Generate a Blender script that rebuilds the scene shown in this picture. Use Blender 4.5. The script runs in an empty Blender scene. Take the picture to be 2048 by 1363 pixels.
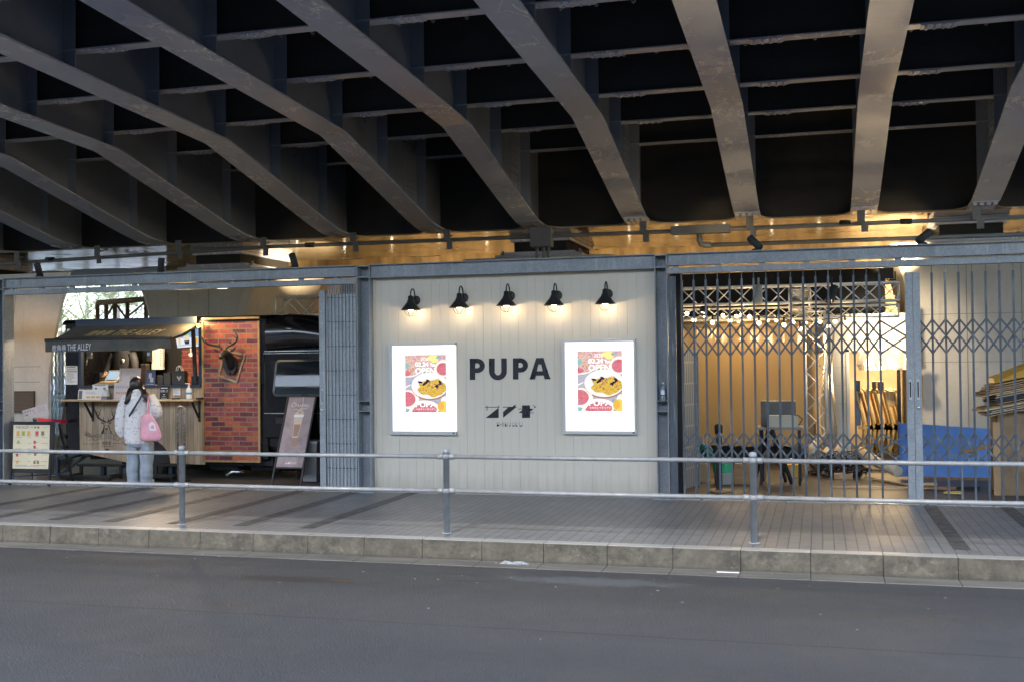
import bpy, math, random
from mathutils import Vector, Matrix, noise as mnoise
rnd = random.Random(7)
S = bpy.context.scene
C = S.collection
PI = math.pi
EXP = 2.5                      # view exposure in stops

# ------------------------------------------------------------------ camera
CX, CY, F, H = 1024.0, 681.5, 2201.448, 1.72
R3 = Vector((0.96303641, 0.26913612, -0.01125265))
U3 = Vector((0.01574654, -0.01454441, 0.99977023))
W3 = Vector((-0.26891061, 0.96299232, 0.01824476))
EYE = Vector((0, 0, H))
cd = bpy.data.cameras.new('camera')
cam = bpy.data.objects.new('camera', cd)
C.objects.link(cam)
cd.sensor_width = 36.0
cd.lens = F / 2048 * 36
cd.clip_start = .1
cd.clip_end = 600
cd.dof.use_dof = True
cd.dof.focus_distance = 13.9
cd.dof.aperture_fstop = 2.8
M = Matrix((R3, U3, -W3)).transposed().to_4x4()
M.translation = EYE
cam.matrix_world = M
S.camera = cam


def ray(px, py):
    return W3 + R3 * ((px - CX) / F) - U3 * ((py - CY) / F)


def P(px, py, Y):
    """photo pixel -> point on the plane y = Y"""
    d = ray(px, py)
    return EYE + d * (Y / d.y)


def PZ(px, py, Z=0.0):
    d = ray(px, py)
    return EYE + d * ((Z - H) / d.z)


# ------------------------------------------------------------------ objects
ORG = {}


def props(o, label=None, cat=None, group=None, kind=None):
    if label: o['label'] = label
    if cat: o['category'] = cat
    if group: o['group'] = group
    if kind: o['kind'] = kind
    return o


def thing(name, label, cat, loc, group=None, kind=None):
    o = bpy.data.objects.new(name, None)
    o.empty_display_size = .1
    C.objects.link(o)
    o.location = loc
    ORG[o.name] = Vector(loc)
    return props(o, label, cat, group, kind)


class MB:
    """collects faces (world coordinates) for ONE mesh object"""
    def __init__(s):
        s.v, s.f, s.mi, s.sm = [], [], [], []

    def face(s, pts, mi=0, sm=False):
        n = len(s.v)
        s.v += [Vector(p) for p in pts]
        s.f.append(list(range(n, n + len(pts)))); s.mi.append(mi); s.sm.append(sm)
        return s

    def grid(s, rows, mi=0, sm=True, closeu=False, closev=False):
        """rows of points -> shared-vertex quads"""
        n0 = len(s.v); nr = len(rows); nc = len(rows[0])
        for r in rows: s.v += [Vector(p) for p in r]
        for i in range(nr - (0 if closev else 1)):
            for j in range(nc - (0 if closeu else 1)):
                i2, j2 = (i + 1) % nr, (j + 1) % nc
                s.f.append([n0 + i * nc + j, n0 + i * nc + j2, n0 + i2 * nc + j2, n0 + i2 * nc + j])
                s.mi.append(mi); s.sm.append(sm)
        return s

    def hexa(s, p, mi=0):
        """8 corners: 0-3 bottom loop, 4-7 top loop"""
        n = len(s.v); s.v += [Vector(q) for q in p]
        for q in ((3, 2, 1, 0), (4, 5, 6, 7), (0, 1, 5, 4), (1, 2, 6, 5), (2, 3, 7, 6), (3, 0, 4, 7)):
            s.f.append([n + k for k in q]); s.mi.append(mi); s.sm.append(False)
        return s

    def box(s, x0, x1, y0, y1, z0, z1, mi=0):
        return s.hexa([(x0, y0, z0), (x1, y0, z0), (x1, y1, z0), (x0, y1, z0),
                       (x0, y0, z1), (x1, y0, z1), (x1, y1, z1), (x0, y1, z1)], mi)

    def obox(s, c, ax, ay, az, mi=0):
        """oriented box: centre and three half-axis vectors"""
        c, ax, ay, az = map(Vector, (c, ax, ay, az))
        q = [c + ax * a + ay * b + az * d for d in (-1, 1) for a, b in ((-1, -1), (1, -1), (1, 1), (-1, 1))]
        return s.hexa(q, mi)

    def bar(s, a, b, w, h, up=(0, 0, 1), mi=0):
        a, b = Vector(a), Vector(b); d = (b - a)
        x = d.cross(Vector(up))
        if x.length < 1e-6: x = d.cross(Vector((1, 0, 0)))
        x.normalize(); z = x.cross(d).normalized()
        return s.obox((a + b) / 2, d / 2, x * w / 2, z * h / 2, mi)

    def tube(s, pts, r, n=10, mi=0, cap=True, sm=True):
        pts = [Vector(p) for p in pts]
        rr = r if isinstance(r, (list, tuple)) else [r] * len(pts)
        rows = []; x = None
        for i, p in enumerate(pts):
            t = (pts[min(i + 1, len(pts) - 1)] - pts[max(i - 1, 0)]).normalized()
            if x is None:
                x = t.cross(Vector((0, 0, 1)))
                if x.length < 1e-3: x = t.cross(Vector((1, 0, 0)))
            x = (x - t * x.dot(t)).normalized(); y = t.cross(x)
            rows.append([p + (x * math.cos(2 * PI * k / n) + y * math.sin(2 * PI * k / n)) * rr[i] for k in range(n)])
        s.grid(rows, mi, sm, closeu=True)
        if cap:
            s.face(rows[0][::-1], mi); s.face(rows[-1], mi)
        return s

    def lathe(s, prof, c, axis=(0, 0, 1), n=20, mi=0, sm=True, cap=True):
        c = Vector(c); ax = Vector(axis).normalized()
        x = ax.orthogonal().normalized(); y = ax.cross(x)
        rows = [[c + ax * z + (x * math.cos(2 * PI * k / n) + y * math.sin(2 * PI * k / n)) * max(r, 1e-5) for k in range(n)] for r, z in prof]
        s.grid(rows, mi, sm, closeu=True)
        if cap:
            if prof[0][0] > 1e-4: s.face(rows[0][::-1], mi)
            if prof[-1][0] > 1e-4: s.face(rows[-1], mi)
        return s

    def ball(s, c, r, n=12, mi=0, sc=(1, 1, 1)):
        c = Vector(c)
        m = n // 2 + 1
        rows = []
        for i in range(m):
            a = PI * i / (m - 1)
            rows.append([c + Vector((math.sin(a) * math.cos(2 * PI * k / n) * r * sc[0], math.sin(a) * math.sin(2 * PI * k / n) * r * sc[1], math.cos(a) * r * sc[2])) for k in range(n)])
        return s.grid(rows, mi, True, closeu=True)

    def prism(s, pts, d, mi=0):
        """polygon extruded by the vector d"""
        d = Vector(d); pts = [Vector(p) for p in pts]; n = len(s.v); k = len(pts)
        s.v += pts + [p + d for p in pts]
        s.f.append(list(range(n + k - 1, n - 1, -1))); s.f.append(list(range(n + k, n + 2 * k)))
        s.mi += [mi, mi]; s.sm += [False, False]
        for i in range(k):
            j = (i + 1) % k
            s.f.append([n + i, n + j, n + k + j, n + k + i]); s.mi.append(mi); s.sm.append(False)
        return s

    def add(s, mesh, fn, mi=0):
        n = len(s.v)
        s.v += [Vector(fn(v.co)) for v in mesh.vertices]
        for p in mesh.polygons:
            s.f.append([n + k for k in p.vertices]); s.mi.append(mi); s.sm.append(False)
        return s

    def build(s, name, mats, parent=None, loc=None, bevel=0, sub=0, fix=True):
        org = ORG[parent.name] if parent is not None else Vector(loc if loc is not None else (0, 0, 0))
        me = bpy.data.meshes.new(name)
        me.from_pydata([v - org for v in s.v], [], s.f)
        for m in (mats if isinstance(mats, (list, tuple)) else [mats]): me.materials.append(m)
        me.polygons.foreach_set('material_index', s.mi)
        me.polygons.foreach_set('use_smooth', s.sm)
        if fix:
            import bmesh
            bm = bmesh.new(); bm.from_mesh(me)
            bmesh.ops.remove_doubles(bm, verts=bm.verts, dist=1e-5)
            bmesh.ops.recalc_face_normals(bm, faces=bm.faces)
            bm.to_mesh(me); bm.free()
        me.update()
        o = bpy.data.objects.new(name, me)
        C.objects.link(o)
        if parent is not None: o.parent = parent
        else: o.location = org
        ORG[o.name] = org
        if bevel:
            b = o.modifiers.new('bevel', 'BEVEL'); b.width = bevel; b.segments = 2; b.limit_method = 'ANGLE'
        if sub:
            b = o.modifiers.new('sub', 'SUBSURF'); b.levels = sub; b.render_levels = sub
        return o


def copy_tree(o, parent=None, loc=None):
    c = o.copy(); C.objects.link(c)
    if parent is not None: c.parent = parent
    if loc is not None: c.location = loc
    ORG[c.name] = Vector(loc) if loc is not None else ORG.get(o.name, Vector())
    for ch in list(o.children): copy_tree(ch, c)
    return c


_fonts = {}


def text_mesh(t):
    """text -> mesh in the xy plane, cap height 1"""
    if t not in _fonts:
        c = bpy.data.curves.new('t', 'FONT'); c.body = t; c.resolution_u = 3
        o = bpy.data.objects.new('t', c)
        m = bpy.data.meshes.new_from_object(o)
        bpy.data.objects.remove(o)
        _fonts[t] = m
    return _fonts[t]


def text(mb, t, a, b, up, h=None, off=(0, 0, 0), mi=0):
    """write t from a to b (bottom line), up = vector of the letter height"""
    m = text_mesh(t)
    xs = [v.co.x for v in m.vertices]; ys = [v.co.y for v in m.vertices]
    x0, x1 = min(xs), max(xs); y0, y1 = min(ys), max(ys)
    a, b, up, off = Vector(a), Vector(b), Vector(up), Vector(off)
    return mb.add(m, lambda co: a + (b - a) * ((co.x - x0) / (x1 - x0)) + up * ((co.y - y0) / (y1 - y0)) + off, mi)


# ------------------------------------------------------------------ materials
class N:
    def __init__(s, name):
        s.m = bpy.data.materials.new(name); s.m.use_nodes = True
        s.t = s.m.node_tree; s.t.nodes.clear()
        s.out = s.t.nodes.new('ShaderNodeOutputMaterial')

    def n(s, typ, ins=None, **kw):
        nd = s.t.nodes.new('ShaderNode' + typ)
        for k, v in kw.items(): setattr(nd, k, v)
        for k, v in (ins or {}).items():
            i = nd.inputs[k]
            if isinstance(v, bpy.types.NodeSocket): s.t.links.new(v, i)
            elif isinstance(v, (tuple, list)) and len(v) == 3 and i.type == 'RGBA': i.default_value = (*v, 1)
            else: i.default_value = v
        return nd

    def math(s, op, a, b=None, c=None):
        d = {0: a}
        if b is not None: d[1] = b
        if c is not None: d[2] = c
        return s.n('Math', d, operation=op).outputs[0]

    def co(s, scale=(1, 1, 1), rot=(0, 0, 0)):
        t = s.n('TexCoord').outputs['Object']
        return s.n('Mapping', {0: t, 2: rot, 3: scale}).outputs[0]

    def noise(s, vec, scale=5, detail=4, rough=.55, dist=0):
        return s.n('TexNoise', {'Vector': vec, 'Scale': scale, 'Detail': detail, 'Roughness': rough, 'Distortion': dist}).outputs['Fac']

    def mix(s, f, a, b, mode='MIX'):
        nd = s.n('Mix', data_type='RGBA', blend_type=mode)
        for i, v in ((nd.inputs[0], f), (nd.inputs[6], a), (nd.inputs[7], b)):
            if isinstance(v, bpy.types.NodeSocket): s.t.links.new(v, i)
            elif isinstance(v, (tuple, list)): i.default_value = (*v[:3], 1)
            else: i.default_value = v
        return nd.outputs[2]

    def ramp(s, f, stops, interp='LINEAR'):
        nd = s.n('ValToRGB', {0: f}); cr = nd.color_ramp; cr.interpolation = interp
        while len(cr.elements) < len(stops): cr.elements.new(.5)
        for e, (p, c) in zip(cr.elements, stops):
            e.position = p; e.color = (c, c, c, 1) if not isinstance(c, (tuple, list)) else (*c[:3], 1)
        return nd.outputs[0]

    def step(s, x, lo, hi):
        return s.n('MapRange', {0: x, 1: lo, 2: hi, 3: 0.0, 4: 1.0}, clamp=True).outputs[0]

    def sep(s, v):
        return s.n('SeparateXYZ', {0: v}).outputs

    def comb(s, x, y, z=0.0):
        return s.n('CombineXYZ', {0: x, 1: y, 2: z}).outputs[0]

    def bump(s, h, strength=.3, dist=.01):
        return s.n('Bump', {'Height': h, 'Strength': strength, 'Distance': dist}).outputs[0]

    def bsdf(s, **kw):
        ins = {k.replace('_', ' '): v for k, v in kw.items()}
        b = s.n('BsdfPrincipled', ins)
        s.t.links.new(b.outputs[0], s.out.inputs[0])
        return s.m


def mat(name, col, rough=.5, metal=0.0, var=.12, vs=3, bump=0, bs=60, col2=None, stretch=(1, 1, 1), rv=.1, spec=.5, thr=None, coat=0.0, sheen=0.0, trans=0.0, bd=.004):
    k = N(name); v = k.co(stretch)
    n1 = k.noise(v, vs, 5, .6)
    c2 = col2 or tuple(max(0, c * (1 - 2 * var)) for c in col)
    c1 = tuple(min(1, c * (1 + var)) for c in col) if not col2 else col
    f = k.step(n1, *(thr or (.3, .7)))
    c = k.mix(f, c1, c2)
    r = k.n('MapRange', {0: n1, 1: .3, 2: .7, 3: max(0, rough - rv), 4: min(1, rough + rv)}).outputs[0]
    kw = dict(Base_Color=c, Roughness=r, Metallic=metal, Specular_IOR_Level=spec, Coat_Weight=coat, Sheen_Weight=sheen, Transmission_Weight=trans)
    if bump: kw['Normal'] = k.bump(k.noise(v, bs, 3), bump, bd)
    return k.bsdf(**kw)


def plain(name, col, rough=.5, metal=0.0, **kw):
    return mat(name, col, rough, metal, var=kw.pop('var', .05), **kw)


def emit(name, col, s):
    k = N(name)
    e = k.n('Emission', {0: (*col, 1), 1: s / 2 ** EXP})
    k.t.links.new(e.outputs[0], k.out.inputs[0])
    return k.m
# ------------------------------------------------------------------ shared materials
def steel_paint(name, base, stain=True, rough=.33):
    k = N(name); v = k.co()
    n1 = k.noise(v, 1.3, 6, .6); n2 = k.noise(v, 14, 4, .6)
    c = k.mix(k.step(n1, .35, .7), base, tuple(x * .86 for x in base))
    c = k.mix(k.math('MULTIPLY', k.step(n2, .5, .8), .2), c, tuple(x * .5 for x in base))
    if stain:
        # pale lime trickles left by water
        nv = k.noise(k.co((1.6, .9, 1)), 2.6, 3, .5, .6)
        line = k.math('SUBTRACT', 1.0, k.step(k.math('ABSOLUTE', k.math('SUBTRACT', nv, .5)), .004, .022))
        msk = k.step(k.noise(v, .9, 2), .52, .60)
        c = k.mix(k.math('MULTIPLY', k.math('MULTIPLY', line, msk), .95), c, (.97, .96, .95))
    r = k.n('MapRange', {0: n1, 1: .3, 2: .7, 3: rough - .08, 4: rough + .14}).outputs[0]
    return k.bsdf(Base_Color=c, Roughness=r, Normal=k.bump(k.noise(v, 30, 3), .06, .004))


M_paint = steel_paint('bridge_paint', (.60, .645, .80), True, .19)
M_paint_dark = steel_paint('bridge_paint_web', (.33, .385, .48), False, .34)  # same paint as the flanges, with the webs' blue daylight put into the colour
M_recess_shade = plain('recess_shade', (.045, .046, .05), .6)  # same bridge paint, darkened to put the recess shade into the colour
M_under = steel_paint('cap_paint', (.40, .34, .25), False, .10)
M_galv = None


def galvanised(name, base):
    k = N(name); v = k.co()
    vo = k.n('TexVoronoi', {'Vector': v, 'Scale': 55}).outputs['Color']
    g = k.n('RGBToBW', {0: vo}).outputs[0]
    n1 = k.noise(v, 2.2, 5, .6)
    c = k.mix(k.step(g, .2, .8), tuple(x * .86 for x in base), tuple(x * 1.1 for x in base))
    c = k.mix(k.step(n1, .5, .75), c, tuple(x * .68 for x in base))
    st = k.noise(k.co((7, 7, .5)), 3, 3)
    c = k.mix(k.math('MULTIPLY', k.step(st, .56, .72), .4), c, (.42, .44, .46))
    return k.bsdf(Base_Color=c, Roughness=k.n('MapRange', {0: n1, 1: .3, 2: .7, 3: .42, 4: .62}).outputs[0], Metallic=.15)


M_galv = galvanised('galvanised_frame', (.225, .245, .268))
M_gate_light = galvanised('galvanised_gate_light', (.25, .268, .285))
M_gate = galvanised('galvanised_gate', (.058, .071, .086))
M_post = mat('galvanised_post', (.30, .315, .335), .42, .0, var=.10, vs=9, bump=.05, bs=80)
M_rail = mat('galvanised_rail', (.235, .238, .24), .45, .1, var=.12, vs=9, bump=.05, bs=80)
M_concrete = None


def concrete(name, base, jx=None, jz=None, grime=.5):
    k = N(name); v = k.co()
    n1 = k.noise(v, 1.1, 6, .62); n2 = k.noise(v, 16, 5, .6)
    c = k.mix(k.step(n1, .3, .72), base, tuple(x * .74 for x in base))
    c = k.mix(k.math('MULTIPLY', k.step(n2, .45, .75), .3), c, tuple(x * .6 for x in base))
    st = k.noise(k.co((3.2, 3.2, .35)), 2, 4)
    c = k.mix(k.math('MULTIPLY', k.step(st, .55, .75), grime), c, tuple(x * .55 for x in base))
    vo = k.n('TexVoronoi', {'Vector': v, 'Scale': 1.25, 'Randomness': .35}).outputs['Distance']
    tie = k.math('SUBTRACT', 1.0, k.step(vo, .022, .04))        # form-tie holes
    c = k.mix(k.math('MULTIPLY', tie, .35), c, tuple(x * .4 for x in base))
    h = k.noise(v, 25, 5)
    return k.bsdf(Base_Color=c, Roughness=.75, Normal=k.bump(h, .15, .006))


M_concrete = concrete('pier_concrete', (.56, .535, .49))
M_black = plain('black_paint', (.012, .012, .013), .35)
M_blackmetal = plain('black_metal', (.018, .018, .02), .45, .3)
M_blackmatt = plain('black_matt', (.015, .015, .016), .75)
M_rubber = plain('rubber', (.02, .02, .021), .8)
M_white = plain('white_plastic', (.75, .74, .72), .45)
M_paper = plain('paper', (.72, .70, .67), .7)
M_kraft = mat('kraft_board', (.42, .27, .14), .8, var=.15, vs=4)
M_kraft2 = mat('brown_cardboard', (.25, .165, .095), .85, var=.18, vs=4)
M_chrome = plain('steel', (.6, .6, .6), .25, .9)
M_alu = mat('aluminium', (.66, .64, .60), .35, .75, var=.08, vs=20)


# ------------------------------------------------------------------ ground
def build_ground():
    YK = 10.12
    k = N('asphalt'); v = k.co()
    n1 = k.noise(v, .55, 5, .6); n2 = k.noise(v, 190, 2, .6); n3 = k.noise(v, 60, 2, .6)
    c = k.mix(k.step(n1, .3, .7), (.040, .041, .043), (.030, .031, .033))
    c = k.mix(k.math('MULTIPLY', k.step(n2, .5, .72), .55), c, (.075, .074, .076))
    c = k.mix(k.math('MULTIPLY', k.step(n3, .55, .75), .35), c, (.022, .022, .024))
    # damp and oily patches
    pt = k.step(k.noise(k.co((.5, 1.6, 1)), 1.1, 4, .6), .62, .74)
    c = k.mix(k.math('MULTIPLY', pt, .6), c, (.02, .019, .018))
    lt = k.step(k.noise(k.co((.6, 2.2, 1)), 1.7, 5, .65), .64, .74)
    c = k.mix(k.math('MULTIPLY', lt, .5), c, (.085, .09, .095))
    # worn wheel lanes and paler coarse aggregate
    s0 = k.sep(v)
    lane = k.n('TexWave', {'Vector': k.comb(k.math('MULTIPLY', s0[1], .10), k.math('MULTIPLY', s0[0], .004)), 'Scale': 1.0, 'Distortion': .8, 'Detail': 2}).outputs['Fac']
    c = k.mix(k.math('MULTIPLY', k.step(lane, .35, .8), .4), c, (.055, .056, .058))
    ag = k.n('TexVoronoi', {'Vector': v, 'Scale': 48.0}).outputs['Distance']
    c = k.mix(k.math('MULTIPLY', k.math('SUBTRACT', 1.0, k.step(ag, .10, .26)), .6), c, (.12, .118, .115))
    gum = k.n('TexVoronoi', {'Vector': k.co((1, 2.2, 1)), 'Scale': 1.5}).outputs['Distance']
    c = k.mix(k.math('MULTIPLY', k.math('SUBTRACT', 1.0, k.step(gum, .02, .05)), .4), c, (.02, .02, .021))
    br = k.step(k.noise(k.co((.9, 3.2, 1)), 1.3, 5, .7), .66, .74)
    c = k.mix(k.math('MULTIPLY', br, .5), c, (.045, .030, .018))
    # long repair seams
    sp = k.sep(v)
    wob = k.noise(k.comb(sp[0], 0.0), 2.5, 3)
    def seam(y0, slope, w=.01):
        d = k.math('ABSOLUTE', k.math('SUBTRACT', k.math('ADD', sp[1], k.math('MULTIPLY', k.math('SUBTRACT', wob, .5), .05)), k.math('ADD', y0, k.math('MULTIPLY', sp[0], slope))))
        return k.math('SUBTRACT', 1.0, k.step(d, w * .3, w))
    c = k.mix(k.math('MULTIPLY', seam(7.62, .0, .016), .9), c, (.012, .012, .013))
    c = k.mix(k.math('MULTIPLY', seam(9.47, .0, .07), .3), c, (.018, .018, .02))
    def crack(x0, k1, w):
        d = k.math('ABSOLUTE', k.math('SUBTRACT', k.math('ADD', sp[0], k.math('MULTIPLY', wob, .12)), k.math('ADD', x0, k.math('MULTIPLY', sp[1], k1))))
        return k.math('SUBTRACT', 1.0, k.step(d, w * .3, w))
    c = k.mix(k.math('MULTIPLY', crack(-3.45, .05, .03), .15), c, (.02, .019, .018))
    def blob(cx, cy, rx, ry, col, amt, seed):
        d = k.math('SQRT', k.math('ADD', k.math('POWER', k.math('DIVIDE', k.math('SUBTRACT', sp[0], cx), rx), 2.0), k.math('POWER', k.math('DIVIDE', k.math('SUBTRACT', sp[1], cy), ry), 2.0)))
        e = k.math('ADD', d, k.math('MULTIPLY', k.math('SUBTRACT', k.noise(k.co((2.5, 6, 1)), 2.0 + seed, 5, .7), .5), 2.2))
        return k.mix(k.math('MULTIPLY', k.math('SUBTRACT', 1.0, k.step(e, .5, 1.0)), amt), c, col)
    c = blob(-4.5, 8.95, .75, .16, (.022, .017, .012), .75, 0)
    c = blob(-4.05, 8.98, .25, .05, (.07, .042, .018), .7, .3)
    c = blob(-1.9, 9.42, .9, .20, (.10, .108, .115), .6, .6)
    c = blob(-3.0, 9.2, .35, .05, (.018, .018, .02), .7, .9)
    c = blob(-4.6, 7.9, .3, .12, (.05, .036, .028), .5, 1.2)
    c = blob(.6, 8.6, .9, .14, (.05, .043, .036), .5, 1.6)
    c = blob(-6.6, 9.3, 1.1, .18, (.024, .023, .023), .6, 2.1)
    a = k.bsdf(Base_Color=c, Roughness=k.n('MapRange', {0: n1, 1: .3, 2: .7, 3: .5, 4: .7}).outputs[0], Normal=k.bump(k.math('ADD', n2, k.math('MULTIPLY', n3, 1.5)), .9, .012))
    m = MB(); m.face([(-120, -80, -.195), (120, -80, -.195), (120, 90, -.195), (-120, 90, -.195)])
    props(m.build('road', a), 'dark grey asphalt road', None, None, 'structure')

    g = mat('gutter_concrete', (.11, .104, .09), .8, var=.2, vs=2.5, stretch=(.5, 3, 1), bump=.2)
    m = MB()
    for i in range(-27, 16): m.box(-3.764 + i * .61 + .003, -3.764 + (i + 1) * .61 - .003, YK - .27, YK + .01, -.3, -.188)
    props(m.build('gutter', g, bevel=.003), None, None, None, 'structure')

    # kerb stones with soft, stained faces
    k = N('kerb_stone'); v = k.co()
    n1 = k.noise(v, 5.5, 6, .7); n2 = k.noise(v, 30, 4, .6); n3 = k.noise(k.co((4, 4, 2.4)), 2, 6, .7)
    c = k.mix(k.step(n1, .3, .7), (.125, .112, .083), (.050, .044, .032))
    c = k.mix(k.math('MULTIPLY', k.step(n3, .45, .78), .75), c, (.03, .026, .02))
    c = k.mix(k.math('MULTIPLY', k.step(n2, .5, .7), .45), c, (.05, .045, .036))
    c = k.mix(k.math('MULTIPLY', k.step(k.noise(k.co((1.6, 1.6, 2.2)), 3.3, 6, .72), .50, .64), .7), c, (.032, .028, .021))
    c = k.mix(k.math('MULTIPLY', k.step(k.noise(k.co((1, 1, 1.6)), 7, 6, .7), .58, .68), .5), c, (.17, .16, .13))
    z = k.sep(v)[2]
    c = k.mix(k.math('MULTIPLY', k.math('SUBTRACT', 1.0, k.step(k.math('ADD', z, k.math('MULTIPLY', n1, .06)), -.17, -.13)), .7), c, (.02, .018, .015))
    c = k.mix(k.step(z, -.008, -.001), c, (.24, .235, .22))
    nz = k.step(z, -.006, -.001)
    ks = k.bsdf(Base_Color=c, Roughness=k.n('MapRange', {0: nz, 3: .85, 4: .38}).outputs[0], Normal=k.bump(k.math('ADD', n2, k.math('MULTIPLY', n3, .6)), .4, .008))
    m = MB()
    for i in range(-27, 16):
        j = rnd.uniform(-.005, .005)
        x0 = -3.764 + i * .61
        m.hexa([(x0 + .0015, YK + j, -.3), (x0 + .6085, YK - j * .5, -.3), (x0 + .6085, YK + .17, -.3), (x0 + .0015, YK + .17, -.3),
                (x0 + .0015, YK + .018 + j, j * .5), (x0 + .6085, YK + .018 - j * .5, 0), (x0 + .6085, YK + .17, 0), (x0 + .0015, YK + .17, 0)])
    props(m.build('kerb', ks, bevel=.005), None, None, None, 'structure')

    # pavement of narrow pavers
    k = N('pavers'); v = k.co(); sp = k.sep(v)
    b = k.n('TexBrick', {'Vector': k.comb(sp[1], sp[0]), 'Color1': (.130, .137, .145), 'Color2': (.100, .106, .112), 'Mortar': (.018, .018, .018), 'Scale': 1.0, 'Mortar Size': .006,
                         'Mortar Smooth': .2, 'Bias': 0.0, 'Brick Width': .41, 'Row Height': .1025}, offset=.5, squash=1)
    n1 = k.noise(v, .8, 5, .6); n2 = k.noise(v, 45, 3)
    c = k.mix(k.math('MULTIPLY', k.step(n1, .35, .7), .5), b.outputs[0], (.17, .16, .145))
    c = k.mix(k.math('MULTIPLY', k.step(n2, .5, .75), .3), c, (.095, .09, .083))
    wear = k.step(k.noise(k.co((.8, 3, 1)), 2, 4), .6, .75)
    c = k.mix(k.math('MULTIPLY', wear, .25), c, (.20, .20, .195))
    pav = k.bsdf(Base_Color=c, Roughness=k.n('MapRange', {0: n1, 1: .3, 2: .7, 3: .40, 4: .58}).outputs[0],
                 Normal=k.bump(k.math('SUBTRACT', k.math('MULTIPLY', n2, .3), b.outputs[1]), .5, .004))
    m = MB(); m.box(-60, 40, YK + .17, 13.72, -.3, 0)
    pv = props(m.build('pavement', pav), 'grey block pavement with narrow joints', None, None, 'structure')
    band = mat('dark_pavers', (.052, .052, .055), .6, var=.2, vs=9, bump=.2)
    m = MB()
    for x0, w in ((-10.0, .16), (-9.2, .16), (-8.4, .16), (-7.68, .16), (-6.87, .17), (-6.07, .16), (-5.28, .16), (1.13, .14), (1.95, .14), (2.75, .14)):
        m.face([(x0, YK + .42, .004), (x0 + w, YK + .42, .004), (x0 + w, 13.7, .004), (x0, 13.7, .004)])
    m.build('paving_band', band, pv)

    k = N('yard_floor'); v = k.co()
    n1 = k.noise(v, .9, 5); n2 = k.noise(v, 70, 3)
    c = k.mix(k.step(n1, .3, .7), (.085, .076, .066), (.05, .045, .04))
    c = k.mix(k.math('MULTIPLY', k.step(n2, .5, .7), .5), c, (.12, .105, .085))
    yf = k.bsdf(Base_Color=c, Roughness=.5, Normal=k.bump(n2, .3, .004))
    m = MB(); m.box(-60, 40, 13.72, 60, -.3, -.004)
    props(m.build('yard_floor', yf), 'dark paved floor under the bridge', None, None, 'structure')
    # street beyond
    m = MB(); m.face([(-120, 60, -.05), (120, 60, -.05), (120, 300, -.05), (-120, 300, -.05)])
    props(m.build('far_ground', mat('far_street', (.3, .3, .3), .8)), None, None, None, 'structure')

    # scraps of litter on the road
    m = MB()
    for i in range(46):
        x = rnd.uniform(-7.5, 2.6); y = 10.08 - abs(rnd.gauss(0, 1.0)) if i < 40 else rnd.uniform(6.2, 9.8)
        zz = -.186 if y > 9.86 else -.192
        s = rnd.uniform(.003, .011); a = rnd.uniform(0, PI)
        m.obox((x, y, zz + .001), (math.cos(a) * s, math.sin(a) * s, 0), (-math.sin(a) * s * .6, math.cos(a) * s * .6, 0), (0, 0, .001), rnd.choice((0, 0, 0, 1)))
    props(m.build('litter', [plain('scrap_paper', (.34, .34, .33), .8), plain('dead_leaf', (.3, .2, .08), .8)]), None, None, None, 'stuff')
    m = MB(); p = PZ(1457, 1141, -.187); m.box(p.x - .1, p.x + .1, 10.02, 10.034, -.188, -.182)
    t = thing('paper_stick', 'thin white stick lying in the gutter by the kerb', 'litter', (p.x, 10.02, -.188))
    m.build('shaft', M_paper, t)
    # crushed clear bag in the gutter
    p = PZ(1035, 1122, -.187)
    t = thing('plastic_bag', 'crumpled clear plastic bag lying in the gutter against the kerb', 'bag', (p.x, 10.05, -.188))
    rows = []
    for i in range(9):
        rows.append([(p.x - .14 + i * .035, 10.0 + j * .022 + rnd.uniform(-.006, .006), -.187 + max(0, rnd.uniform(-.005, .025)) * (1 if 0 < i < 8 and 0 < j < 4 else 0)) for j in range(5)])
    MB().grid(rows, 0, False).build('film', mat('clear_film', (.6, .63, .66), .2, trans=.6), t)


build_ground()


# ------------------------------------------------------------------ the bridge overhead
GX = [6.58, 4.62, 2.66, .77, -1.18, -3.14, -5.10, -7.07, -9.04, -11.06, -13.13, -15.2, -17.2, -19.2]
PROF = [(6.1, 5.70), (10.7, 5.42), (15.35, 5.19), (18.85, 4.36), (19.4, 4.25), (20.2, 4.2)]
CAPF, CAPB, ZT, ZC = 20.2, 24.2, 6.5, 4.2
FW = .22                                                     # half flange width


def gz(y):
    if y > CAPB: y = CAPF - (y - CAPB)
    for (a, za), (b, zb) in zip(PROF, PROF[1:]):
        if y <= b: return za + (zb - za) * (y - a) / (b - a)
    return PROF[-1][1]


def bolt(m, p, nrm, r=.017, h=.014, mi=0):
    n = Vector(nrm).normalized(); x = n.orthogonal().normalized(); y = n.cross(x); p = Vector(p)
    lo = [p + (x * math.cos(k * PI / 3) + y * math.sin(k * PI / 3)) * r for k in range(6)]
    hi = [q + n * h for q in lo]
    b = len(m.v); m.v += lo + hi
    m.f.append([b + 6 + k for k in range(6)]); m.mi.append(mi); m.sm.append(False)
    for k in range(6):
        j = (k + 1) % 6
        m.f.append([b + k, b + j, b + 6 + j, b + 6 + k]); m.mi.append(mi); m.sm.append(False)


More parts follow.
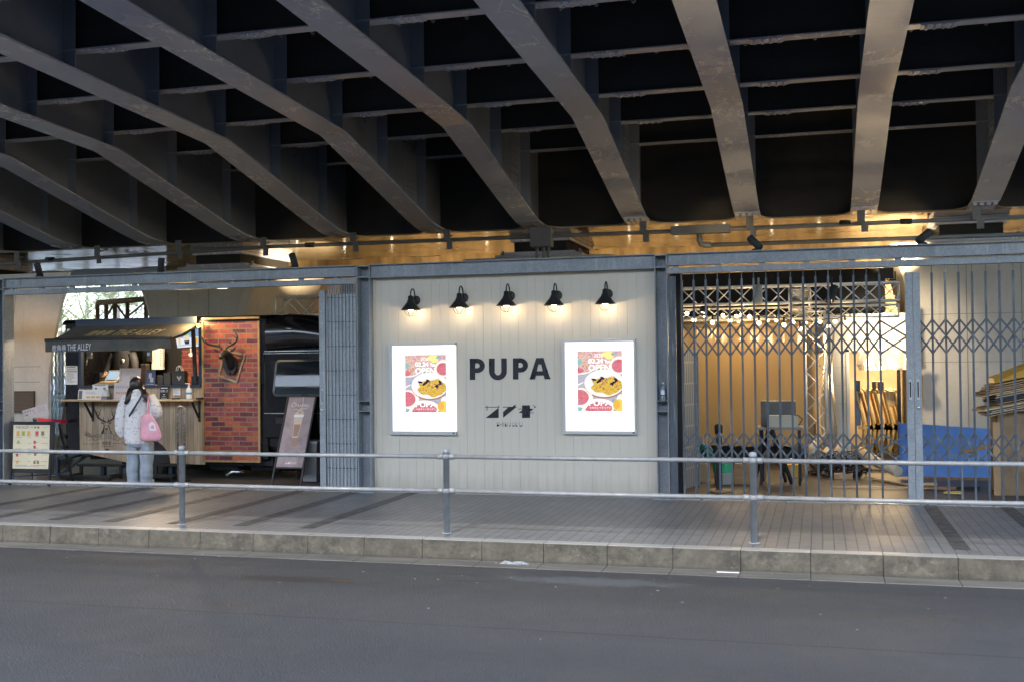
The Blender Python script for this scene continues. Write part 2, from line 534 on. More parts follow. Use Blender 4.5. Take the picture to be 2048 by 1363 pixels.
def build_bridge():
    br = thing('road_bridge', 'grey steel girder bridge overhead with haunched girders and a crosswise pier cap', 'bridge', (-5, 13, 4.2))
    MBolt = plain('bolt_head', (.24, .24, .25), .4, .3)
    m = MB(); m.box(-45, 8.5, 5.9, 50, ZT, ZT + .35); m.box(-45, 8.5, 5.75, 6.05, 5.75, ZT + .8)
    m.build('deck', plain('deck_soffit', (.035, .034, .033), .8), br)
    # pier cap: box with rounded corners running out to the girder flanges
    m = MB()
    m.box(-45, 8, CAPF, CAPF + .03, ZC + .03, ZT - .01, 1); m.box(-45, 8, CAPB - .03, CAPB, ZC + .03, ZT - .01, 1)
    m.box(-45, 8, CAPF - .04, CAPB + .04, ZC, ZC + .03, 0)
    for gx in GX:
        for sd in (-1, 1):
            for front in (True, False):
                y0, dy = (CAPF - .04, -1) if front else (CAPB + .04, 1)
                pts = []
                rr = .38
                e = gx + sd * FW
                pts = [(e, y0, ZC), (e + sd * rr, y0, ZC)]
                for i in range(1, 7):
                    a = PI / 2 * i / 6
                    pts.append((e + sd * rr * (1 - math.sin(a)), y0 + dy * rr * (1 - math.cos(a)), ZC + .02 * (1 - math.cos(a))))
                m.prism(pts, (0, 0, .025), 0)
    m.build('pier_cap', [M_under, M_recess_shade], br)
    for gi, gx in enumerate(GX):
        m = MB()
        ys = [6.1, 8, 10.7, 13, 15.35, 17, 18.85, 19.4, CAPF]
        for sgn in (1, -1):
            yy = ys if sgn == 1 else [CAPB + (CAPF - y) for y in ys]
            for a, b in zip(yy, yy[1:]):
                m.hexa([(gx - .011, a, gz(a) + .03), (gx + .011, a, gz(a) + .03), (gx + .011, b, gz(b) + .03), (gx - .011, b, gz(b) + .03),
                        (gx - .011, a, ZT), (gx + .011, a, ZT), (gx + .011, b, ZT), (gx - .011, b, ZT)])
            for y in (9.95, 11.75, 13.55, 15.35, 17.15, 19.0):                       # stiffeners
                y = y if sgn == 1 else CAPB + CAPF - y
                for sd in (-1, 1):
                    m.box(min(gx + sd * .012, gx + sd * .19), max(gx + sd * .012, gx + sd * .19), y - .09, y - .075, gz(y) + .035, ZT - .02)
        if -12 < gx < 4:
            # bolted web splice near the cap
            for sd in (-1, 1):
                xf = gx + sd * .012
                m.box(min(xf, xf + sd * .012), max(xf, xf + sd * .012), 18.2, 18.75, 4.75, 6.3)
                for i in range(4):
                    for j in range(11): bolt(m, (xf + sd * .012, 18.27 + i * .13, 4.85 + j * .13), (sd, 0, 0))
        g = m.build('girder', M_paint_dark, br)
        m = MB()
        yy = [6.1, 8, 10.7, 15.30, 15.40, 18.75, 18.95, 19.4, CAPF - .03]
        for sgn in (1, -1):
            y2 = yy if sgn == 1 else [CAPB + (CAPF - y) for y in yy]
            m.grid([[(gx - FW, y, gz(y)), (gx + FW, y, gz(y)), (gx + FW, y, gz(y) + .03), (gx - FW, y, gz(y) + .03)] for y in y2], 0, False, closeu=True)
        m.build('bottom_flange', M_paint, g)
        if gx > -16:
            m = MB()
            if gx < -3.5:
                m.hexa([(gx - .2, 19.42, gz(19.42) - .016), (gx + .2, 19.42, gz(19.42) - .016), (gx + .2, 19.98, gz(19.98) - .016), (gx - .2, 19.98, gz(19.98) - .016),
                        (gx - .2, 19.42, gz(19.42) - .001), (gx + .2, 19.42, gz(19.42) - .001), (gx + .2, 19.98, gz(19.98) - .001), (gx - .2, 19.98, gz(19.98) - .001)])
                for i in range(6):
                    for j in range(6):
                        if j not in (2, 3) or i % 2: bolt(m, (gx - .16 + j * .064, 19.48 + i * .09, gz(19.48 + i * .09) - .016), (0, 0, -1), .02, .02)
            else:
                m.box(gx - .2, gx + .2, 19.40, 19.44, gz(19.42) - .02, gz(19.42) + .0)
                for j in range(4):
                    x = gx - .19 + j * .105
                    m.box(x, x + .06, 19.44, 19.95, ZC - .012, ZC + .045)
            m.build('splice_plate', M_paint if gx > -3.5 else MBolt, g)
    # cross beams between neighbouring girders
    for y in (8.15, 9.95, 11.75, 13.55, 15.35, 17.15, 19.0):
        zb = gz(y) + .27 if y < 16 else 5.45
        for xr, xl in zip(GX, GX[1:]):
            if y < 9 and xl < -9.5: continue
            m = MB()
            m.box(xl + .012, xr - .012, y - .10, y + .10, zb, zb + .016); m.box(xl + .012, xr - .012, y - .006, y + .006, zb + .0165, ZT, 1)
            b = m.build('cross_beam', [M_paint, M_recess_shade], br)
            if y < 18 and xl > -12:
                m = MB(); xs = xl + .62
                m.box(xs - .2, xs + .2, y - .10, y + .10, zb - .012, zb - .001)
                for i in range(4):
                    for j in (-1, 1): bolt(m, (xs - .14 + i * .095, y + j * .06, zb - .012), (0, 0, -1), .019, .016)
                for i in range(2):
                    for j in range(5): bolt(m, (xs - .05 + i * .1, y - .006, zb + .1 + j * .12), (0, -1, 0), .02, .016, 1)
                m.build('splice_plate', [M_paint, M_recess_shade], b)
            if y in (9.95, 11.75, 13.55) and xl > -8.5:
                m = MB()
                for i in range(4):
                    x = xl + .35 + i * .42
                    m.tube([(x, y + .006, zb + .17), (x, y + .42, zb + .1)], .016, 6)
                    m.tube([(x, y + .42, zb + .1), (x, y + .45, zb + .095)], .026, 6)
                m.build('tie_stub', MBolt, b)
    # bearings between cap and piers
    for bx in (-12.35, -5.25, 2.62, -19.5):
        m = MB()
        for (w, z0, z1, mi) in ((1.25, ZC - .07, ZC - .005, 0), (1.2, ZC - .14, ZC - .075, 0), (1.05, ZC - .34, ZC - .145, 1), (1.4, ZC - .40, ZC - .345, 0), (1.75, ZC - .46, ZC - .405, 0)):
            m.box(bx - w / 2, bx + w / 2, 21.2 - w * .25, 22.9 + w * .25, z0, z1, mi)
        for sx in (-1, 1):
            m.lathe([(.06, 0), (.06, .05), (.03, .05), (.03, .1)], (bx + sx * .78, 21.0, ZC - .405), n=8)
        m.build('bearing', [M_paint, M_rubber], br)


build_bridge()


def pier(label, x0, x1, y0, y1, ztop, fl, zf):
    """concrete pier: straight shaft that flares to a wide head"""
    t = thing('concrete_pier', label, 'pier', ((x0 + x1) / 2, y0, 0))
    m = MB()
    prof = [(0, 0)] + [(fl * (i / 6) ** 1.7, zf + (ztop - zf) * i / 6) for i in range(7)]
    rows = []
    for e, z in prof:
        c = .12
        rows.append([(x0 - e + c, y0, z), (x1 + e - c, y0, z), (x1 + e, y0 + c, z), (x1 + e, y1 - c, z), (x1 + e - c, y1, z), (x0 - e + c, y1, z), (x0 - e, y1 - c, z), (x0 - e, y0 + c, z)])
    m.grid(rows, 0, False, closeu=True); m.face(rows[-1]); 
    m.build('shaft', M_concrete, t)
    m = MB()                                                        # formwork joints as shallow dark strips
    for x in [x0 + (x1 - x0) * f for f in (.33, .67)]:
        m.box(x - .005, x + .005, y0 - .003, y0 + .02, 0, ztop - .05)
    for z in (1.62, 2.45):
        m.box(x0 + .13, x1 - .13, y0 - .002, y0 + .02, z - .004, z + .004)
    m.build('joint', plain('joint_dark', (.16, .145, .125), .9), t)
    return t


pier('broad concrete pier rising behind the black food truck', -13.75, -11.62, 20.5, 23.8, 3.72, .45, 2.2)
pier('concrete pier behind the cream wall panel', -6.3, -4.2, 20.5, 23.8, 3.72, .45, 2.2)
pier('wide concrete pier behind the right folding gate', 1.62, 4.2, 20.5, 23.8, 3.72, .38, 2.0)
pl = thing('concrete_pier', 'tan concrete pier at the left edge carrying a bronze plaque', 'pier', (-13.6, 15.84, 0))
m = MB(); rows = []
for i in range(9):
    z = 3.3 * i / 8; e = .22 * (max(0, z - 1.9) / 1.4) ** 1.6
    r_ = -12.56 + .42 * (max(0, z - 1.5) / 1.8) ** 1.3
    rows.append([(-15.4 - e, 15.84, z), (r_ - .03, 15.84, z), (r_, 15.87, z), (r_ * 16.9 / 15.84 - .03, 16.9, z), (-15.4 - e, 16.9, z)])
m.grid(rows, 0, False, closeu=True); m.face(rows[-1]); m.build('shaft', M_concrete, pl)
m = MB()
for z in (1.72, 1.46): m.box(-15.3, -12.74, 15.838, 15.85, z - .004, z + .004)
m.bar((-13.35, 15.842, 0), (-13.35, 15.842, 1.9), .008, .006, (0, 1, 0)); m.bar((-13.35, 15.842, 1.9), (-13.2, 15.842, 3.2), .008, .006, (0, 1, 0))
m.build('joint', plain('joint_dark', (.16, .145, .125), .9), pl)
m = MB(); a, b = P(29, 781, 15.83), P(70, 824, 15.83)
m.box(a.x, b.x, 15.80, 15.835, b.z, a.z)
q = m.build('plaque', plain('bronze', (.09, .06, .04), .45, .6), pl)
m = MB()
for i in range(9):
    z = a.z - .045 - i * (a.z - b.z - .07) / 9
    m.box(a.x + .03, b.x - .03 - rnd.uniform(0, .08), 15.797, 15.8005, z - .008, z)
m.build('inscription', plain('bronze_text', (.16, .11, .07), .5, .6), q)


# unseen office block behind the viewer, added to shut out the low sky
def build_block():
    t = thing('added_office_block', 'unseen long grey office block across the road added to block the low sky', 'building', (0, -15, 0))
    m = MB(); m.box(-60, 14, -27, -15, -.2, 9.5)
    m.build('wall', mat('block_render', (.30, .29, .28), .8, var=.1, vs=.4), t)
    gl = plain('block_glass', (.03, .035, .04), .08)
    for f in range(3):
        for i in range(14):
            x = -57 + i * 4.8
            m = MB(); m.box(x, x + 3.2, -15.0, -14.96, .9 + f * 3.2, 2.9 + f * 3.2); m.build('window', gl, t)


build_block()
# ------------------------------------------------------------------ steel portal frame along the pavement
YF = 13.6
ZB = 3.01


def build_frame():
    t = thing('steel_frame', 'long galvanised steel frame of posts and top beams along the pavement', 'frame', (-4, YF, 0))
    posts = [(-11.72, -11.56), (-5.94, -5.75), (-1.955, -1.80), (3.3, 3.46)]
    for i, (x0, x1) in enumerate(posts):
        m = MB()
        m.box(x0, x0 + .012, YF - .02, YF + .2, 0, ZB + .004); m.box(x1 - .012, x1, YF - .02, YF + .2, 0, ZB + .004)
        m.box(x0 + .012, x1 - .012, YF + .12, YF + .13, 0, ZB)
        for z in (1.215, 1.085): m.box(x0 + .012, x1 - .012, YF - .015, YF + .12, z - .008, z)
        for z in (ZB - .012, ZB - .16): m.box(x0 + .012, x1 - .012, YF - .022, YF + .12, z, z + .014)
        m.box(x0 - .05, x1 + .05, YF - .05, YF + .22, 0, .012)
        m.build('post', M_galv, t)
    spans = [(-14.5, -11.73), (-11.55, -5.95), (-5.745, -1.96), (-1.795, 3.29)]
    for i, (x0, x1) in enumerate(spans):
        m = MB()
        zl = 2.885 if i != 2 else 2.855
        m.box(x0, x1, YF + .02, YF + .03, zl, ZB)
        m.box(x0, x1, YF - .03, YF + .12, ZB, ZB + .012); m.box(x0, x1, YF - .03, YF + .12, zl - .012, zl)
        for bx in (x0 + .1, x0 + .2, x1 - .1, x1 - .2):
            bolt(m, (bx, YF + .02, (zl + ZB) / 2), (0, -1, 0), .02, .02)
        for xe in (x0 + .02, x1 - .26): m.box(xe, xe + .24, YF + .012, YF + .0195, zl + .02, ZB - .02)
        m.build('top_beam', M_galv, t)
        if i == 2: continue
        m = MB()                                                     # gate track hung under the beam
        m.box(x0, x1, YF - .01, YF + .07, 2.772, 2.845); m.box(x0, x1, YF - .022, YF - .0105, 2.775, 2.80)
        n = int((x1 - x0) / .52)
        for j in range(n + 1): m.box(x0 + .1 + j * .52 - .035, x0 + .1 + j * .52 + .035, YF + .01, YF + .05, 2.8455, 2.8725)
        m.build('gate_track', M_galv, t)
    # threshold angle under the gates
    for x0, x1 in ((-1.79, 3.28), (-11.54, -5.95)):
        m = MB(); m.box(x0, x1, YF - .01, YF + .09, .001, .012)
        m.build('threshold', plain('worn_steel', (.42, .40, .36), .3, .7), t)


build_frame()


# ------------------------------------------------------------------ cream boarded wall with its lettering
def build_wall():
    t = thing('cream_wall', 'cream boarded wall panel with black PUPA lettering', 'wall', (-3.85, 13.7, 0))
    k = N('cream_boards'); v = k.co()
    n1 = k.noise(v, .7, 4); n2 = k.noise(k.co((9, 9, .4)), 3, 4)
    c = k.mix(k.step(n1, .3, .7), (.52, .472, .395), (.485, .44, .368))
    c = k.mix(k.math('MULTIPLY', k.step(n2, .55, .75), .12), c, (.43, .40, .34))
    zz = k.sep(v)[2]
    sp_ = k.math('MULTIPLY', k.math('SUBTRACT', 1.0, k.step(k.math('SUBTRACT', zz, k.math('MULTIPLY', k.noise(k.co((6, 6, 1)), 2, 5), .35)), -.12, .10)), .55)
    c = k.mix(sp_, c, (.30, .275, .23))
    sc_ = k.step(k.noise(k.co((1, 1, .25)), 5, 5, .7), .64, .72)
    c = k.mix(k.math('MULTIPLY', sc_, .18), c, (.36, .33, .28))
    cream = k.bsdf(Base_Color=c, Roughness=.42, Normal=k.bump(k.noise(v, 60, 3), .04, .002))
    x0, x1, yb, yf = -5.745, -1.96, 13.80, 13.69
    pts = [(x0, yf)]
    n = 32; w = (x1 - x0) / n
    for i in range(1, n):
        x = x0 + i * w
        if i % 2: pts += [(x - .002, yf), (x - .0015, yf + .005), (x + .0015, yf + .005), (x + .002, yf)]
        else: pts += [(x - .006, yf), (x - .003, yf + .0025), (x + .003, yf + .0025), (x + .006, yf)]
    pts += [(x1, yf)]
    m = MB()
    m.grid([[(x, y, .02) for x, y in pts], [(x, y, 2.843) for x, y in pts]], 0, False)
    m.box(x0, x1, yf + .02, yb, .02, 2.843)
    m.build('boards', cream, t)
    m = MB(); m.box(x0, x0 + .03, yf - .012, yf - .001, .02, 2.84); m.box(x1 - .03, x1, yf - .012, yf - .001, .02, 2.84); m.box(x0 + .03, x1 - .03, yf - .01, yf - .001, .0, .02)
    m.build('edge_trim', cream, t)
    ink = plain('black_vinyl', (.010, .011, .016), .3)
    YL = yf - .003

    def q(x, y):
        p = P(920 + x / 8.02, 700 + y / 8.0176, YL)
        return p
    dz = (0, .0025, 0)

    def pr(m, pts): m.prism([q(*p) for p in pts], dz)

    def ringseg(m, cx, cy, ro, ri, a0, a1, n=14):
        for i in range(n):
            b0 = math.radians(a0 + (a1 - a0) * i / n); b1 = math.radians(a0 + (a1 - a0) * (i + 1) / n)
            pr(m, [(cx + ri[0] * math.cos(b0), cy - ri[1] * math.sin(b0)), (cx + ro[0] * math.cos(b0), cy - ro[1] * math.sin(b0)),
                   (cx + ro[0] * math.cos(b1), cy - ro[1] * math.sin(b1)), (cx + ri[0] * math.cos(b1), cy - ri[1] * math.sin(b1))])
    # P U P A
    for (sx0, sx1, top, bot, xe) in ((156, 243, 131, 470, 397), (848, 936, 124, 464, 1090)):
        m = MB()
        pr(m, [(sx0, top), (sx1, top - 1), (sx1, bot), (sx0 + 2, bot)])
        mx = sx1 + 32; h = 228
        pr(m, [(sx1, top - 1), (mx, top - 1), (mx, top + 74), (sx1, top + 74)])
        pr(m, [(sx1, top + 152), (mx, top + 152), (mx, top + h), (sx1, top + h)])
        ringseg(m, mx, top + h / 2, (xe - mx, h / 2 + 1), (40, 39), -90, 90)
        m.build('letter', ink, t)
    m = MB()
    pr(m, [(463, 129), (556, 127), (556, 330), (465, 330)]); pr(m, [(660, 126), (749, 125), (750, 330), (663, 330)])
    ringseg(m, 608, 330, (143, 146), (54, 66), 180, 360, 18)
    m.build('letter', ink, t)
    m = MB()
    pr(m, [(1222, 121), (1278, 120), (1205, 462), (1114, 464)]); pr(m, [(1278, 120), (1338, 119), (1450, 460), (1356, 461)])
    pr(m, [(1226, 331), (1335, 330), (1348, 400), (1212, 402)]); pr(m, [(1270, 135), (1290, 135), (1300, 225), (1258, 225)])
    m.build('letter', ink, t)
    # the angular logo
    m = MB()
    pr(m, [(402, 902), (635, 900), (635, 911), (402, 913)]); pr(m, [(427, 880), (438, 880), (438, 901), (427, 901)]); pr(m, [(427, 914), (438, 914), (438, 958), (427, 958)])
    pr(m, [(410, 1080), (619, 914), (620, 1078)]); pr(m, [(611, 878), (619, 878), (619, 899), (611, 899)])
    m.build('logo', ink, t)
    m = MB()
    pr(m, [(688, 901), (835, 900), (835, 911), (688, 912)]); pr(m, [(770, 912), (838, 900), (890, 862), (890, 916), (692, 1076), (690, 985)]); pr(m, [(891, 900), (913, 900), (913, 910), (891, 910)])
    m.build('logo', ink, t)
    m = MB()
    pr(m, [(995, 878), (1122, 876), (1123, 1078), (996, 1080)]); pr(m, [(933, 931), (994, 930), (994, 940), (933, 941)]); pr(m, [(938, 1000), (994, 955), (994, 1000)])
    pr(m, [(1124, 932), (1180, 931), (1124, 978)]); pr(m, [(1124, 993), (1185, 992), (1185, 1001), (1124, 1002)]); pr(m, [(1190, 893), (1212, 892), (1212, 917), (1190, 918)]); pr(m, [(1171, 873), (1186, 873), (1186, 885), (1171, 885)])
    m.build('logo', ink, t)
    # SHINJUKU in thin strokes with heavy feet
    m = MB()
    def st(a, b, w=3.2):
        a, b = Vector((*a, 0)), Vector((*b, 0)); d = (b - a).normalized(); nn = Vector((-d.y, d.x, 0)) * w / 2
        pr(m, [tuple((a + nn)[:2]), tuple((b + nn)[:2]), tuple((b - nn)[:2]), tuple((a - nn)[:2])])
    st((625, 1150), (600, 1150)); st((600, 1150), (592, 1165)); st((592, 1165), (603, 1182)); pr(m, [(607 + 17 * math.cos(a * PI / 6), 1200 + 17 * math.sin(a * PI / 6)) for a in range(12)])
    st((640, 1150), (640, 1218)); st((678, 1150), (678, 1218)); st((642, 1184), (676, 1184)); st((702, 1150), (702, 1218))
    st((724, 1150), (724, 1160)); pr(m, [(722, 1160), (752, 1216), (722, 1216)]); st((766, 1150), (766, 1218)); st((726, 1152), (764, 1216), 2)
    for x in (812, 872, 998): st((x, 1148), (x, 1200))
    for x in (838, 956): st((x, 1148), (x, 1200))
    for a, b in ((785, 814), (836, 874), (954, 1000)): pr(m, [(a, 1200), (b, 1199), (b - 6, 1215), ((a + b) / 2, 1219), (a + 6, 1215)])
    st((892, 1148), (892, 1218)); st((930, 1150), (896, 1184)); pr(m, [(894, 1186), (930, 1216), (894, 1217)])
    m.build('small_lettering', ink, t)


build_wall()


# ------------------------------------------------------------------ the two light boxes
def glow_pattern(name, f):
    k = N(name); v = k.co()
    col = f(k, v)
    e = k.n('Emission', {0: col, 1: 1.0 / 2 ** EXP})
    k.t.links.new(e.outputs[0], k.out.inputs[0])
    return k.m


def food(cols, sc):
    def f(k, v):
        n = k.noise(v, sc, 4, .65, 1.2)
        return k.ramp(n, [(.28 + .44 * i / (len(cols) - 1), c) for i, c in enumerate(cols)], 'B_SPLINE')
    return f


def pasta(k, v):
    n = k.n('TexWave', {'Vector': v, 'Scale': 26, 'Distortion': 22, 'Detail': 3, 'Detail Scale': 1.6}).outputs['Fac']
    c = k.ramp(n, [(0, (.42, .14, .02)), (.35, (.85, .48, .05)), (.8, (1.0, .80, .18))])
    n2 = k.noise(v, 42, 3)
    return k.mix(k.step(n2, .60, .66), c, (.35, .07, .03))


E_white = emit('lightbox_white', (1, 1, 1), 1.6)
E_letter = emit('poster_letter', (1, 1, 1), 1.35)
E_cloth = glow_pattern('poster_cloth', food([(.12, .26, .38), (.32, .48, .60), (.70, .55, .68), (.36, .54, .58), (.92, .70, .64)], 12))
E_salad = glow_pattern('poster_salad', food([(.20, .07, .15), (.74, .36, .20), (1.0, .86, .66), (.80, .36, .42), (.48, .32, .50), (1.0, .82, .62)], 24))
E_stew = glow_pattern('poster_stew', food([(.35, .04, .15), (.72, .06, .15), (.95, .36, .32), (.42, .08, .30), (.97, .82, .76)], 34))
E_pasta = glow_pattern('poster_pasta', pasta)
E_plate = glow_pattern('poster_plate', food([(.93, .90, .88), (1.1, 1.08, 1.05), (1.2, 1.2, 1.2)], 7))
E_rim = emit('poster_rim', (.50, .22, .15), 1.0)
E_egg = emit('poster_aubergine', (.05, .025, .06), 1.0)
E_lemon = emit('poster_lemon', (1.0, .74, .14), 1.0)
E_lemon2 = emit('poster_lemon_flesh', (.95, .55, .10), 1.0)
E_pale = emit('poster_pale', (1.0, .93, .86), 1.1)
E_yel = emit('poster_yellow', (1.0, .93, .35), 1.05)
E_green = emit('poster_green', (.25, .55, .32), 1.0)
E_teal = emit('poster_teal', (.30, .62, .62), 1.0)
E_txt = emit('poster_caption', (.35, .55, .72), 1.0)
M_lbframe = plain('lightbox_frame', (.48, .48, .47), .35, .3)


def light_box(label, frame, panel, img):
    """frame, panel, img: pixel rectangles (x0,y0,x1,y1) on the wall"""
    YW = 13.69
    a, b = P(frame[0], frame[1], YW), P(frame[2], frame[3], YW)
    t = thing('light_box', label, 'light box', ((a.x + b.x) / 2, YW, b.z), 'lit poster boxes on the cream wall')
    fx0, fx1, fz0, fz1 = a.x, b.x, b.z, a.z
    p0, p1 = P(panel[0], panel[1], YW - .05), P(panel[2], panel[3], YW - .05)
    px0, px1, pz0, pz1 = p0.x, p1.x, p1.z, p0.z
    m = MB(); y0, y1 = YW - .05, YW - .001
    m.box(fx0, px0, y0, y1, fz0, fz1); m.box(px1, fx1, y0, y1, fz0, fz1); m.box(px0, px1, y0, y1, fz0, pz0); m.box(px0, px1, y0, y1, pz1, fz1)
    m.build('frame', M_lbframe, t, bevel=.003)
    m = MB(); m.lathe([(.011, 0), (.011, .006)], (fx1 - .035, y0, fz0 + .022), (0, -1, 0), n=10); m.build('lock', M_blackmetal, t)
    YP = YW - .044
    pm = MB(); pm.box(px0, px1, YP, YP + .03, pz0, pz1)
    pan = pm.build('lit_panel', E_white, t)
    i0, i1 = P(img[0], img[1], YP), P(img[2], img[3], YP)
    W, Hh = i1.x - i0.x, i0.z - i1.z

    def U(u, v, l): return (i0.x + u * W, YP - .0006 * l, i0.z - v * Hh)
    mats = [E_cloth, E_salad, E_stew, E_pasta, E_plate, E_rim, E_egg, E_lemon, E_lemon2, E_pale, E_yel, E_green, E_teal]
    m = MB()

    def poly(pts, l, mi): m.face([U(min(1, max(0, u)), min(1, max(0, v)), l) for u, v in pts], mi)

    def ell(cx, cy, rx, ry, l, mi, rot=0, n=28):
        c, s = math.cos(rot), math.sin(rot)
        pts = []
        for i in range(n):
            a = 2 * PI * i / n; x, y = rx * math.cos(a), ry * math.sin(a)
            pts.append((cx + x * c - y * s, cy + x * s + y * c))
        poly(pts, l, mi)
    m.box(i0.x, i1.x, YP - .0006, YP - .0001, i1.z, i0.z, 0)
    poly([(0, 0), (1, 0), (1, .30), (.0, .33)], 2, 1)
    ell(.05, .30, .30, .09, 2.5, 9); ell(.12, .25, .25, .11, 3, 1); ell(.02, .32, .12, .05, 3.4, 2)
    poly([(.0, .15), (.09, .12), (.08, .22), (0, .24)], 3.5, 12)
    ell(.93, .24, .20, .15, 3, 9); ell(.93, .25, .16, .11, 3.5, 2); ell(.70, .06, .16, .05, 3, 10); ell(.83, .05, .07, .03, 3.4, 0)
    ell(.06, .46, .14, .05, 3, 0); poly([(0, .55), (.14, .51), (.13, .53), (0, .58)], 3.6, 9)
    ell(.60, .56, .45, .23, 4, 5); ell(.60, .535, .45, .23, 4.5, 4)
    pts = []
    for i in range(40):
        a = 2 * PI * i / 40; r = 1 + .09 * math.sin(5 * a + 1) + .06 * math.sin(9 * a)
        pts.append((.67 + .36 * r * math.cos(a), .575 + .145 * r * math.sin(a)))
    poly(pts, 5, 3)
    for cx, cy, rx, ry, ro in ((.37, .475, .06, .018, .1), (.50, .49, .09, .025, -.5), (.56, .45, .05, .022, .3), (.80, .53, .085, .02, -.3), (.86, .48, .05, .025, .5), (.78, .55, .03, .03, 0)):
        ell(cx, cy, rx, ry, 5.5, 6, ro, 14)
    for i in range(9): ell(.48 + rnd.uniform(0, .45), .48 + rnd.uniform(0, .16), .03, .012, 5.7, 5, rnd.uniform(-1, 1), 10)
    ell(.08, .78, .26, .17, 4, 9); ell(.04, .77, .21, .13, 5, 2)
    poly([(.08, .98), (.22, .86), (.30, .80), (.31, .81), (.24, .90), (.14, 1), (.08, 1)], 6, 9)
    ell(.47, .93, .36, .14, 4.4, 9); ell(.46, .95, .31, .11, 5, 2); poly([(0, .93), (.09, .94), (.06, 1), (0, 1)], 5.2, 12)
    ell(.97, .80, .10, .08, 5, 9); ell(.92, .90, .13, .10, 5.4, 7); ell(.87, .89, .075, .075, 6, 8, .2)
    ell(.72, .105, .085, .032, 6, 10)
    ell(.52, .305, .06, .02, 4.2, 11)
    m.build('poster', mats, pan, fix=False)
    m = MB(); L = (0, -.0045, 0)

    def tx(s, u0, u1, v0, v1): text(m, s, U(u0, v1, 0), U(u1, v1, 0), Vector(U(u0, v0, 0)) - Vector(U(u0, v1, 0)), off=L)

    def tb(s, u0, u1, v0, v1):                                       # heavy letters: overprint
        for dx, dy in ((0, 0), (.010, 0), (0, .004), (.010, .004)):
            text(m, s, U(u0 + dx, v1 + dy, 0), U(u1 + dx, v1 + dy, 0), Vector(U(u0, v0, 0)) - Vector(U(u0, v1, 0)), off=(0, -.0045 - dx * .01 - dy * .02, 0))
    tx('2026.', .38, .58, .045, .105); tb('02.24', .25, .57, .125, .20); tb('Tue', .61, .73, .145, .20); tb('OPEN', .25, .73, .225, .325)
    tb('PUPA', .25, .75, .825, .905); tx('ペキチとイタリアン', .26, .74, .925, .965)
    m.build('poster_lettering', E_letter, pan, fix=False)
    m = MB(); tx('JR新宿駅南口 西新宿 ルミネ', .24, .78, 1.045, 1.065)
    m.build('caption', E_txt, pan, fix=False)
    return t


light_box('lit white poster box left of the PUPA lettering, showing pasta', (779.5, 687, 915, 868.5), (784, 691.3, 912.5, 862), (810, 709.5, 893, 823.5))
light_box('lit white poster box right of the PUPA lettering, showing pasta', (1125, 679.5, 1274, 867.5), (1129.5, 684, 1269, 861.5), (1154.5, 701.8, 1245.3, 821))


# ------------------------------------------------------------------ five gooseneck wall lamps
def build_wall_lamps():
    g = 'black wall lamps on the cream wall'
    spots = [(832, 601), (928, 596), (1021, 592), (1115, 591), (1216, 588)]         # backplate centres
    labs = ['leftmost of the five black cone wall lamps', 'second black cone wall lamp from the left, above the left poster box edge', 'middle black cone wall lamp, above the PUPA lettering',
            'fourth black cone wall lamp from the left, before the right poster box', 'rightmost of the five black cone wall lamps']
    bulbm = emit('lamp_bulb', (1.0, .80, .52), 12)
    first = None
    for (px, py), lab in zip(spots, labs):
        p = P(px, py, 13.69)
        if first is None:
            o = p
            t = thing('wall_lamp', lab, 'lamp', tuple(o), g)
            m = MB(); m.lathe([(.062, 0), (.062, .012), (.045, .022), (.02, .026)], o, (0, -1, 0), n=24); m.build('backplate', M_blackmetal, t)
            hy = o.y - .20
            arm = [(o.x, o.y - .02, o.z)]
            for i in range(13):
                a = PI * i / 12
                arm.append((o.x, o.y - .045 - .0775 * (1 - math.cos(a)), o.z + .06 + .085 * math.sin(a)))
            arm.append((o.x, hy, o.z - .01))
            m = MB(); m.tube([(o.x, o.y - .02, o.z), (o.x, o.y - .045, o.z + .03)] + arm[1:], .009, 8); m.build('arm', M_blackmetal, t)
            zc = o.z - .075
            m = MB(); m.lathe([(.012, .11), (.032, .10), (.036, .05), (.045, .04), (.05, .02), (.128, -.075), (.132, -.082), (.126, -.08), (.046, .012)], (o.x, hy, zc + .02), n=28, cap=False); m.build('shade', M_blackmetal, t)
            m = MB(); m.ball((o.x, hy, zc - .045), .040, 14, sc=(1, 1, 1.15)); m.build('bulb', bulbm, t)
            m = MB()
            for a0 in range(4):
                a = PI * a0 / 4
                m.tube([(o.x + math.cos(a) * .088 * math.sin(b), hy + math.sin(a) * .088 * math.sin(b), zc - .055 - .088 * math.cos(b)) for b in [(-1.55 + 3.1 * i / 12) for i in range(13)]], .0022, 5)
            m.tube([(o.x + .085 * math.cos(2 * PI * i / 16), hy + .085 * math.sin(2 * PI * i / 16), zc - .06) for i in range(17)], .0022, 5)
            m.build('wire_guard', M_blackmetal, t)
            first = t; fo = o
            t_ = t
        else:
            t_ = copy_tree(first, loc=tuple(p)); t_['label'] = lab
        li = bpy.data.lights.new('wall_lamp_light', 'POINT'); li.energy = 2.2; li.color = (1, .76, .48); li.shadow_soft_size = .03
        lo = bpy.data.objects.new('wall_lamp_light', li); C.objects.link(lo); lo.location = (p.x, p.y - .20, p.z - .155)


build_wall_lamps()


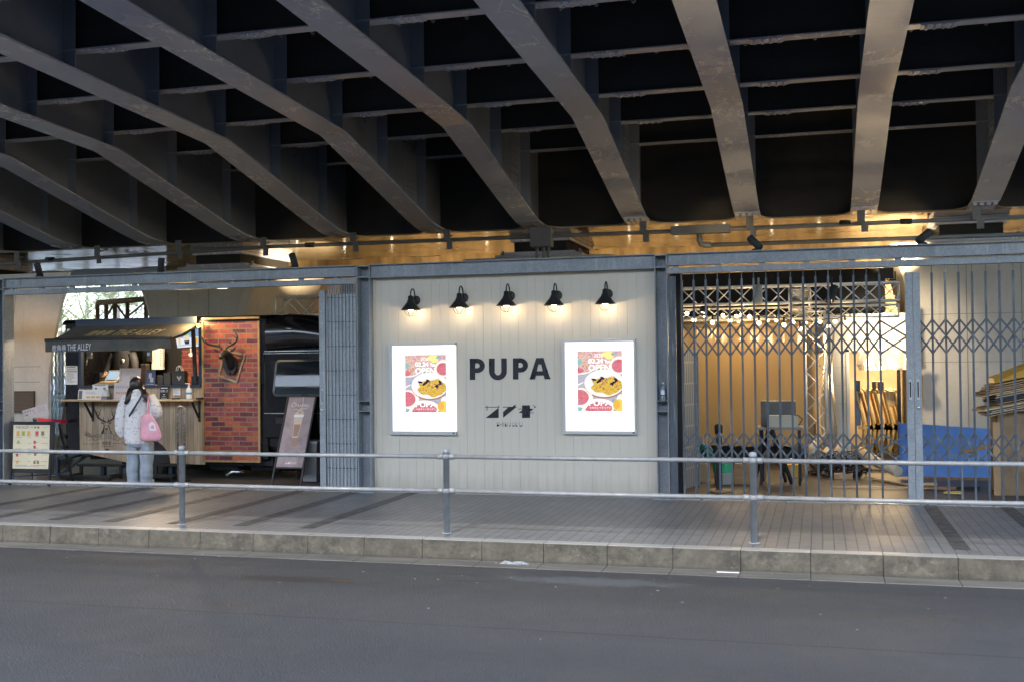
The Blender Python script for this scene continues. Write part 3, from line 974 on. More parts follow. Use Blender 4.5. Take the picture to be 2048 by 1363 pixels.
# ------------------------------------------------------------------ guard rail
def build_guardrail():
    t = thing('guard_rail', 'grey steel pipe guard rail with two rails along the kerb', 'railing', (-3.6, 10.52, 0))
    Y = 10.52
    for x in (-9.68, -6.658, -3.64, -.615, 2.41):
        m = MB(); m.lathe([(.031, 0), (.031, .80), (.034, .80), (.034, .835), (.028, .845), (.01, .85)], (x, Y, 0), n=18); m.lathe([(.052, 0), (.052, .006)], (x, Y, .001), n=18)
        p = m.build('post', M_post, t)
        for z in (.77, .425):
            m = MB(); m.lathe([(.037, -.024), (.041, -.018), (.041, .018), (.037, .024)], (x, Y, z), n=18)
            for s in (-1, 1):
                m.lathe([(.026, .035), (.029, .045), (.029, .085), (.024, .09)], (x, Y - .002, z), (s, 0, 0), n=14)
                bolt(m, (x + s * .062, Y - .030, z), (0, -1, 0), .008, .006)
            bolt(m, (x, Y - .041, z), (0, -1, 0), .011, .007)
            m.build('clamp', M_rail, p)
    for z in (.77, .425):
        for a, b in ((-9.68, -6.658), (-6.658, -3.64), (-3.64, -.615), (-.615, 2.41), (2.41, 4.0)):
            m = MB(); m.tube([(a + .04, Y, z), ((a + b) / 2, Y, z - .004), (b - .04, Y, z)], .0215, 14); m.build('rail', M_rail, t)


build_guardrail()


# ------------------------------------------------------------------ folding gates
def gate_bars(t, xs, z0=.03, z1=2.72):
    for x in xs:
        m = MB(); m.box(x - .0122, x + .0122, YF + .02, YF + .032, z0, z1 - .10); m.box(x - .013, x + .013, YF + .018, YF + .034, z1 - .12, z1 - .03); m.box(x - .004, x + .004, YF + .023, YF + .029, z1 - .03, 2.775)
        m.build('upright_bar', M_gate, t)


def gate_lattice(t, xs):
    for zt, zm, zb in ((2.145, 1.955, 1.755), (.825, .635, .445)):
        m = MB()
        for i in range(len(xs) - 1):
            a, b = xs[i], xs[i + 1]
            for za, zc in ((zt, zm), (zm, zb)):
                m.bar((a, YF + .014, za), (b, YF + .014, zc), .0215, .004, (0, 1, 0)); m.bar((a, YF + .038, zc), (b, YF + .038, za), .0215, .004, (0, 1, 0))
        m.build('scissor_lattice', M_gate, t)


def build_gates():
    xs = [-1.623 + .1445 * i for i in range(18)]
    t = thing('folding_gate', 'steel folding lattice gate left of the twin handles, before the lit interior', 'gate', (-.3, YF, 0), 'open lattice gates')
    gate_bars(t, xs[:-1]); gate_lattice(t, xs[:-1] + [.985])
    m = MB(); m.box(.972, 1.052, YF - .004, YF + .05, .02, 2.70); m.build('lead_stile', M_gate_light, t, bevel=.003)
    m = MB(); m.box(.996, 1.028, YF - .010, YF - .0045, 1.22, 1.46); m.box(1.004, 1.020, YF - .0105, YF - .0101, 1.25, 1.43, 1); m.build('handle', [plain('pressed_plate', (.45, .45, .44), .35, .5), M_blackmetal], t)
    m = MB(); m.box(-1.79, -1.70, YF - .004, YF + .05, .02, 2.74); m.build('hinge_stile', M_gate, t)
    xr = [1.268 + .1452 * i for i in range(13)]
    t = thing('folding_gate', 'steel folding lattice gate right of the twin handles, before the concrete pier', 'gate', (2, YF, 0), 'open lattice gates')
    gate_bars(t, xr); gate_lattice(t, [1.125] + xr)
    m = MB(); m.box(1.056, 1.136, YF - .004, YF + .05, .02, 2.70); m.build('lead_stile', M_gate_light, t, bevel=.003)
    m = MB(); m.box(1.080, 1.112, YF - .010, YF - .0045, 1.22, 1.46); m.box(1.088, 1.104, YF - .0105, YF - .0101, 1.25, 1.43, 1); m.build('handle', [plain('pressed_plate', (.45, .45, .44), .35, .5), M_blackmetal], t)
    m = MB(); m.lathe([(.018, 0), (.018, .014), (.008, .016)], (1.096, YF - .0045, 1.13), (0, -1, 0), n=12); m.build('lock', M_chrome, t)
    # folded gate in front of the truck
    t = thing('folded_gate', 'folding steel gate pushed together into a ribbed stack beside the cream wall', 'gate', (-6.2, YF, 0))
    m = MB(); m.box(-6.485, -6.40, YF - .03, YF + .06, .02, 2.70); m.build('lead_stile', M_gate_light, t, bevel=.003)
    m = MB(); m.box(-6.46, -6.432, YF - .036, YF - .0305, 1.18, 1.38); m.box(-6.452, -6.44, YF - .0366, YF - .0361, 1.2, 1.36, 1); m.build('handle', [plain('pressed_plate', (.45, .45, .44), .35, .5), M_blackmetal], t)
    m = MB(); m.lathe([(.02, 0), (.02, .014), (.008, .016)], (-6.446, YF - .0305, 1.10), (0, -1, 0), n=12); m.build('lock', M_chrome, t)
    for i in range(17):
        x = -6.388 + i * .0258
        m = MB(); m.box(x, x + .0225, YF - .012 + (i % 2) * .012, YF + .035, .03, 2.64)
        for z in [.32 + j * .325 for j in range(8)]: bolt(m, (x + .009, YF - .012 + (i % 2) * .012, z), (0, -1, 0), .006, .005)
        m.box(x + .005, x + .013, YF + .005, YF + .02, 2.64, 2.775)
        m.build('upright_bar', M_gate_light, t)
    m = MB()
    for z in [.32 + j * .325 for j in range(8)]: m.box(-6.388, -5.955, YF - .0145, YF - .0125, z - .004, z + .004)
    m.build('hinge_row', M_blackmetal, t)


build_gates()

# PET bottle standing on the post lug
p = P(1322, 823, YF + .05)
t = thing('water_bottle', 'clear plastic water bottle standing on a bracket of the frame post', 'bottle', (-1.877, YF + .05, 1.216))
m = MB(); m.lathe([(.001, 0), (.028, .001), (.032, .008), (.032, .05), (.030, .055), (.032, .06), (.032, .15), (.027, .17), (.013, .195), (.012, .205)], (-1.877, YF + .05, 1.216), n=18); m.build('body', mat('clear_plastic', (.75, .8, .85), .1, trans=.75), t)
m = MB(); m.lathe([(.0325, .07), (.0325, .13)], (-1.877, YF + .05, 1.216), n=18, cap=False); m.build('label_band', plain('label_print', (.55, .6, .7), .4), t)
m = MB(); m.lathe([(.014, .205), (.014, .222), (.001, .223)], (-1.877, YF + .05, 1.216), n=14); m.build('cap', M_white, t)


# ------------------------------------------------------------------ pipes, boxes and spotlights above the frame
def build_services():
    Y = 19.0
    t = thing('conduit', 'long grey conduit pipe hung under the girder ends', 'pipe', (-4, Y, 3.9))
    def pp(x, y, yy=Y): return P(x, y, yy)
    m = MB(); m.tube([pp(-40, 530.5), pp(535, 494), pp(1068, 473.5), pp(1405, 460.5), pp(2090, 432)], .036, 12); m.build('pipe', plain('grey_pipe', (.16, .17, .185), .45), t)
    for x, y in ((100, 519), (620, 490), (1690, 446), (1812, 443)):
        c = pp(x, y); m = MB(); m.tube([c + Vector((-.09, 0, .002)), c + Vector((.09, 0, -.002))], .048, 12); m.build('coupling', M_blackmetal, t)
    for x, y in ((38, 520), (198, 508), (360, 498), (530, 492), (709, 483), (896, 478), (1287, 462), (1500, 452), (1722, 441), (1952, 434)):
        c = pp(x, y); m = MB()
        m.box(c.x - .06, c.x + .06, c.y - .07, c.y - .05, c.z - .05, c.z + .16); m.box(c.x - .06, c.x + .06, c.y - .05, c.y + .08, c.z + .05, c.z + .07); m.box(c.x + .0, c.x + .11, c.y - .08, c.y - .07, c.z - .20, c.z - .04)
        bolt(m, (c.x + .02, c.y - .07, c.z + .08), (0, -1, 0), .016, .012)
        m.build('bracket', plain('bracket_steel', (.17, .175, .19), .5, .3), t)
    box = plain('junction_grey', (.15, .165, .19), .5)
    c = pp(1085, 476)
    t = thing('junction_box', 'square grey junction box on the conduit above the cream wall', 'box', (c.x, c.y, c.z))
    m = MB(); m.box(c.x - .19, c.x + .19, c.y - .16, c.y + .06, c.z - .17, c.z + .18); m.build('housing', box, t, bevel=.01)
    for dx in (-.09, .03, .12):
        m = MB(); m.tube([(c.x + dx, c.y - .05, c.z - .17), (c.x + dx, c.y - .05, c.z - .40)], .032, 10); m.build('pipe_stub', box, t)
    c = pp(1405, 460)
    t = thing('pull_box', 'long grey cable box with a drooping elbow on the conduit', 'box', (c.x, c.y, c.z))
    m = MB(); m.box(c.x - .53, c.x + .47, c.y - .14, c.y + .06, c.z - .07, c.z + .07); m.build('housing', box, t, bevel=.01)
    m = MB(); m.tube([(c.x - .05, c.y - .05, c.z - .07), (c.x - .05, c.y - .05, c.z - .18), (c.x - .02, c.y - .05, c.z - .25), (c.x + .05, c.y - .05, c.z - .27), (c.x + .15, c.y - .05, c.z - .27)], .05, 10)
    q = P(2090, 470, c.y - .05); m.tube([(c.x + .15, c.y - .05, c.z - .27), (q.x, q.y, q.z + .02)], .036, 10); m.build('elbow_pipe', plain('grey_pipe', (.16, .17, .185), .45), t)
    # spotlights on the beam
    specs = [(78, 558, (-.1, -.3, 1), 'black spotlight standing upright on the beam above the left pier'), (322, 548, (.02, .1, 1), 'black spotlight standing upright on the beam above the truck'), (588, 536, (-.45, .35, .9), 'black spotlight leaning left on the beam above the truck cab'),
             (1512, 497, (-.75, .5, .8), 'black spotlight leaning left on the beam over the lattice gate'), (1846, 484, (.8, .6, .65), 'black spotlight leaning right on the beam near the right pier')]
    for i, (x, y, d, lab) in enumerate(specs):
        b = P(x, y, YF + .05); b.z = ZB + .012
        t = thing('spotlight', lab, 'spotlight', tuple(b), 'black spotlights on the top beam')
        m = MB(); m.lathe([(.05, 0), (.05, .02), (.015, .03), (.015, .06)], b, n=14)
        m.build('mount', M_blackmatt, t)
        d = Vector(d).normalized()
        c = b + Vector((0, 0, .085))
        m = MB(); m.lathe([(.02, -.09), (.045, -.085), (.047, .10), (.047, .12), (.040, .12), (.040, .07)], c, d, n=18); m.build('barrel', M_blackmatt, t)
        m = MB(); m.lathe([(.001, .0), (.039, .0)], c + d * .08, d, n=18, cap=False)
        m.build('lens', emit('spot_lens', (1, .8, .5), 2.5) if i > 1 else plain('spot_glass', (.05, .05, .05), .1), t)
    # downlight under the beam
    p = P(443, 576.5, YF + .3)
    t = thing('downlight', 'round lit downlight under the beam above the truck awning', 'lamp', tuple(p))
    m = MB(); m.lathe([(.10, .05), (.10, 0), (.085, -.004)], p, n=24, cap=False); m.box(p.x - .02, p.x + .02, p.y - .2, p.y + .05, p.z + .045, p.z + .06); m.build('housing', M_white, t)
    m = MB(); m.lathe([(.001, 0), (.085, 0)], p + Vector((0, 0, -.002)), n=24, cap=False); m.build('diffuser', emit('downlight_glow', (1, .9, .7), 6), t)
    return p


DL = build_services()
# ------------------------------------------------------------------ the black food truck
YT = 14.8


def PX(px, py, X):
    d = ray(px, py); return EYE + d * (X / d.x)


def wood_planks(name, base, w=.105):
    k = N(name); v = k.co(); s = k.sep(v)
    idx = k.math('FLOOR', k.math('DIVIDE', s[0], w))
    wn = k.n('TexWhiteNoise', {'Vector': k.comb(idx, 0.0)}).outputs[0]
    g = k.noise(k.n('VectorMath', {0: k.co((14, 14, .9)), 1: k.comb(k.math('MULTIPLY', wn, 40.0), 0.0)}, operation='ADD').outputs[0], 2.2, 6, .65)
    c = k.mix(wn, tuple(x * .78 for x in base), tuple(min(1, x * 1.18) for x in base))
    c = k.mix(k.math('MULTIPLY', k.step(g, .45, .72), .7), c, tuple(x * .45 for x in base))
    fr = k.math('FRACT', k.math('DIVIDE', s[0], w))
    gap = k.math('SUBTRACT', 1.0, k.step(k.math('MINIMUM', fr, k.math('SUBTRACT', 1.0, fr)), .012, .035))
    c = k.mix(k.math('MULTIPLY', gap, .85), c, (.03, .022, .015))
    return k.bsdf(Base_Color=c, Roughness=.6, Normal=k.bump(k.math('SUBTRACT', g, gap), .2, .004))


def brick_print(name, sx=.235, sy=.073):
    k = N(name); v = k.co(); s = k.sep(v)
    wob = k.n('VectorMath', {0: k.comb(s[0], s[2]), 1: k.n('VectorMath', {0: k.n('TexNoise', {'Vector': v, 'Scale': 6.0}).outputs['Color'], 1: (.028, .022, .0)}, operation='MULTIPLY').outputs[0]}, operation='ADD').outputs[0]
    b = k.n('TexBrick', {'Vector': wob, 'Color1': (.0, .0, .0), 'Color2': (1, 1, 1), 'Mortar': (.5, .5, .5), 'Scale': 1.0, 'Mortar Size': .0085, 'Mortar Smooth': .25, 'Bias': 0.0, 'Brick Width': sx, 'Row Height': sy}, offset=.45, squash=1)
    pick = k.n('RGBToBW', {0: b.outputs[0]}).outputs[0]
    n2 = k.noise(v, 11, 4, .6)
    f = k.math('ADD', k.math('MULTIPLY', pick, .75), k.math('MULTIPLY', k.math('SUBTRACT', n2, .5), .55))
    c = k.ramp(f, [(0, (.075, .018, .032)), (.2, (.17, .028, .045)), (.4, (.25, .05, .042)), (.58, (.40, .10, .045)), (.72, (.17, .04, .07)), (.9, (.29, .068, .068))])
    c = k.mix(k.math('MULTIPLY', k.step(k.noise(v, 35, 3), .5, .8), .4), c, (.14, .03, .04))
    c = k.mix(b.outputs[1], c, (.20, .145, .065))
    return k.bsdf(Base_Color=c, Roughness=.38, Normal=k.bump(k.math('SUBTRACT', n2, k.math('MULTIPLY', b.outputs[1], 2.0)), .2, .003))


M_wood = wood_planks('washed_planks', (.44, .33, .22))
M_brickp = brick_print('printed_brick')
M_trim = mat('wood_trim', (.34, .22, .10), .5, var=.2, vs=6, stretch=(1, 1, .2))
M_shelf = mat('pale_shelf', (.55, .40, .24), .5, var=.12, vs=5, stretch=(.3, 2, 1))
M_gloss = mat('black_gloss', (.004, .004, .005), .24, var=.1, vs=2, coat=.15, spec=.32)
M_navy = plain('navy_metal', (.035, .05, .08), .35, .3)
M_ink = plain('print_ink', (.035, .03, .028), .7)
M_glass = plain('tinted_glass', (.012, .015, .018), .03, spec=.6)
M_tan = plain('gold_print', (.62, .50, .24), .6)
M_silver = plain('silver_print', (.62, .62, .64), .5)


def T(px, py, y=YT): return P(px, py, y)


def build_truck():
    xl, xo0, xo1, xb0, xb1 = T(130, 700).x, T(160, 700).x, T(402.5, 700).x, T(404.5, 700).x, T(522, 700).x
    zt = 2.435; zr = T(300, 655).z; zs = T(280, 767).z; zb = .30
    t = thing('food_truck', 'black food truck with an open serving hatch, brick print panel and wooden side', 'truck', (xl + 2.6, YT + .9, 0))
    YB = YT + 1.75
    m = MB()
    m.box(xl, xo0, YT, YB, zb + .1, zt - .06)                                   # rear corner
    m.box(xo0, xo1, YT, YT + .06, zr, zt - .06)                                  # above the hatch
    m.box(xo0, xb1 + .1, YT + .02, YT + .08, zb, zs - .02)                        # below the hatch
    m.box(xo1, xb1 + .1, YT + .01, YT + .08, zs - .02, zt - .06)                  # behind the brick print
    m.box(xl, xb1 + .1, YB - .05, YB, zb, zt - .06); m.box(xl, xb1 + .1, YT + .08, YB - .05, zb + .05, zb + .12)
    m.box(xb1 - .02, xb1 + .1, YT + .081, YB - .051, zb + .13, zt - .07)
    m.build('body', M_gloss, t, bevel=.012)
    m = MB()
    rows = []
    for x in (xl - .02, xl + .05, xb1, xb1 + .1):
        r = []
        for i in range(13):
            a = PI * i / 12
            r.append((x, (YT + YB) / 2 - (YB - YT + .06) / 2 * math.copysign(abs(math.cos(a)) ** .35, math.cos(a)), zt - .06 + .085 * abs(math.sin(a)) ** .6))
        rows.append(r)
    m.grid(rows, 0, True); m.box(xl - .02, xb1 + .1, YT - .03, YB + .03, zt - .075, zt - .06)
    m.build('roof', M_gloss, t)
    # hatch rim and sill
    m = MB()
    m.box(xo0 - .01, xo0 + .03, YT - .02, YT + .05, zs - .02, zr); m.box(xo1 - .035, xo1 + .0, YT - .02, YT + .05, zs - .02, zr); m.box(xo0 + .03, xo1 - .035, YT - .018, YT + .05, zr - .03, zr)
    m.box(xo0 - .01, xo1, YT - .05, YT + .3, zs - .055, zs - .021)
    m.build('hatch_frame', M_navy, t)
    # interior lining
    m = MB()
    xm = T(255, 700).x - .1
    m.box(xm, xo1 + .05, YB - .09, YB - .055, zs - .3, zt - .1, 0); m.box(xo0, xm - .002, YB - .09, YB - .055, zs - .3, zt - .1, 1)
    m.box(xo0, xo1 + .04, YT + .09, YB - .1, zt - .12, zt - .085, 1); m.box(xo1 + .02, xo1 + .05, YT + .09, YB - .1, zs - .3, zt - .13, 0)
    m.box(xo0 - .02, xo0 - .001, YT + .09, YB - .1, zs - .3, zt - .13, 1)
    m.build('lining', [M_brickp, M_blackmatt], t)
    m = MB(); m.box(xo0, xo1 + .015, YT + .305, YT + .75, zs - .06, zs - .025); m.build('counter_top', plain('inner_counter', (.25, .18, .11), .5), t)
    # wood cladding with the wheel arch cut out
    def Wd(px, py): return T(px, py, YT - .004)
    k0 = [Wd(158, 771), Wd(406.5, 771), Wd(409.5, 928), Wd(347, 926)]
    arch = []
    ca = Wd(300, 930)
    for i in range(15):
        a = PI * (.02 + .96 * i / 14); arch.append(ca + Vector((.36 * math.cos(a), 0, .40 * math.sin(a))))
    pts = k0 + arch + [Wd(247, 922), Wd(160, 903)]
    m = MB(); m.prism([(p.x, YT - .004, p.z) for p in pts], (0, .018, 0)); m.build('wood_panel', M_wood, t)
    m = MB()
    m.prism([(p.x, YT + .0145, p.z) for p in [ca + Vector((.38 * math.cos(PI * i / 16), 0, .42 * math.sin(PI * i / 16))) for i in range(17)]], (0, .003, 0)); m.build('wheel_arch', M_blackmatt, t)
    # brick print panel and its frame
    a, b = T(404.5, 636), T(522, 924)
    m = MB(); m.box(a.x + .02, b.x - .02, YT - .008, YT + .008, b.z + .02, a.z - .02); m.build('brick_panel', M_brickp, t)
    m = MB(); y0, y1 = YT - .025, YT + .009
    m.box(a.x, a.x + .03, y0, y1, b.z, a.z); m.box(b.x - .03, b.x, y0, y1, b.z, a.z); m.box(a.x + .03, b.x - .03, y0, y1, a.z - .03, a.z); m.box(a.x + .03, b.x - .03, y0, y1, b.z, b.z + .03)
    m.build('panel_frame', M_trim, t)
    # awning
    A, B = T(154.5, 650.6, YT - .03), T(396, 645, YT - .03)
    fa, fb = PX(91.6, 681, A.x), PX(341.4, 674, B.x)
    yf = (fa.y + fb.y) / 2; zf = (fa.z + fb.z) / 2
    zb_ = (A.z + B.z) / 2
    cl = mat('awning_cloth', (.075, .068, .058), .75, var=.15, vs=3, bump=.1, bs=20)
    rows = []
    for i in range(7):
        u = i / 6; sag = -.035 * math.sin(PI * u)
        rows.append([(A.x + (B.x - A.x) * j / 10, YT - .03 + (yf - YT + .03) * u, zb_ + (zf - zb_) * u + sag + .006 * math.sin(j * 2.3 + i)) for j in range(11)])
    m = MB(); m.grid(rows); aw = m.build('awning', cl, t)
    rows = []
    for i in range(4):
        u = i / 3
        rows.append([(A.x + (B.x - A.x) * j / 24, yf - .012 + .02 * math.sin(j * 1.1 + .6 * u) * u * min(1, j / 14), zf - .004 - (.175 if j < 22 else .15) * u) for j in range(25)])
    m = MB(); m.grid(rows); m.build('valance', cl, aw)
    m = MB(); m.tube([(A.x - .01, yf - .0, zf), (B.x + .01, yf, zf)], .022, 8); m.build('front_bar', M_blackmetal, aw)
    m = MB(); m.box(A.x, B.x, YT - .07, YT + .0, zb_ - .02, zb_ + .09); m.build('cassette', M_navy, aw)
    for x in (B.x - .02,):
        m = MB(); e = T(389, 764, YT - .04)
        m.bar((x + .02, YT - .04, zb_ - .03), (x - .01, (YT + yf) / 2, (zb_ + zf) / 2 - .07), .04, .03); m.bar((x - .01, (YT + yf) / 2, (zb_ + zf) / 2 - .07), (x, yf + .02, zf - .02), .035, .03)
        m.build('folding_arm', M_blackmetal, aw)
    m = MB(); e0, e1 = T(386, 655, YT - .05), T(391, 764, YT - .05)
    m.bar(e0, e1, .05, .04, (0, 1, 0)); m.build('hatch_strut', M_black, t)
    # lettering on the sloping cloth and on the valance
    up = Vector((0, YT - .03 - yf, zb_ - zf)).normalized()
    n_off = Vector((0, -up.z, up.y)) * .012 if up.y > 0 else Vector((0, 0, .02))
    def onaw(u, w): return Vector((A.x + (B.x - A.x) * u, yf + (YT - .03 - yf) * w, zf + (zb_ - zf) * w - .035 * math.sin(PI * (1 - w)) + .0)) + Vector((0, -.004, .014))
    m = MB(); text(m, '鹿角巷', onaw(.235, .30), onaw(.42, .30), onaw(.235, .66) - onaw(.235, .30)); text(m, 'THE ALLEY', onaw(.45, .30), onaw(.82, .30), onaw(.45, .66) - onaw(.45, .30))
    m.build('awning_lettering', M_tan, aw, fix=False)
    def onv(px, py): p = P(px, py, yf - .045); return p
    m = MB(); o = onv(105, 703)
    text(m, '鹿角巷', onv(104, 702.5), onv(132, 701.3), onv(104, 689.5) - onv(104, 702.5)); text(m, 'THE ALLEY', onv(134.5, 701.2), onv(182, 699.5), onv(134.5, 688) - onv(134.5, 701.2))
    m.build('valance_lettering', M_silver, aw, fix=False)
    # outside shelf on brackets
    a, b = T(140, 801, YT - .02), T(404, 799, YT - .02)
    zsh = T(270, 800, YT - .25).z
    m = MB(); m.box(a.x, b.x, YT - .27, YT - .012, zsh - .012, zsh + .012); m.build('shelf', M_shelf, t, bevel=.004)
    for x in (b.x - .06, a.x + .4):
        m = MB(); m.box(x, x + .03, YT - .012 - .018, YT - .0125, zsh - .33, zsh - .013); m.bar((x + .015, YT - .22, zsh - .03), (x + .015, YT - .035, zsh - .27), .03, .02, (1, 0, 0)); m.build('bracket', M_black, t)
    build_logo(t)
    # cab
    x0 = xb1 + .03
    prof = [(x0, .42), (x0, 2.40), (x0 + .35, 2.47), (x0 + .75, 2.43), (x0 + 1.1, 2.30), (x0 + 1.4, 2.08), (x0 + 1.62, 1.75), (x0 + 1.95, 1.15), (x0 + 2.1, 1.02), (x0 + 2.17, .8), (x0 + 2.17, .35), (x0 + 1.9, .34), (x0 + .2, .36)]
    cxm, czm = x0 + .9, 1.3
    rows = []
    for y, ins in ((YT + .05, .16), (YT + .03, .07), (YT + .08, .02), (YT + .2, 0), (YB - .2, 0), (YB - .08, .02), (YB - .03, .07), (YB - .05, .16)):
        rows.append([(x + (cxm - x) * ins * .6 if x > x0 + .01 else x, y, z + (czm - z) * ins) for x, z in prof])
    m = MB(); m.grid(rows, 0, True, closeu=True); m.face(rows[0][::-1]); m.face(rows[-1])
    cb = m.build('cab', M_gloss, t)
    # fairing over the cab door and lower door skin
    m = MB(); rows = []
    for i in range(9):
        u = i / 8; x = x0 + .06 + u * 1.35
        top = 2.40 - .03 * u - .42 * max(0, u - .35) ** 1.3
        r = []
        for j in range(8):
            w = j / 7
            r.append((x, YT + .04 - (.05 + .09 * math.sin(PI * min(1, u * .9 + .1))) * max(0, math.sin(PI * min(1, w * 1.02))) ** .6 - .02 * (1 - w), 1.93 + .02 * math.sin(3 * u) + (top - 1.93) * w))
        rows.append(r)
    m.grid(rows, 0, True); m.build('fairing', mat('cab_gloss', (.006, .006, .007), .2, var=.1, vs=2, coat=.6), cb)
    m = MB()
    m.box(x0 + .02, x0 + 1.5, YT - .01, YT + .03, .62, 1.89)
    dr = m.build('door', M_gloss, t, bevel=.02)
    m = MB(); m.box(x0 + .04, x0 + 1.45, YT - .03, YT - .0101, 1.90, 1.915); m.box(x0 + .02, x0 + 1.45, YT - .025, YT - .0101, 1.87, 1.88); m.box(x0 + .02, x0 + 1.48, YT - .016, YT - .0101, .985, .995)
    m.build('gutter_trim', M_chrome, dr)
    a, b = T(555, 722, YT - .012), T(655, 787, YT - .012)
    rr = .05
    def rrect(x0, x1, z0, z1, r, y, n=5):
        pts = []
        for cx, cz, a0 in ((x1 - r, z1 - r, 0), (x0 + r, z1 - r, 1), (x0 + r, z0 + r, 2), (x1 - r, z0 + r, 3)):
            for i in range(n + 1):
                an = PI / 2 * (a0 + i / n); pts.append((cx + r * math.cos(an), y, cz + r * math.sin(an)))
        return pts
    hh = a.z - b.z
    def wy(z): tt = z - b.z; return YT - .115 + .085 * tt + .25 / (2 * hh) * tt * tt        # the glass leans in and curves, as cab glass does
    m = MB(); m.grid([[(a.x + (b.x - a.x) * i / 8, wy(b.z + hh * j / 10), b.z + hh * j / 10) for i in range(9)] for j in range(11)], 0, True); wn = m.build('window', M_glass, dr)
    o_, i_ = rrect(a.x - .03, b.x + .03, b.z - .03, a.z + .03, rr + .02, 0), rrect(a.x + .004, b.x - .004, b.z + .004, a.z - .004, rr, 0)
    m = MB(); m.grid([[(p[0], YT - .0105, p[2]) for p in o_], [(p[0], wy(p[2]) - .004, p[2]) for p in o_], [(p[0], wy(p[2]) - .006, p[2]) for p in i_], [(p[0], wy(p[2]) + .004, p[2]) for p in i_]], 0, False, closeu=True); m.build('window_seal', plain('seal', (.03, .03, .032), .3), wn)
    a = T(551, 834, YT - .02); b = T(566, 846, YT - .02)
    m = MB(); m.box(a.x, b.x, YT - .035, YT - .0101, a.z - .012, a.z); m.box(a.x, b.x, YT - .02, YT - .0101, b.z, a.z - .02); m.build('handle', M_blackmetal, dr)
    # chassis, wheels and exhaust
    m = MB(); m.box(xl + .2, x0 + 1.9, YT + .35, YT + .5, .24, .36); m.box(xl + .2, x0 + 1.9, YB - .5, YB - .35, .24, .36); m.box(xb0, x0 + .1, YT + .1, YT + .12, .2, .32)
    for x in (xb0 + .3, xb1): m.lathe([(.10, 0), (.11, .02), (.11, .45), (.10, .47)], (x - .3, YT + .3, .2), (1, 0, 0), n=14)
    m.box(xl + .5, x0 + 1.8, YT + .75, YT + .78, .06, .36)  # black sheet added for the shade under the truck
    m.build('chassis', M_blackmatt, t)
    m = MB(); e = T(455, 950, YT + .2); m.tube([e + Vector((.25, .05, .06)), e + Vector((.08, 0, .06)), e + Vector((0, -.04, .0))], .028, 10); m.build('exhaust_pipe', M_chrome, t)
    for x, y in ((ca.x + .05, YT + .012), (x0 + 1.05, YT + .012), (ca.x + .05, YB - .24)):
        m = MB(); m.lathe([(.19, 0), (.27, -.002), (.30, .03), (.305, .09), (.30, .15), (.27, .19), (.18, .19)], (x, y, .303), (0, 1, 0), n=32)
        wh = m.build('wheel', M_rubber, t)
        m = MB(); m.lathe([(.19, .01), (.18, .03), (.10, .035), (.09, .01), (.03, .008), (.001, .006)], (x, y, .303), (0, 1, 0), n=24); m.build('rim', plain('dark_rim', (.06, .06, .065), .4, .5), wh)
    q = T(397, 651, YT - .12); m = MB(); m.lathe([(.001, -.03), (.03, -.03), (.035, .03), (.001, .03)], q, (-.8, -.3, -.3), n=12); m.build('awning_lamp', emit('awning_lamp_glow', (1, .6, .2), 3), t)
    # lamp inside the hatch
    m = MB(); m.box(xo0 + .5, xo0 + 1.5, YT + .4, YT + .48, zt - .155, zt - .125); m.build('strip_lamp', emit('hatch_lamp', (1, .82, .58), 8), t)
    m = MB(); m.box(xl - .012, xl + .0, YT + .1, YT + .2, .95, 1.2); m.lathe([(.03, 0), (.03, .02)], (xl + .08, YT - .001, zt - .16), (0, -1, 0), n=12); m.build('side_marker', M_white, t)
    for z in (1.12, .62, .45):
        m = MB(); m.box(xl - .06, xl + .02, YT - .03, YT + .03, z - .03, z + .03); m.build('latch', M_blackmetal, t)
    return xl, xo0, xo1, zs, zsh, zr


def stroke(m, pts, w, y, mi=0, t=.0015):
    """flat brush stroke in the plane y; w = width or list of widths"""
    pts = [Vector((p.x, y, p.z)) for p in pts]
    ww = w if isinstance(w, (list, tuple)) else [w] * len(pts)
    L, R = [], []
    for i, p in enumerate(pts):
        d = (pts[min(i + 1, len(pts) - 1)] - pts[max(i - 1, 0)]).normalized()
        n = Vector((-d.z, 0, d.x)) * ww[i] / 2
        L.append(p + n); R.append(p - n)
    for i in range(len(pts) - 1): m.prism([L[i], L[i + 1], R[i + 1], R[i]], (0, t, 0), mi)


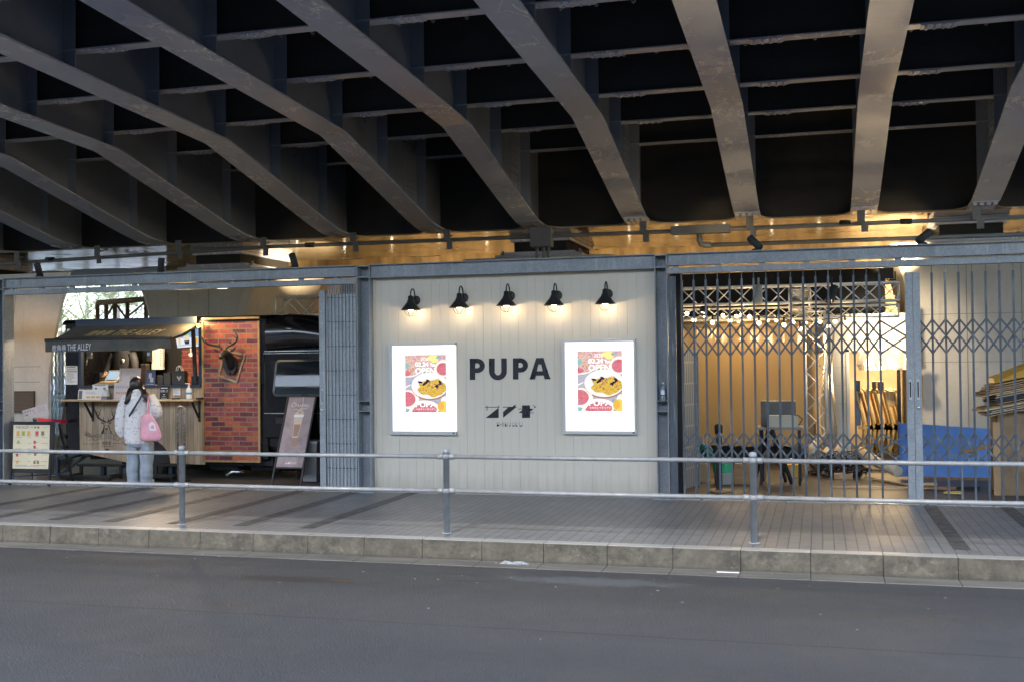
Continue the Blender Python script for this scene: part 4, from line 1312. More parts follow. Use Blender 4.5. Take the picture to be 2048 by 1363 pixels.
def build_logo(t):
    y = YT - .0065
    def q(x, yy): return P(90 + x / 6.206, 780 + yy / 6.206, y)
    m = MB()
    def s(pts, w): stroke(m, [q(*p) for p in pts], [x * .0012 for x in w] if isinstance(w, list) else w * .0012, y)
    def fill(pts): m.prism([q(*p) for p in pts], (0, .0015, 0))
    # antlers
    s([(752, 385), (715, 375), (680, 352), (648, 310), (625, 262), (610, 215), (607, 180)], [22, 22, 22, 20, 15, 10, 3])
    s([(640, 300), (633, 285), (650, 268), (660, 262)], [10, 12, 10, 3]); s([(655, 318), (672, 300), (682, 262), (680, 200)], [12, 14, 9, 3]); s([(690, 355), (668, 350), (640, 322)], [14, 14, 8]); s([(728, 375), (720, 350), (722, 318)], [12, 8, 3])
    s([(772, 385), (805, 375), (840, 352), (866, 310), (880, 270), (892, 225), (897, 190)], [22, 22, 22, 20, 15, 10, 3])
    s([(862, 305), (880, 285), (872, 270), (848, 268)], [10, 12, 10, 3]); s([(850, 322), (835, 295), (828, 258), (830, 205)], [12, 14, 9, 3]); s([(830, 352), (858, 345), (876, 318)], [14, 14, 8]); s([(788, 375), (784, 350), (778, 318)], [12, 8, 3])
    # head, ears and neck
    fill([(722, 396), (690, 388), (700, 406), (728, 412)]); fill([(800, 396), (828, 385), (820, 405), (795, 412)])
    s([(726, 405), (732, 445), (746, 470), (750, 492)], 7); s([(796, 405), (790, 445), (776, 470), (772, 492)], 7)
    fill([(750, 468), (772, 468), (768, 488), (754, 488)]); fill([(738, 425), (750, 432), (750, 442), (736, 434)]); fill([(784, 425), (772, 432), (772, 442), (786, 434)])
    s([(726, 405), (760, 392), (796, 405)], 7)
    fill([(728, 440), (735, 480), (728, 532), (695, 536), (700, 515), (716, 490)]); s([(794, 440), (800, 480), (822, 515), (832, 536)], 9)
    s([(745, 500), (738, 530)], 6); s([(762, 500), (762, 534)], 5); s([(780, 495), (790, 530)], 6); s([(806, 500), (812, 530)], 6)
    # ribbon
    def arc(r0, a): return (762 + (r0) * math.sin(a), 1050 - r0 * math.cos(a))
    for r0, w in ((515, 4), (455, 4)): s([arc(r0, a) for a in [(-.34 + .68 * i / 14) for i in range(15)]], w)
    s([arc(515, -.34), arc(455, -.34)], 4); s([arc(515, .34), arc(455, .34)], 4)
    s([(590, 570), (560, 590), (575, 600), (545, 618), (605, 605)], 4); s([(935, 570), (965, 590), (950, 602), (985, 630), (925, 605)], 4)
    ch = 'THE ALLEY'
    for i, c in enumerate(ch):
        if c == ' ': continue
        a = -.27 + .54 * i / (len(ch) - 1)
        p0, p1 = arc(466, a - .022), arc(466, a + .022); u = arc(505, a - .022)
        text(m, c, q(*p0), q(*p1), q(*u) - q(*p0))
    text(m, '鹿角巷', q(708, 680), q(820, 676), q(708, 628) - q(708, 680))
    s([(695, 697), (842, 693)], 5); s([(465, 662), (690, 658)], 4); s([(572, 645), (572, 685)], 4); s([(840, 655), (985, 652)], 4)
    fill([(745, 730), (760, 720), (785, 720), (795, 732), (780, 740), (750, 740)])
    # sprig at the left
    for a, b in (((500, 520), (520, 560)), ((520, 560), (560, 580)), ((540, 530), (530, 565)), ((560, 545), (548, 578)), ((500, 545), (520, 555))): s([a, b], 5)
    for cx, cy in ((510, 515), (535, 530), (505, 548), (560, 545), (570, 565)): s([(cx + 12 * math.cos(a), cy + 9 * math.sin(a)) for a in [2 * PI * i / 8 for i in range(9)]], 3.5)
    s([(705, 195), (735, 195), (735, 240), (705, 240), (705, 195)], 4); fill([(715, 208), (726, 208), (721, 220)])
    m.build('deer_logo', M_ink, t, fix=False)


XL, XO0, XO1, ZS, ZSH, ZR = build_truck()


def card(name, label, cat, c4, mats, thick=.003, lines=None, parent=None, group=None):
    """a flat printed card given by its four corners (TL TR BR BL)"""
    c4 = [Vector(c) for c in c4]
    u = (c4[1] - c4[0]); v = (c4[3] - c4[0]); n = u.cross(v).normalized()
    if n.y > 0: n = -n
    t = thing(name, label, cat, tuple(c4[3]), group) if parent is None else parent
    m = MB(); m.prism([c - n * thick for c in c4], n * thick)
    o = m.build('sheet', mats[0], t)
    if lines:
        m = MB()
        for (u0, v0, u1, v1, mi) in lines:
            q = lambda a, b: c4[0] + u * a + v * b + n * .0015
            m.face([q(u0, v0), q(u1, v0), q(u1, v1), q(u0, v1)], mi)
        m.build('print', mats[1:], o if parent is None else t, fix=False)
    return t


def textlines(n, u0, u1, v0, v1, mi=0, fill=.45, seed=1):
    r = random.Random(seed); out = []
    for i in range(n):
        v = v0 + (v1 - v0) * i / n
        out.append((u0, v, u0 + (u1 - u0) * r.uniform(.55, 1), v + (v1 - v0) / n * fill, mi))
    return out


M_txt = plain('grey_print', (.16, .15, .15), .8)
M_redp = plain('red_print', (.55, .06, .07), .7)
M_blup = plain('blue_print', (.10, .25, .48), .7)
M_orgp = plain('orange_print', (.75, .38, .10), .7)
M_pinkpaper = plain('pale_card', (.62, .50, .45), .6)
M_cream = plain('cream_card', (.72, .60, .40), .55)


def truck_items():
    def q4(x0, y0, x1, y1, Y): return [P(x0, y0, Y), P(x1, y0, Y), P(x1, y1, Y), P(x0, y1, Y)]
    def std(x0, y0, x1, y1, Y, z, tilt=.0):
        a, b = P(x0, y0, Y), P(x1, y1, Y)
        h = a.z - b.z
        return [(a.x, Y + tilt * h, z + h), (b.x, Y + tilt * h, z + h), (b.x, Y, z), (a.x, Y, z)]
    card('notice', 'white printed notice taped to the black rear corner of the food truck', 'notice', q4(131.5, 731, 155, 768, YT - .003), [M_paper, M_txt, M_redp], lines=[(.1, .05, .8, .09, 0)] + [(.12 + i * .15, .17, .2 + i * .15, .22, i % 2) for i in range(5)] + [(.05, .28, .95, .32, 0)] + textlines(9, .1, .9, .4, .95, seed=3, fill=.3))
    Ys = YT - .02
    z = ZSH + .0125
    card('menu_card', 'wide white menu card standing on the left end of the truck shelf', 'menu', std(155.5, 780, 207, 799, Ys - .06, z, .1), [M_paper, M_txt, M_orgp], lines=[(.03, .1, .16, .95, 0), (.04, .13, .15, .92, 0)] + textlines(3, .3, .85, .2, .5, seed=4, fill=.25) + [(.32 + i * .19, .66, .48 + i * .19, .86, 1) for i in range(3)])
    card('notice', 'small white notice fixed on the wood just under the hatch sill', 'notice', q4(185, 768, 216, 779.5, YT - .055), [M_paper, M_txt], lines=[(.15, .08, .85, .22, 0), (.15, .55, .3, .85, 0), (.7, .55, .85, .85, 0)])
    card('menu_sheet', 'peach coloured drinks sheet standing on the shelf beside the girl', 'menu', std(227, 765.5, 263, 799, Ys - .05, z, .08), [M_pinkpaper, M_redp, M_blup], lines=[(.12 + i * .12, .2, .16 + i * .12, .34, 1) for i in range(6)] + [(.15 + i * .12, .55, .19 + i * .12, .68, 0) for i in range(5)])
    card('pickup_sign', 'black sign reading お渡し口 standing on the truck shelf', 'sign', std(319, 773, 336.5, 799, Ys - .06, z, .08), [M_blackmatt, M_white], lines=[(.12, .12, .88, .17, 0), (.3, .78, .7, .8, 0), (.15, .9, .85, .92, 0), (.4, .62, .6, .66, 0)])
    c = std(319, 773, 336.5, 799, Ys - .06, z, .08); c = [Vector(v) for v in c]
    for o in list(bpy.data.objects):
        if o.name.startswith('pickup_sign'):
            m = MB(); u = c[1] - c[0]; v = c[3] - c[0]; n = Vector((0, -.004, 0))
            text(m, 'お渡し口', c[0] + u * .1 + v * .46 + n, c[0] + u * .9 + v * .46 + n, v * -.2); m.build('lettering', M_white, o, fix=False)
    card('notice', 'plain white sheet on the wood beside the hand sanitiser', 'notice', q4(346, 769.5, 360.5, 789, YT - .01), [M_paper, M_txt], lines=textlines(7, .12, .88, .1, .9, seed=8, fill=.25))
    # sanitiser pump bottle
    p = P(378, 798, YT - .12); o = Vector((p.x, YT - .12, z))
    t = thing('sanitiser_bottle', 'white pump bottle of hand sanitiser on the truck shelf', 'bottle', tuple(o))
    m = MB(); m.lathe([(.001, 0), (.042, .002), (.045, .01), (.045, .135), (.036, .16), (.018, .175), (.016, .19)], o, n=20); m.build('bottle', M_white, t)
    m = MB(); m.lathe([(.018, .19), (.018, .205), (.006, .207), (.006, .235), (.001, .236)], o, n=12); m.box(o.x - .06, o.x + .012, o.y - .01, o.y + .01, o.z + .232, o.z + .245); m.build('pump', M_white, t)
    m = MB(); m.lathe([(.0455, .075), (.0455, .105)], o, n=20, cap=False); m.build('label_band', M_blup, t)
    # napkins
    p = P(211, 798, YT - .1)
    t = thing('napkin_holder', 'holder stuffed with white paper napkins on the truck shelf', 'napkins', (p.x, YT - .1, z))
    m = MB(); m.box(p.x - .05, p.x + .05, YT - .14, YT - .05, z, z + .05); m.build('box', plain('holder', (.25, .2, .2), .5), t)
    m = MB()
    for i in range(9): m.obox((p.x - .035 + i * .009, YT - .1, z + .085), (.003, 0, .001 * i), (0, .035, .005), (.012 - .003 * i, .0, .04))
    m.build('napkin', M_paper, t)
    for (x0, x1, h, mt, lab) in ((346, 357, .02, M_navy, 'small blue card tray on the truck shelf'), (394, 404, .022, M_blackmatt, 'small black tray at the right end of the truck shelf')):
        a, b = P(x0, 798, YT - .12), P(x1, 798, YT - .12)
        t = thing('tray', lab, 'tray', (a.x, YT - .12, z)); m = MB(); m.box(a.x, b.x, YT - .16, YT - .07, z, z + h); m.box(a.x + .01, b.x - .01, YT - .15, YT - .08, z + h + .0005, z + h + .003); m.build('dish', mt, t, bevel=.003)
    # things on the sill and inner counter
    zi = ZS - .02
    Yc = YT + .12
    p0, p1 = P(193, 764, Yc), P(239, 756, Yc)
    t = thing('cloth_bag', 'tan folded cloth bag on the sill under the tablet', 'bag', (p0.x, Yc, zi))
    rows = []
    for i in range(9):
        u = i / 8; r = []
        for j in range(9):
            a = PI * j / 8
            r.append((p0.x + (p1.x - p0.x) * u, Yc - .09 * math.cos(a), zi + (.02 + .055 * min(1, u * 3)) * math.sin(a) ** .6 * (1 + .08 * math.sin(7 * u))))
        rows.append(r)
    m = MB(); m.grid(rows); m.build('cloth', mat('tan_cloth', (.42, .27, .12), .85, var=.15, vs=15, bump=.4, bs=40), t)
    a, b = P(209, 735, Yc), P(237, 754, Yc); h = a.z - b.z
    zt0 = zi + .083
    t = thing('tablet', 'white tablet with a pale blue screen propped behind the hatch', 'tablet', (a.x, Yc, zt0))
    m = MB(); m.prism([(a.x + .03, Yc + .08, zt0 + h), (b.x, Yc + .08, zt0 + h), (b.x - .02, Yc, zt0), (a.x, Yc, zt0)], (0, .012, -.004)); m.build('case', M_white, t)
    m = MB(); m.prism([(a.x + .045, Yc + .075, zt0 + h - .02), (b.x - .015, Yc + .075, zt0 + h - .02), (b.x - .032, Yc + .01, zt0 + .03), (a.x + .022, Yc + .01, zt0 + .03)], (0, -.006, 0)); m.build('screen', emit('tablet_screen', (.62, .82, .95), .8), t)
    Yk = YT + .05
    card('menu_board', 'pale laminated menu board standing on the hatch sill behind the girl', 'menu', std(237, 728, 280, 761.5, Yk, zi, .12), [M_pinkpaper, M_txt, M_redp], lines=[(.06, .15 + i * .13, .12, .2 + i * .13, i % 2) for i in range(5)] + textlines(5, .3, .85, .12, .45, seed=11, fill=.15) + [(.5, .5, .8, .53, 0), (.5, .6, .62, .63, 0)])
    t = card('leaflet', 'dark blue leaflet with a portrait standing on the hatch sill', 'leaflet', std(291, 733, 310, 763, Yk, zi, .08), [plain('leaflet_blue', (.04, .05, .11), .4), plain('leaflet_face', (.42, .38, .40), .6), M_white], lines=[(.3, .2, .62, .55, 0), (.45, .5, .8, .8, 0), (.1, .92, .9, .94, 1)])
    def stuff_box(name, label, cat, x0, y0, x1, y1, Y, m_, d=.12, lid=None):
        a, b = P(x0, y0, Y), P(x1, y1, Y); h = a.z - b.z
        t = thing(name, label, cat, ((a.x + b.x) / 2, Y, zi))
        m = MB(); m.box(a.x, b.x, Y, Y + d, zi, zi + h); m.build('body', m_, t, bevel=.006)
        m = MB(); m.box(a.x + .008, b.x - .008, Y + .01, Y + d - .01, zi + h, zi + h + .012); m.build('lid', lid or M_blackmatt, t)
        return t, a, b, h
    dk = plain('dark_brown_tin', (.06, .045, .03), .5)
    stuff_box('straw_box', 'dark brown box left of the paper bag on the hatch sill', 'box', 327, 740, 341, 763, YT + .1, dk)
    stuff_box('cup_box', 'brown carton with a small bottle behind it on the hatch sill', 'box', 313, 745, 325, 763, YT + .1, dk)
    stuff_box('card_reader', 'small black card machine at the right end of the sill', 'card machine', 382, 745.5, 397, 763, YT + .08, M_blackmatt, .1, M_chrome)
    stuff_box('printer', 'black receipt printer left of the tablet', 'printer', 178, 742, 200, 765, YT + .35, M_blackmatt, .2)
    stuff_box('tea_tin', 'slim dark tin at the far left of the hatch', 'tin', 166, 745, 176, 765, YT + .2, dk)
    stuff_box('cup_rack', 'dark rack of stacked cups behind the menu board', 'rack', 281, 722, 291, 763, YT + .35, dk)
    t, a, b, h = stuff_box('paper_bag', 'black paper carrier bag with white handles and a deer mark', 'bag', 343.5, 737, 368.5, 763, YT + .06, plain('black_paper', (.03, .026, .02), .6), .1)
    m = MB()
    for dx in (-.03, .035):
        c = (a.x + b.x) / 2 + dx * .4
        m.tube([(c - .05 + .05 * .0, YT + .07 + abs(dx), zi + h), (c - .035, YT + .07 + abs(dx), zi + h + .07), (c, YT + .07 + abs(dx), zi + h + .095), (c + .035, YT + .07 + abs(dx), zi + h + .06), (c + .055, YT + .07 + abs(dx), zi + h)], .005, 6)
    m.build('handle', M_white, t)
    m = MB(); c = Vector(((a.x + b.x) / 2 + .02, 0, zi + h * .5)); y = YT + .0585
    for s in (-1, 1): stroke(m, [c + Vector((0, 0, -.03)), c + Vector((s * .012, 0, -.005)), c + Vector((s * .03, 0, .015)), c + Vector((s * .032, 0, .04))], .008, y - .002); stroke(m, [c + Vector((s * .012, 0, -.005)), c + Vector((s * .01, 0, .03))], .006, y - .002)
    m.build('deer_mark', M_silver, t, fix=False)
    # papers, kitchen rail, ladle and screen inside
    for (x0, y0, x1, y1, lab) in ((165, 704, 174, 729, 'tall narrow white slip taped inside the hatch at far left'), (174.5, 703, 184, 716, 'short white slip taped inside the hatch at far left')):
        card('paper_slip', lab, 'paper', q4(x0, y0, x1, y1, YT + .16), [M_paper, M_blup], lines=[(.0, .4, .5, .48, 0)])
    a, b = P(303, 702, YT + 1.3), P(325, 738, YT + 1.3)
    t = thing('order_rail', 'white panel with a column of buttons on the truck back wall', 'panel', (a.x, YT + 1.3, b.z)); m = MB(); m.box(a.x, b.x, YT + 1.3, YT + 1.36, b.z, a.z + .05); m.build('board', M_white, t)
    m = MB()
    for i in range(7): m.box(b.x - .04, b.x - .02, YT + 1.297, YT + 1.3, b.z + .06 + i * .04, b.z + .08 + i * .04)
    m.build('button', M_txt, t)
    a, b = P(293, 702, YT + 1.2), P(301, 722, YT + 1.2)
    t = thing('wall_phone', 'black handset with a blue screen on the truck back wall', 'phone', (a.x, YT + 1.2, b.z)); m = MB(); m.box(a.x, b.x, YT + 1.2, YT + 1.25, b.z, a.z + .04); m.build('handset', M_blackmatt, t)
    m = MB(); m.box(a.x + .015, b.x - .015, YT + 1.196, YT + 1.2, a.z - .07, a.z - .02); m.build('display', emit('phone_screen', (.2, .5, .9), .6), t)
    c = P(382, 713, YT + 1.1)
    t = thing('ladle', 'small white ladle hanging on the brick lining', 'ladle', tuple(c)); m = MB(); m.tube([c + Vector((0, 0, .16)), c + Vector((0, 0, .04))], .008, 6); m.lathe([(.045, 0), (.04, -.02), (.02, -.035), (.001, -.04)], c + Vector((0, 0, .04)), (.2, -.6, .6), n=14, cap=False); m.build('scoop', M_white, t)
    # screen
    s4 = [P(348, 661, YT + .45), P(398, 655, YT + .42), P(400, 694, YT + .38), P(354, 697, YT + .41)]
    t = thing('menu_screen', 'lit menu screen showing iced drinks, hanging inside the hatch', 'screen', tuple(s4[2]))
    m = MB(); m.prism(s4, (0, .05, 0)); m.build('housing', M_blackmatt, t)
    u, v = s4[1] - s4[0], s4[3] - s4[0]
    def q(a, b, l): return s4[0] + u * a + v * b + (s4[2] - s4[1] - v) * (a * b) + Vector((0, -.002 - .001 * l, 0))
    m = MB()
    def pp(pts, l, mi): m.face([q(a, b, l) for a, b in pts], mi)
    pp([(.03, .04), (.97, .04), (.97, .95), (.03, .95)], 0, 0); pp([(.03, .04), (.97, .04), (.97, .45), (.03, .45)], 1, 1)
    pp([(.10, .30), (.22, .30), (.20, .78), (.12, .78)], 2, 2); pp([(.34, .35), (.60, .35), (.56, .80), (.38, .80)], 2, 3); pp([(.36, .6), (.58, .6), (.555, .79), (.385, .79)], 3, 4); pp([(.40, .22), (.56, .20), (.60, .34), (.36, .36)], 3, 5)
    pp([(.78, .50), (.94, .48), (.93, .78), (.80, .80)], 2, 6); pp([(.06, .80), (.95, .80), (.95, .86), (.06, .88)], 2, 7)
    m.build('display', [emit('scr_white', (.80, .86, .95), 1.0), emit('scr_blue', (.28, .42, .66), 1.0), emit('scr_tea', (.85, .62, .30), 1.0), emit('scr_cup', (.80, .70, .55), 1.0), emit('scr_pearl', (.05, .04, .05), 1.0), emit('scr_mint', (.30, .66, .18), 1.0), emit('scr_amber', (.85, .50, .08), 1.0), emit('scr_shadow', (.50, .60, .78), 1.0)], t, fix=False)


truck_items()


# ------------------------------------------------------------------ deer trophy on the brick panel
def skin(name, nodes, edges, m, parent, sub=2, root=0):
    """skin-modifier figure: nodes = [(point, radius or (rx,ry))]"""
    me = bpy.data.meshes.new(name); org = ORG[parent.name]
    me.from_pydata([Vector(p) - org for p, r in nodes], edges, [])
    o = bpy.data.objects.new(name, me); C.objects.link(o); o.parent = parent; ORG[o.name] = org
    md = o.modifiers.new('skin', 'SKIN'); md.use_smooth_shade = True
    for i, (p, r) in enumerate(nodes):
        sv = me.skin_vertices[0].data[i]
        sv.radius = r if isinstance(r, tuple) else (r, r); sv.use_root = (i == root)
    s = o.modifiers.new('sub', 'SUBSURF'); s.levels = sub; s.render_levels = sub
    me.materials.append(m)
    return o


def build_deer():
    sc = 8.52
    def q(x, y, f=.0): return P(380 + x / sc, 640 + y / sc, YT - .03 - f)
    t = thing('deer_trophy', 'black deer head trophy with antlers mounted on the brick print panel', 'trophy', tuple(q(690, 700)))
    dm = plain('deer_black', (.014, .013, .013), .42)
    nodes = [(q(690, 850, .02), .05), (q(700, 760, .05), (.085, .075)), (q(685, 660, .10), (.085, .08)), (q(640, 580, .17), (.07, .065)), (q(600, 545, .24), (.060, .055)), (q(545, 600, .33), (.042, .04)), (q(510, 650, .40), (.034, .03))]
    skin('neck_and_head', nodes, [(i, i + 1) for i in range(len(nodes) - 1)], dm, t, 1)
    m = MB(); m.prism([q(*p, .004) for p in ((560, 660), (640, 600), (740, 600), (800, 640), (820, 760), (800, 850), (760, 930), (730, 930), (722, 890), (700, 930), (650, 925), (600, 820))], (0, -.045, 0)); m.build('chest', dm, t, bevel=.015)
    m = MB()
    for i in range(6):                                                # fur ridges
        c = [q(640 + i * 10 + 45 * math.cos(a), 640 + i * 28 + 30 * math.sin(a), .155 - i * .02) for a in (.3, .8, 1.3, 1.8)]
        m.tube(c, .010, 6)
    m.build('fur_ridge', dm, t)
    for e in (((520, 530), (470, 505), (410, 480), (430, 525), (480, 552)), ((680, 520), (730, 490), (782, 455), (770, 505), (720, 545))):
        pts = [q(*p, .22) for p in e]
        m = MB(); m.prism(pts, (0, -.02, 0)); m.build('ear', dm, t, bevel=.005)
    for an in ([(548, 490, .012), (500, 445, .016), (400, 430, .017), (300, 405, .017), (240, 365, .016), (205, 310, .012), (195, 275, .004)], [(610, 490, .012), (650, 445, .016), (740, 405, .017), (790, 350, .017), (808, 290, .016), (785, 235, .012), (745, 192, .004)]):
        m = MB(); m.tube([q(x, y, .24) for x, y, r in an], [r for x, y, r in an], 8)
        if an[0][0] < 600: tn = ([(520, 470), (500, 410), (495, 365)], [(275, 390), (266, 345), (270, 312)])
        else: tn = ([(640, 465), (640, 410), (632, 355)], [(705, 415), (650, 350), (615, 285)], [(800, 320), (760, 280), (718, 252)])
        for b in tn: m.tube([q(x, y, .24) for x, y in b], [.013, .009, .002], 7)
        m.build('antler', dm, t)
    fr = [(548, 535), (948, 575), (795, 1078), (465, 945)]; inn = [(575, 585), (905, 615), (785, 1035), (500, 925)]
    fr = [(590, 480), (948, 578), (795, 1072), (468, 945)]; inn = [(612, 535), (905, 608), (783, 1030), (502, 930)]
    t2 = thing('picture_frame', 'tilted wooden picture frame hanging behind the deer head', 'frame', tuple(q(700, 700)))
    m = MB()
    for i in range(4):
        j = (i + 1) % 4; m.prism([q(*fr[i]), q(*fr[j]), q(*inn[j]), q(*inn[i])], (0, .02, 0))
    m.build('moulding', mat('dusty_wood', (.30, .22, .14), .6, var=.25, vs=9), t2)


build_deer()


# ------------------------------------------------------------------ things standing round the truck
def pavement_things():
    # A-frame menu board
    lean = .16
    o = PZ(22, 972); Y0 = 13.55
    tl, tr, br, bl = P(23, 845, Y0 + .1), P(99, 845, Y0 + .1), P(99, 940, Y0), P(27, 940, Y0)
    t = thing('menu_board', 'black A-frame menu board headed THE ALLEY on the pavement by the truck', 'menu board', (tl.x, Y0, 0))
    x0, x1 = P(20, 900, Y0).x, P(102.5, 900, Y0).x; z1 = P(60, 844, Y0 + .14).z; z0 = P(60, 940, Y0).z
    def bp(u, v, l=0): return Vector((x0 + (x1 - x0) * u, Y0 + .03 * (1 - v) - l, z0 + (z1 - z0) * (1 - v)))
    m = MB()
    m.prism([bp(-.03, -.03), bp(1.03, -.03), bp(1.03, 1.05), bp(-.03, 1.05)], (0, .03, 0)); m.build('panel', M_blackmatt, t)
    for x in (x0 + .02, x1 - .02):
        m = MB(); m.bar((x, Y0 - .03, .0), bp(0 if x < x0 + .1 else 1, 0) + Vector((.02 if x < x0 + .1 else -.02, .03, 0)), .035, .03); m.build('leg', M_blackmatt, t)
        m = MB(); m.bar((x, Y0 + .5, .0), (x, Y0 + .2, z1 - .02), .035, .025); m.build('leg', M_blackmatt, t)
    m = MB(); m.bar((x0 + .02, Y0 - .01, .12), (x1 - .02, Y0 + .45, .14), .03, .02); m.build('stay', M_navy, t)
    m = MB(); m.prism([bp(.06, .04, .004), bp(.94, .04, .004), bp(.94, .96, .004), bp(.06, .96, .004)], (0, .003, 0)); sh = m.build('menu_sheet', M_cream, t)
    m = MB()
    def r4(u0, v0, u1, v1, mi): m.face([bp(u0, v0, .006), bp(u1, v0, .006), bp(u1, v1, .006), bp(u0, v1, .006)], mi)
    text(m, 'THE ALLEY', bp(.12, .115, .007), bp(.44, .115, .007), bp(.12, .065, .007) - bp(.12, .115, .007))
    r4(.49, .085, .54, .095, 0); r4(.57, .07, .61, .11, 0); r4(.64, .07, .69, .11, 0); r4(.76, .09, .88, .095, 0)
    for i, (u, mi) in enumerate(((.14, 3), (.27, 4), (.40, 3), (.60, 1), (.74, 5))): r4(u, .17, u + .075, .255, mi); r4(u - .01, .262, u + .085, .27, 0)
    for v in (.30, .42, .54, .66, .80): r4(.12, v, .26, v + .006, 0); r4(.42, v, .50, v + .006, 0); r4(.60, v - .02, .68, v - .014, 0); r4(.76, v, .9, v + .006, 0)
    for u, v, mi in ((.16, .37, 4), (.56, .37, 1), (.56, .47, 1), (.14, .64, 1), (.58, .62, 5), (.15, .79, 3), (.57, .79, 5), (.65, .79, 5)): r4(u, v, u + .055, v + .065, mi)
    r4(.12, .885, .42, .892, 0); r4(.5, .885, .88, .892, 0); r4(.12, .91, .7, .916, 0)
    m.build('print', [M_txt, M_redp, M_blup, M_orgp, plain('green_print', (.35, .40, .08), .7), plain('brown_print', (.25, .16, .10), .7)], sh, fix=False)
    # slanting drink card on a belt post
    c4 = [P(44, 820, Y0 + .35), P(93, 806, Y0 + .35), P(98.5, 829, Y0 + .35), P(47.5, 837, Y0 + .35)]
    card('drinks_card', 'slanted peach card of small drinks over the A-frame board', 'menu', c4, [M_pinkpaper, M_redp, M_txt], lines=[(.1 + i * .1, .2, .14 + i * .1, .33, 1) for i in range(3)] + [(.42, .3, .47, .42, 0), (.1, .6, .2, .72, 0), (.45, .6, .5, .68, 1)] + textlines(4, .6, .95, .15, .8, 1, .15, 5))
    p = P(70, 840, Y0 + .4)
    t = thing('belt_barrier', 'slim barrier post with a bright red belt drawn to the truck', 'barrier', (p.x, Y0 + .4, 0))
    m = MB(); m.lathe([(.16, 0), (.16, .012), (.03, .03), (.028, .04), (.028, p.z), (.034, p.z), (.034, p.z + .07), (.001, p.z + .072)], (p.x, Y0 + .4, 0), n=16); m.build('post', plain('grey_post', (.3, .3, .3), .4, .4), t)
    a = P(76, 838, Y0 + .4); b = P(134, 842, YT - .02)
    m = MB(); m.prism([a + Vector((0, 0, .025)), b + Vector((0, 0, .025)), b - Vector((0, 0, .025)), a - Vector((0, 0, .025))], (0, .002, 0)); m.build('belt', plain('red_belt', (.72, .03, .10), .6), t)
    # standing poster
    bl, br = P(548, 935.6, 14.25), P(607.9, 938, 14.25)
    tl = PX(575.4, 791.6, bl.x); tr = PX(635.6, 789, br.x)
    yt = (tl.y + tr.y) / 2; zt_ = (tl.z + tr.z) / 2; zb = (bl.z + br.z) / 2
    t = thing('standing_sign', 'leaning poster stand showing a tall whipped iced drink', 'sign', ((bl.x + br.x) / 2, 14.25, 0))
    xa, xb = bl.x, br.x
    def sp(u, v, l=0):
        d = Vector((0, yt - 14.25, zt_ - zb)); n = Vector((0, -d.z, d.y)).normalized()
        return Vector((xa + (xb - xa) * u, 14.25, zb)) + d * (1 - v) + n * l
    m = MB()
    for u0, u1, v0, v1 in ((0, .05, 0, 1), (.95, 1, 0, 1), (.05, .95, 0, .02), (.05, .95, .98, 1)):
        a = [sp(u0, v0), sp(u1, v0), sp(u1, v1), sp(u0, v1)]; m.prism(a, sp(0, 0, .02) - sp(0, 0, 0))
    m.build('frame', M_blackmetal, t)
    for u in (.02, .98):
        e = sp(u, 1); d = (sp(u, 1) - sp(u, .5)).normalized(); e2 = e + d * (e.z / -d.z)
        m = MB(); m.bar(e, e2, .025, .02, (0, 1, 0)); m.build('leg', M_blackmetal, t)
        m = MB(); m.bar(sp(u, .1) + Vector((0, .03, 0)), (sp(u, .1).x, yt + .28, 0), .025, .02, (0, 1, 0)); m.build('leg', M_blackmetal, t)
    k = N('sign_print'); v = k.co(); c = k.ramp(k.noise(v, 4, 4, .6, 1), [(.3, (.27, .205, .215)), (.5, (.38, .30, .30)), (.75, (.46, .38, .38))])
    m = MB(); m.prism([sp(.05, .02, .004), sp(.95, .02, .004), sp(.95, .98, .004), sp(.05, .98, .004)], sp(0, 0, -.004) - sp(0, 0, 0)); po = m.build('poster', k.bsdf(Base_Color=c, Roughness=.12, Coat_Weight=.5), t)
    m = MB()
    def sf(pts, l, mi): m.face([sp(u, v, .006 + .001 * l) for u, v in pts], mi)
    sf([(.36, .30), (.66, .30), (.60, .58), (.42, .58)], 1, 0); sf([(.40, .40), (.62, .40), (.585, .565), (.435, .565)], 2, 1); sf([(.335, .285), (.345, .265), (.67, .265), (.68, .285), (.66, .30), (.36, .30)], 2, 3)
    sf([(.38, .265), (.36, .245), (.44, .225), (.46, .20), (.53, .18), (.58, .205), (.64, .225), (.66, .25), (.64, .265)], 2, 0); sf([(.45, .235), (.55, .205), (.60, .24), (.5, .255)], 3, 2)
    sf([(.53, .02), (.56, .02), (.60, .2), (.585, .21)], 1, 0); sf([(.30, .03), (.32, .03), (.24, .26), (.20, .34)], 1, 2)
    sf([(.42, .60), (.62, .60), (.60, .70), (.44, .70)], 1, 1)
    text(m, 'Ch', sp(.18, .165, .009), sp(.36, .155, .009), sp(.22, .10, .009) - sp(.2, .165, .009), mi=3); text(m, 'RAMISU', sp(.40, .16, .009), sp(.80, .16, .009), sp(.40, .12, .009) - sp(.40, .16, .009), mi=3)
    sf([(.25, .19), (.45, .19), (.45, .195), (.25, .195)], 1, 3); sf([(.5, .18), (.75, .18), (.75, .186), (.5, .186)], 1, 3)
    sf([(.34, .935), (.42, .91), (.40, .935)], 1, 3); sf([(.42, .935), (.48, .90), (.5, .935)], 1, 3); text(m, 'THE ALLEY', sp(.50, .935, .009), sp(.72, .935, .009), sp(.50, .908, .009) - sp(.50, .935, .009), mi=3)
    m.build('print', [plain('cream_drink', (.62, .48, .38), .4), plain('tea_drink', (.34, .20, .14), .4), plain('pale_swirl', (.45, .30, .24), .4), plain('sign_white', (.8, .76, .74), .4)], po, fix=False)
    # perforated bin behind the sign
    a, b = P(606, 884, 14.62), P(641, 962, 14.62)
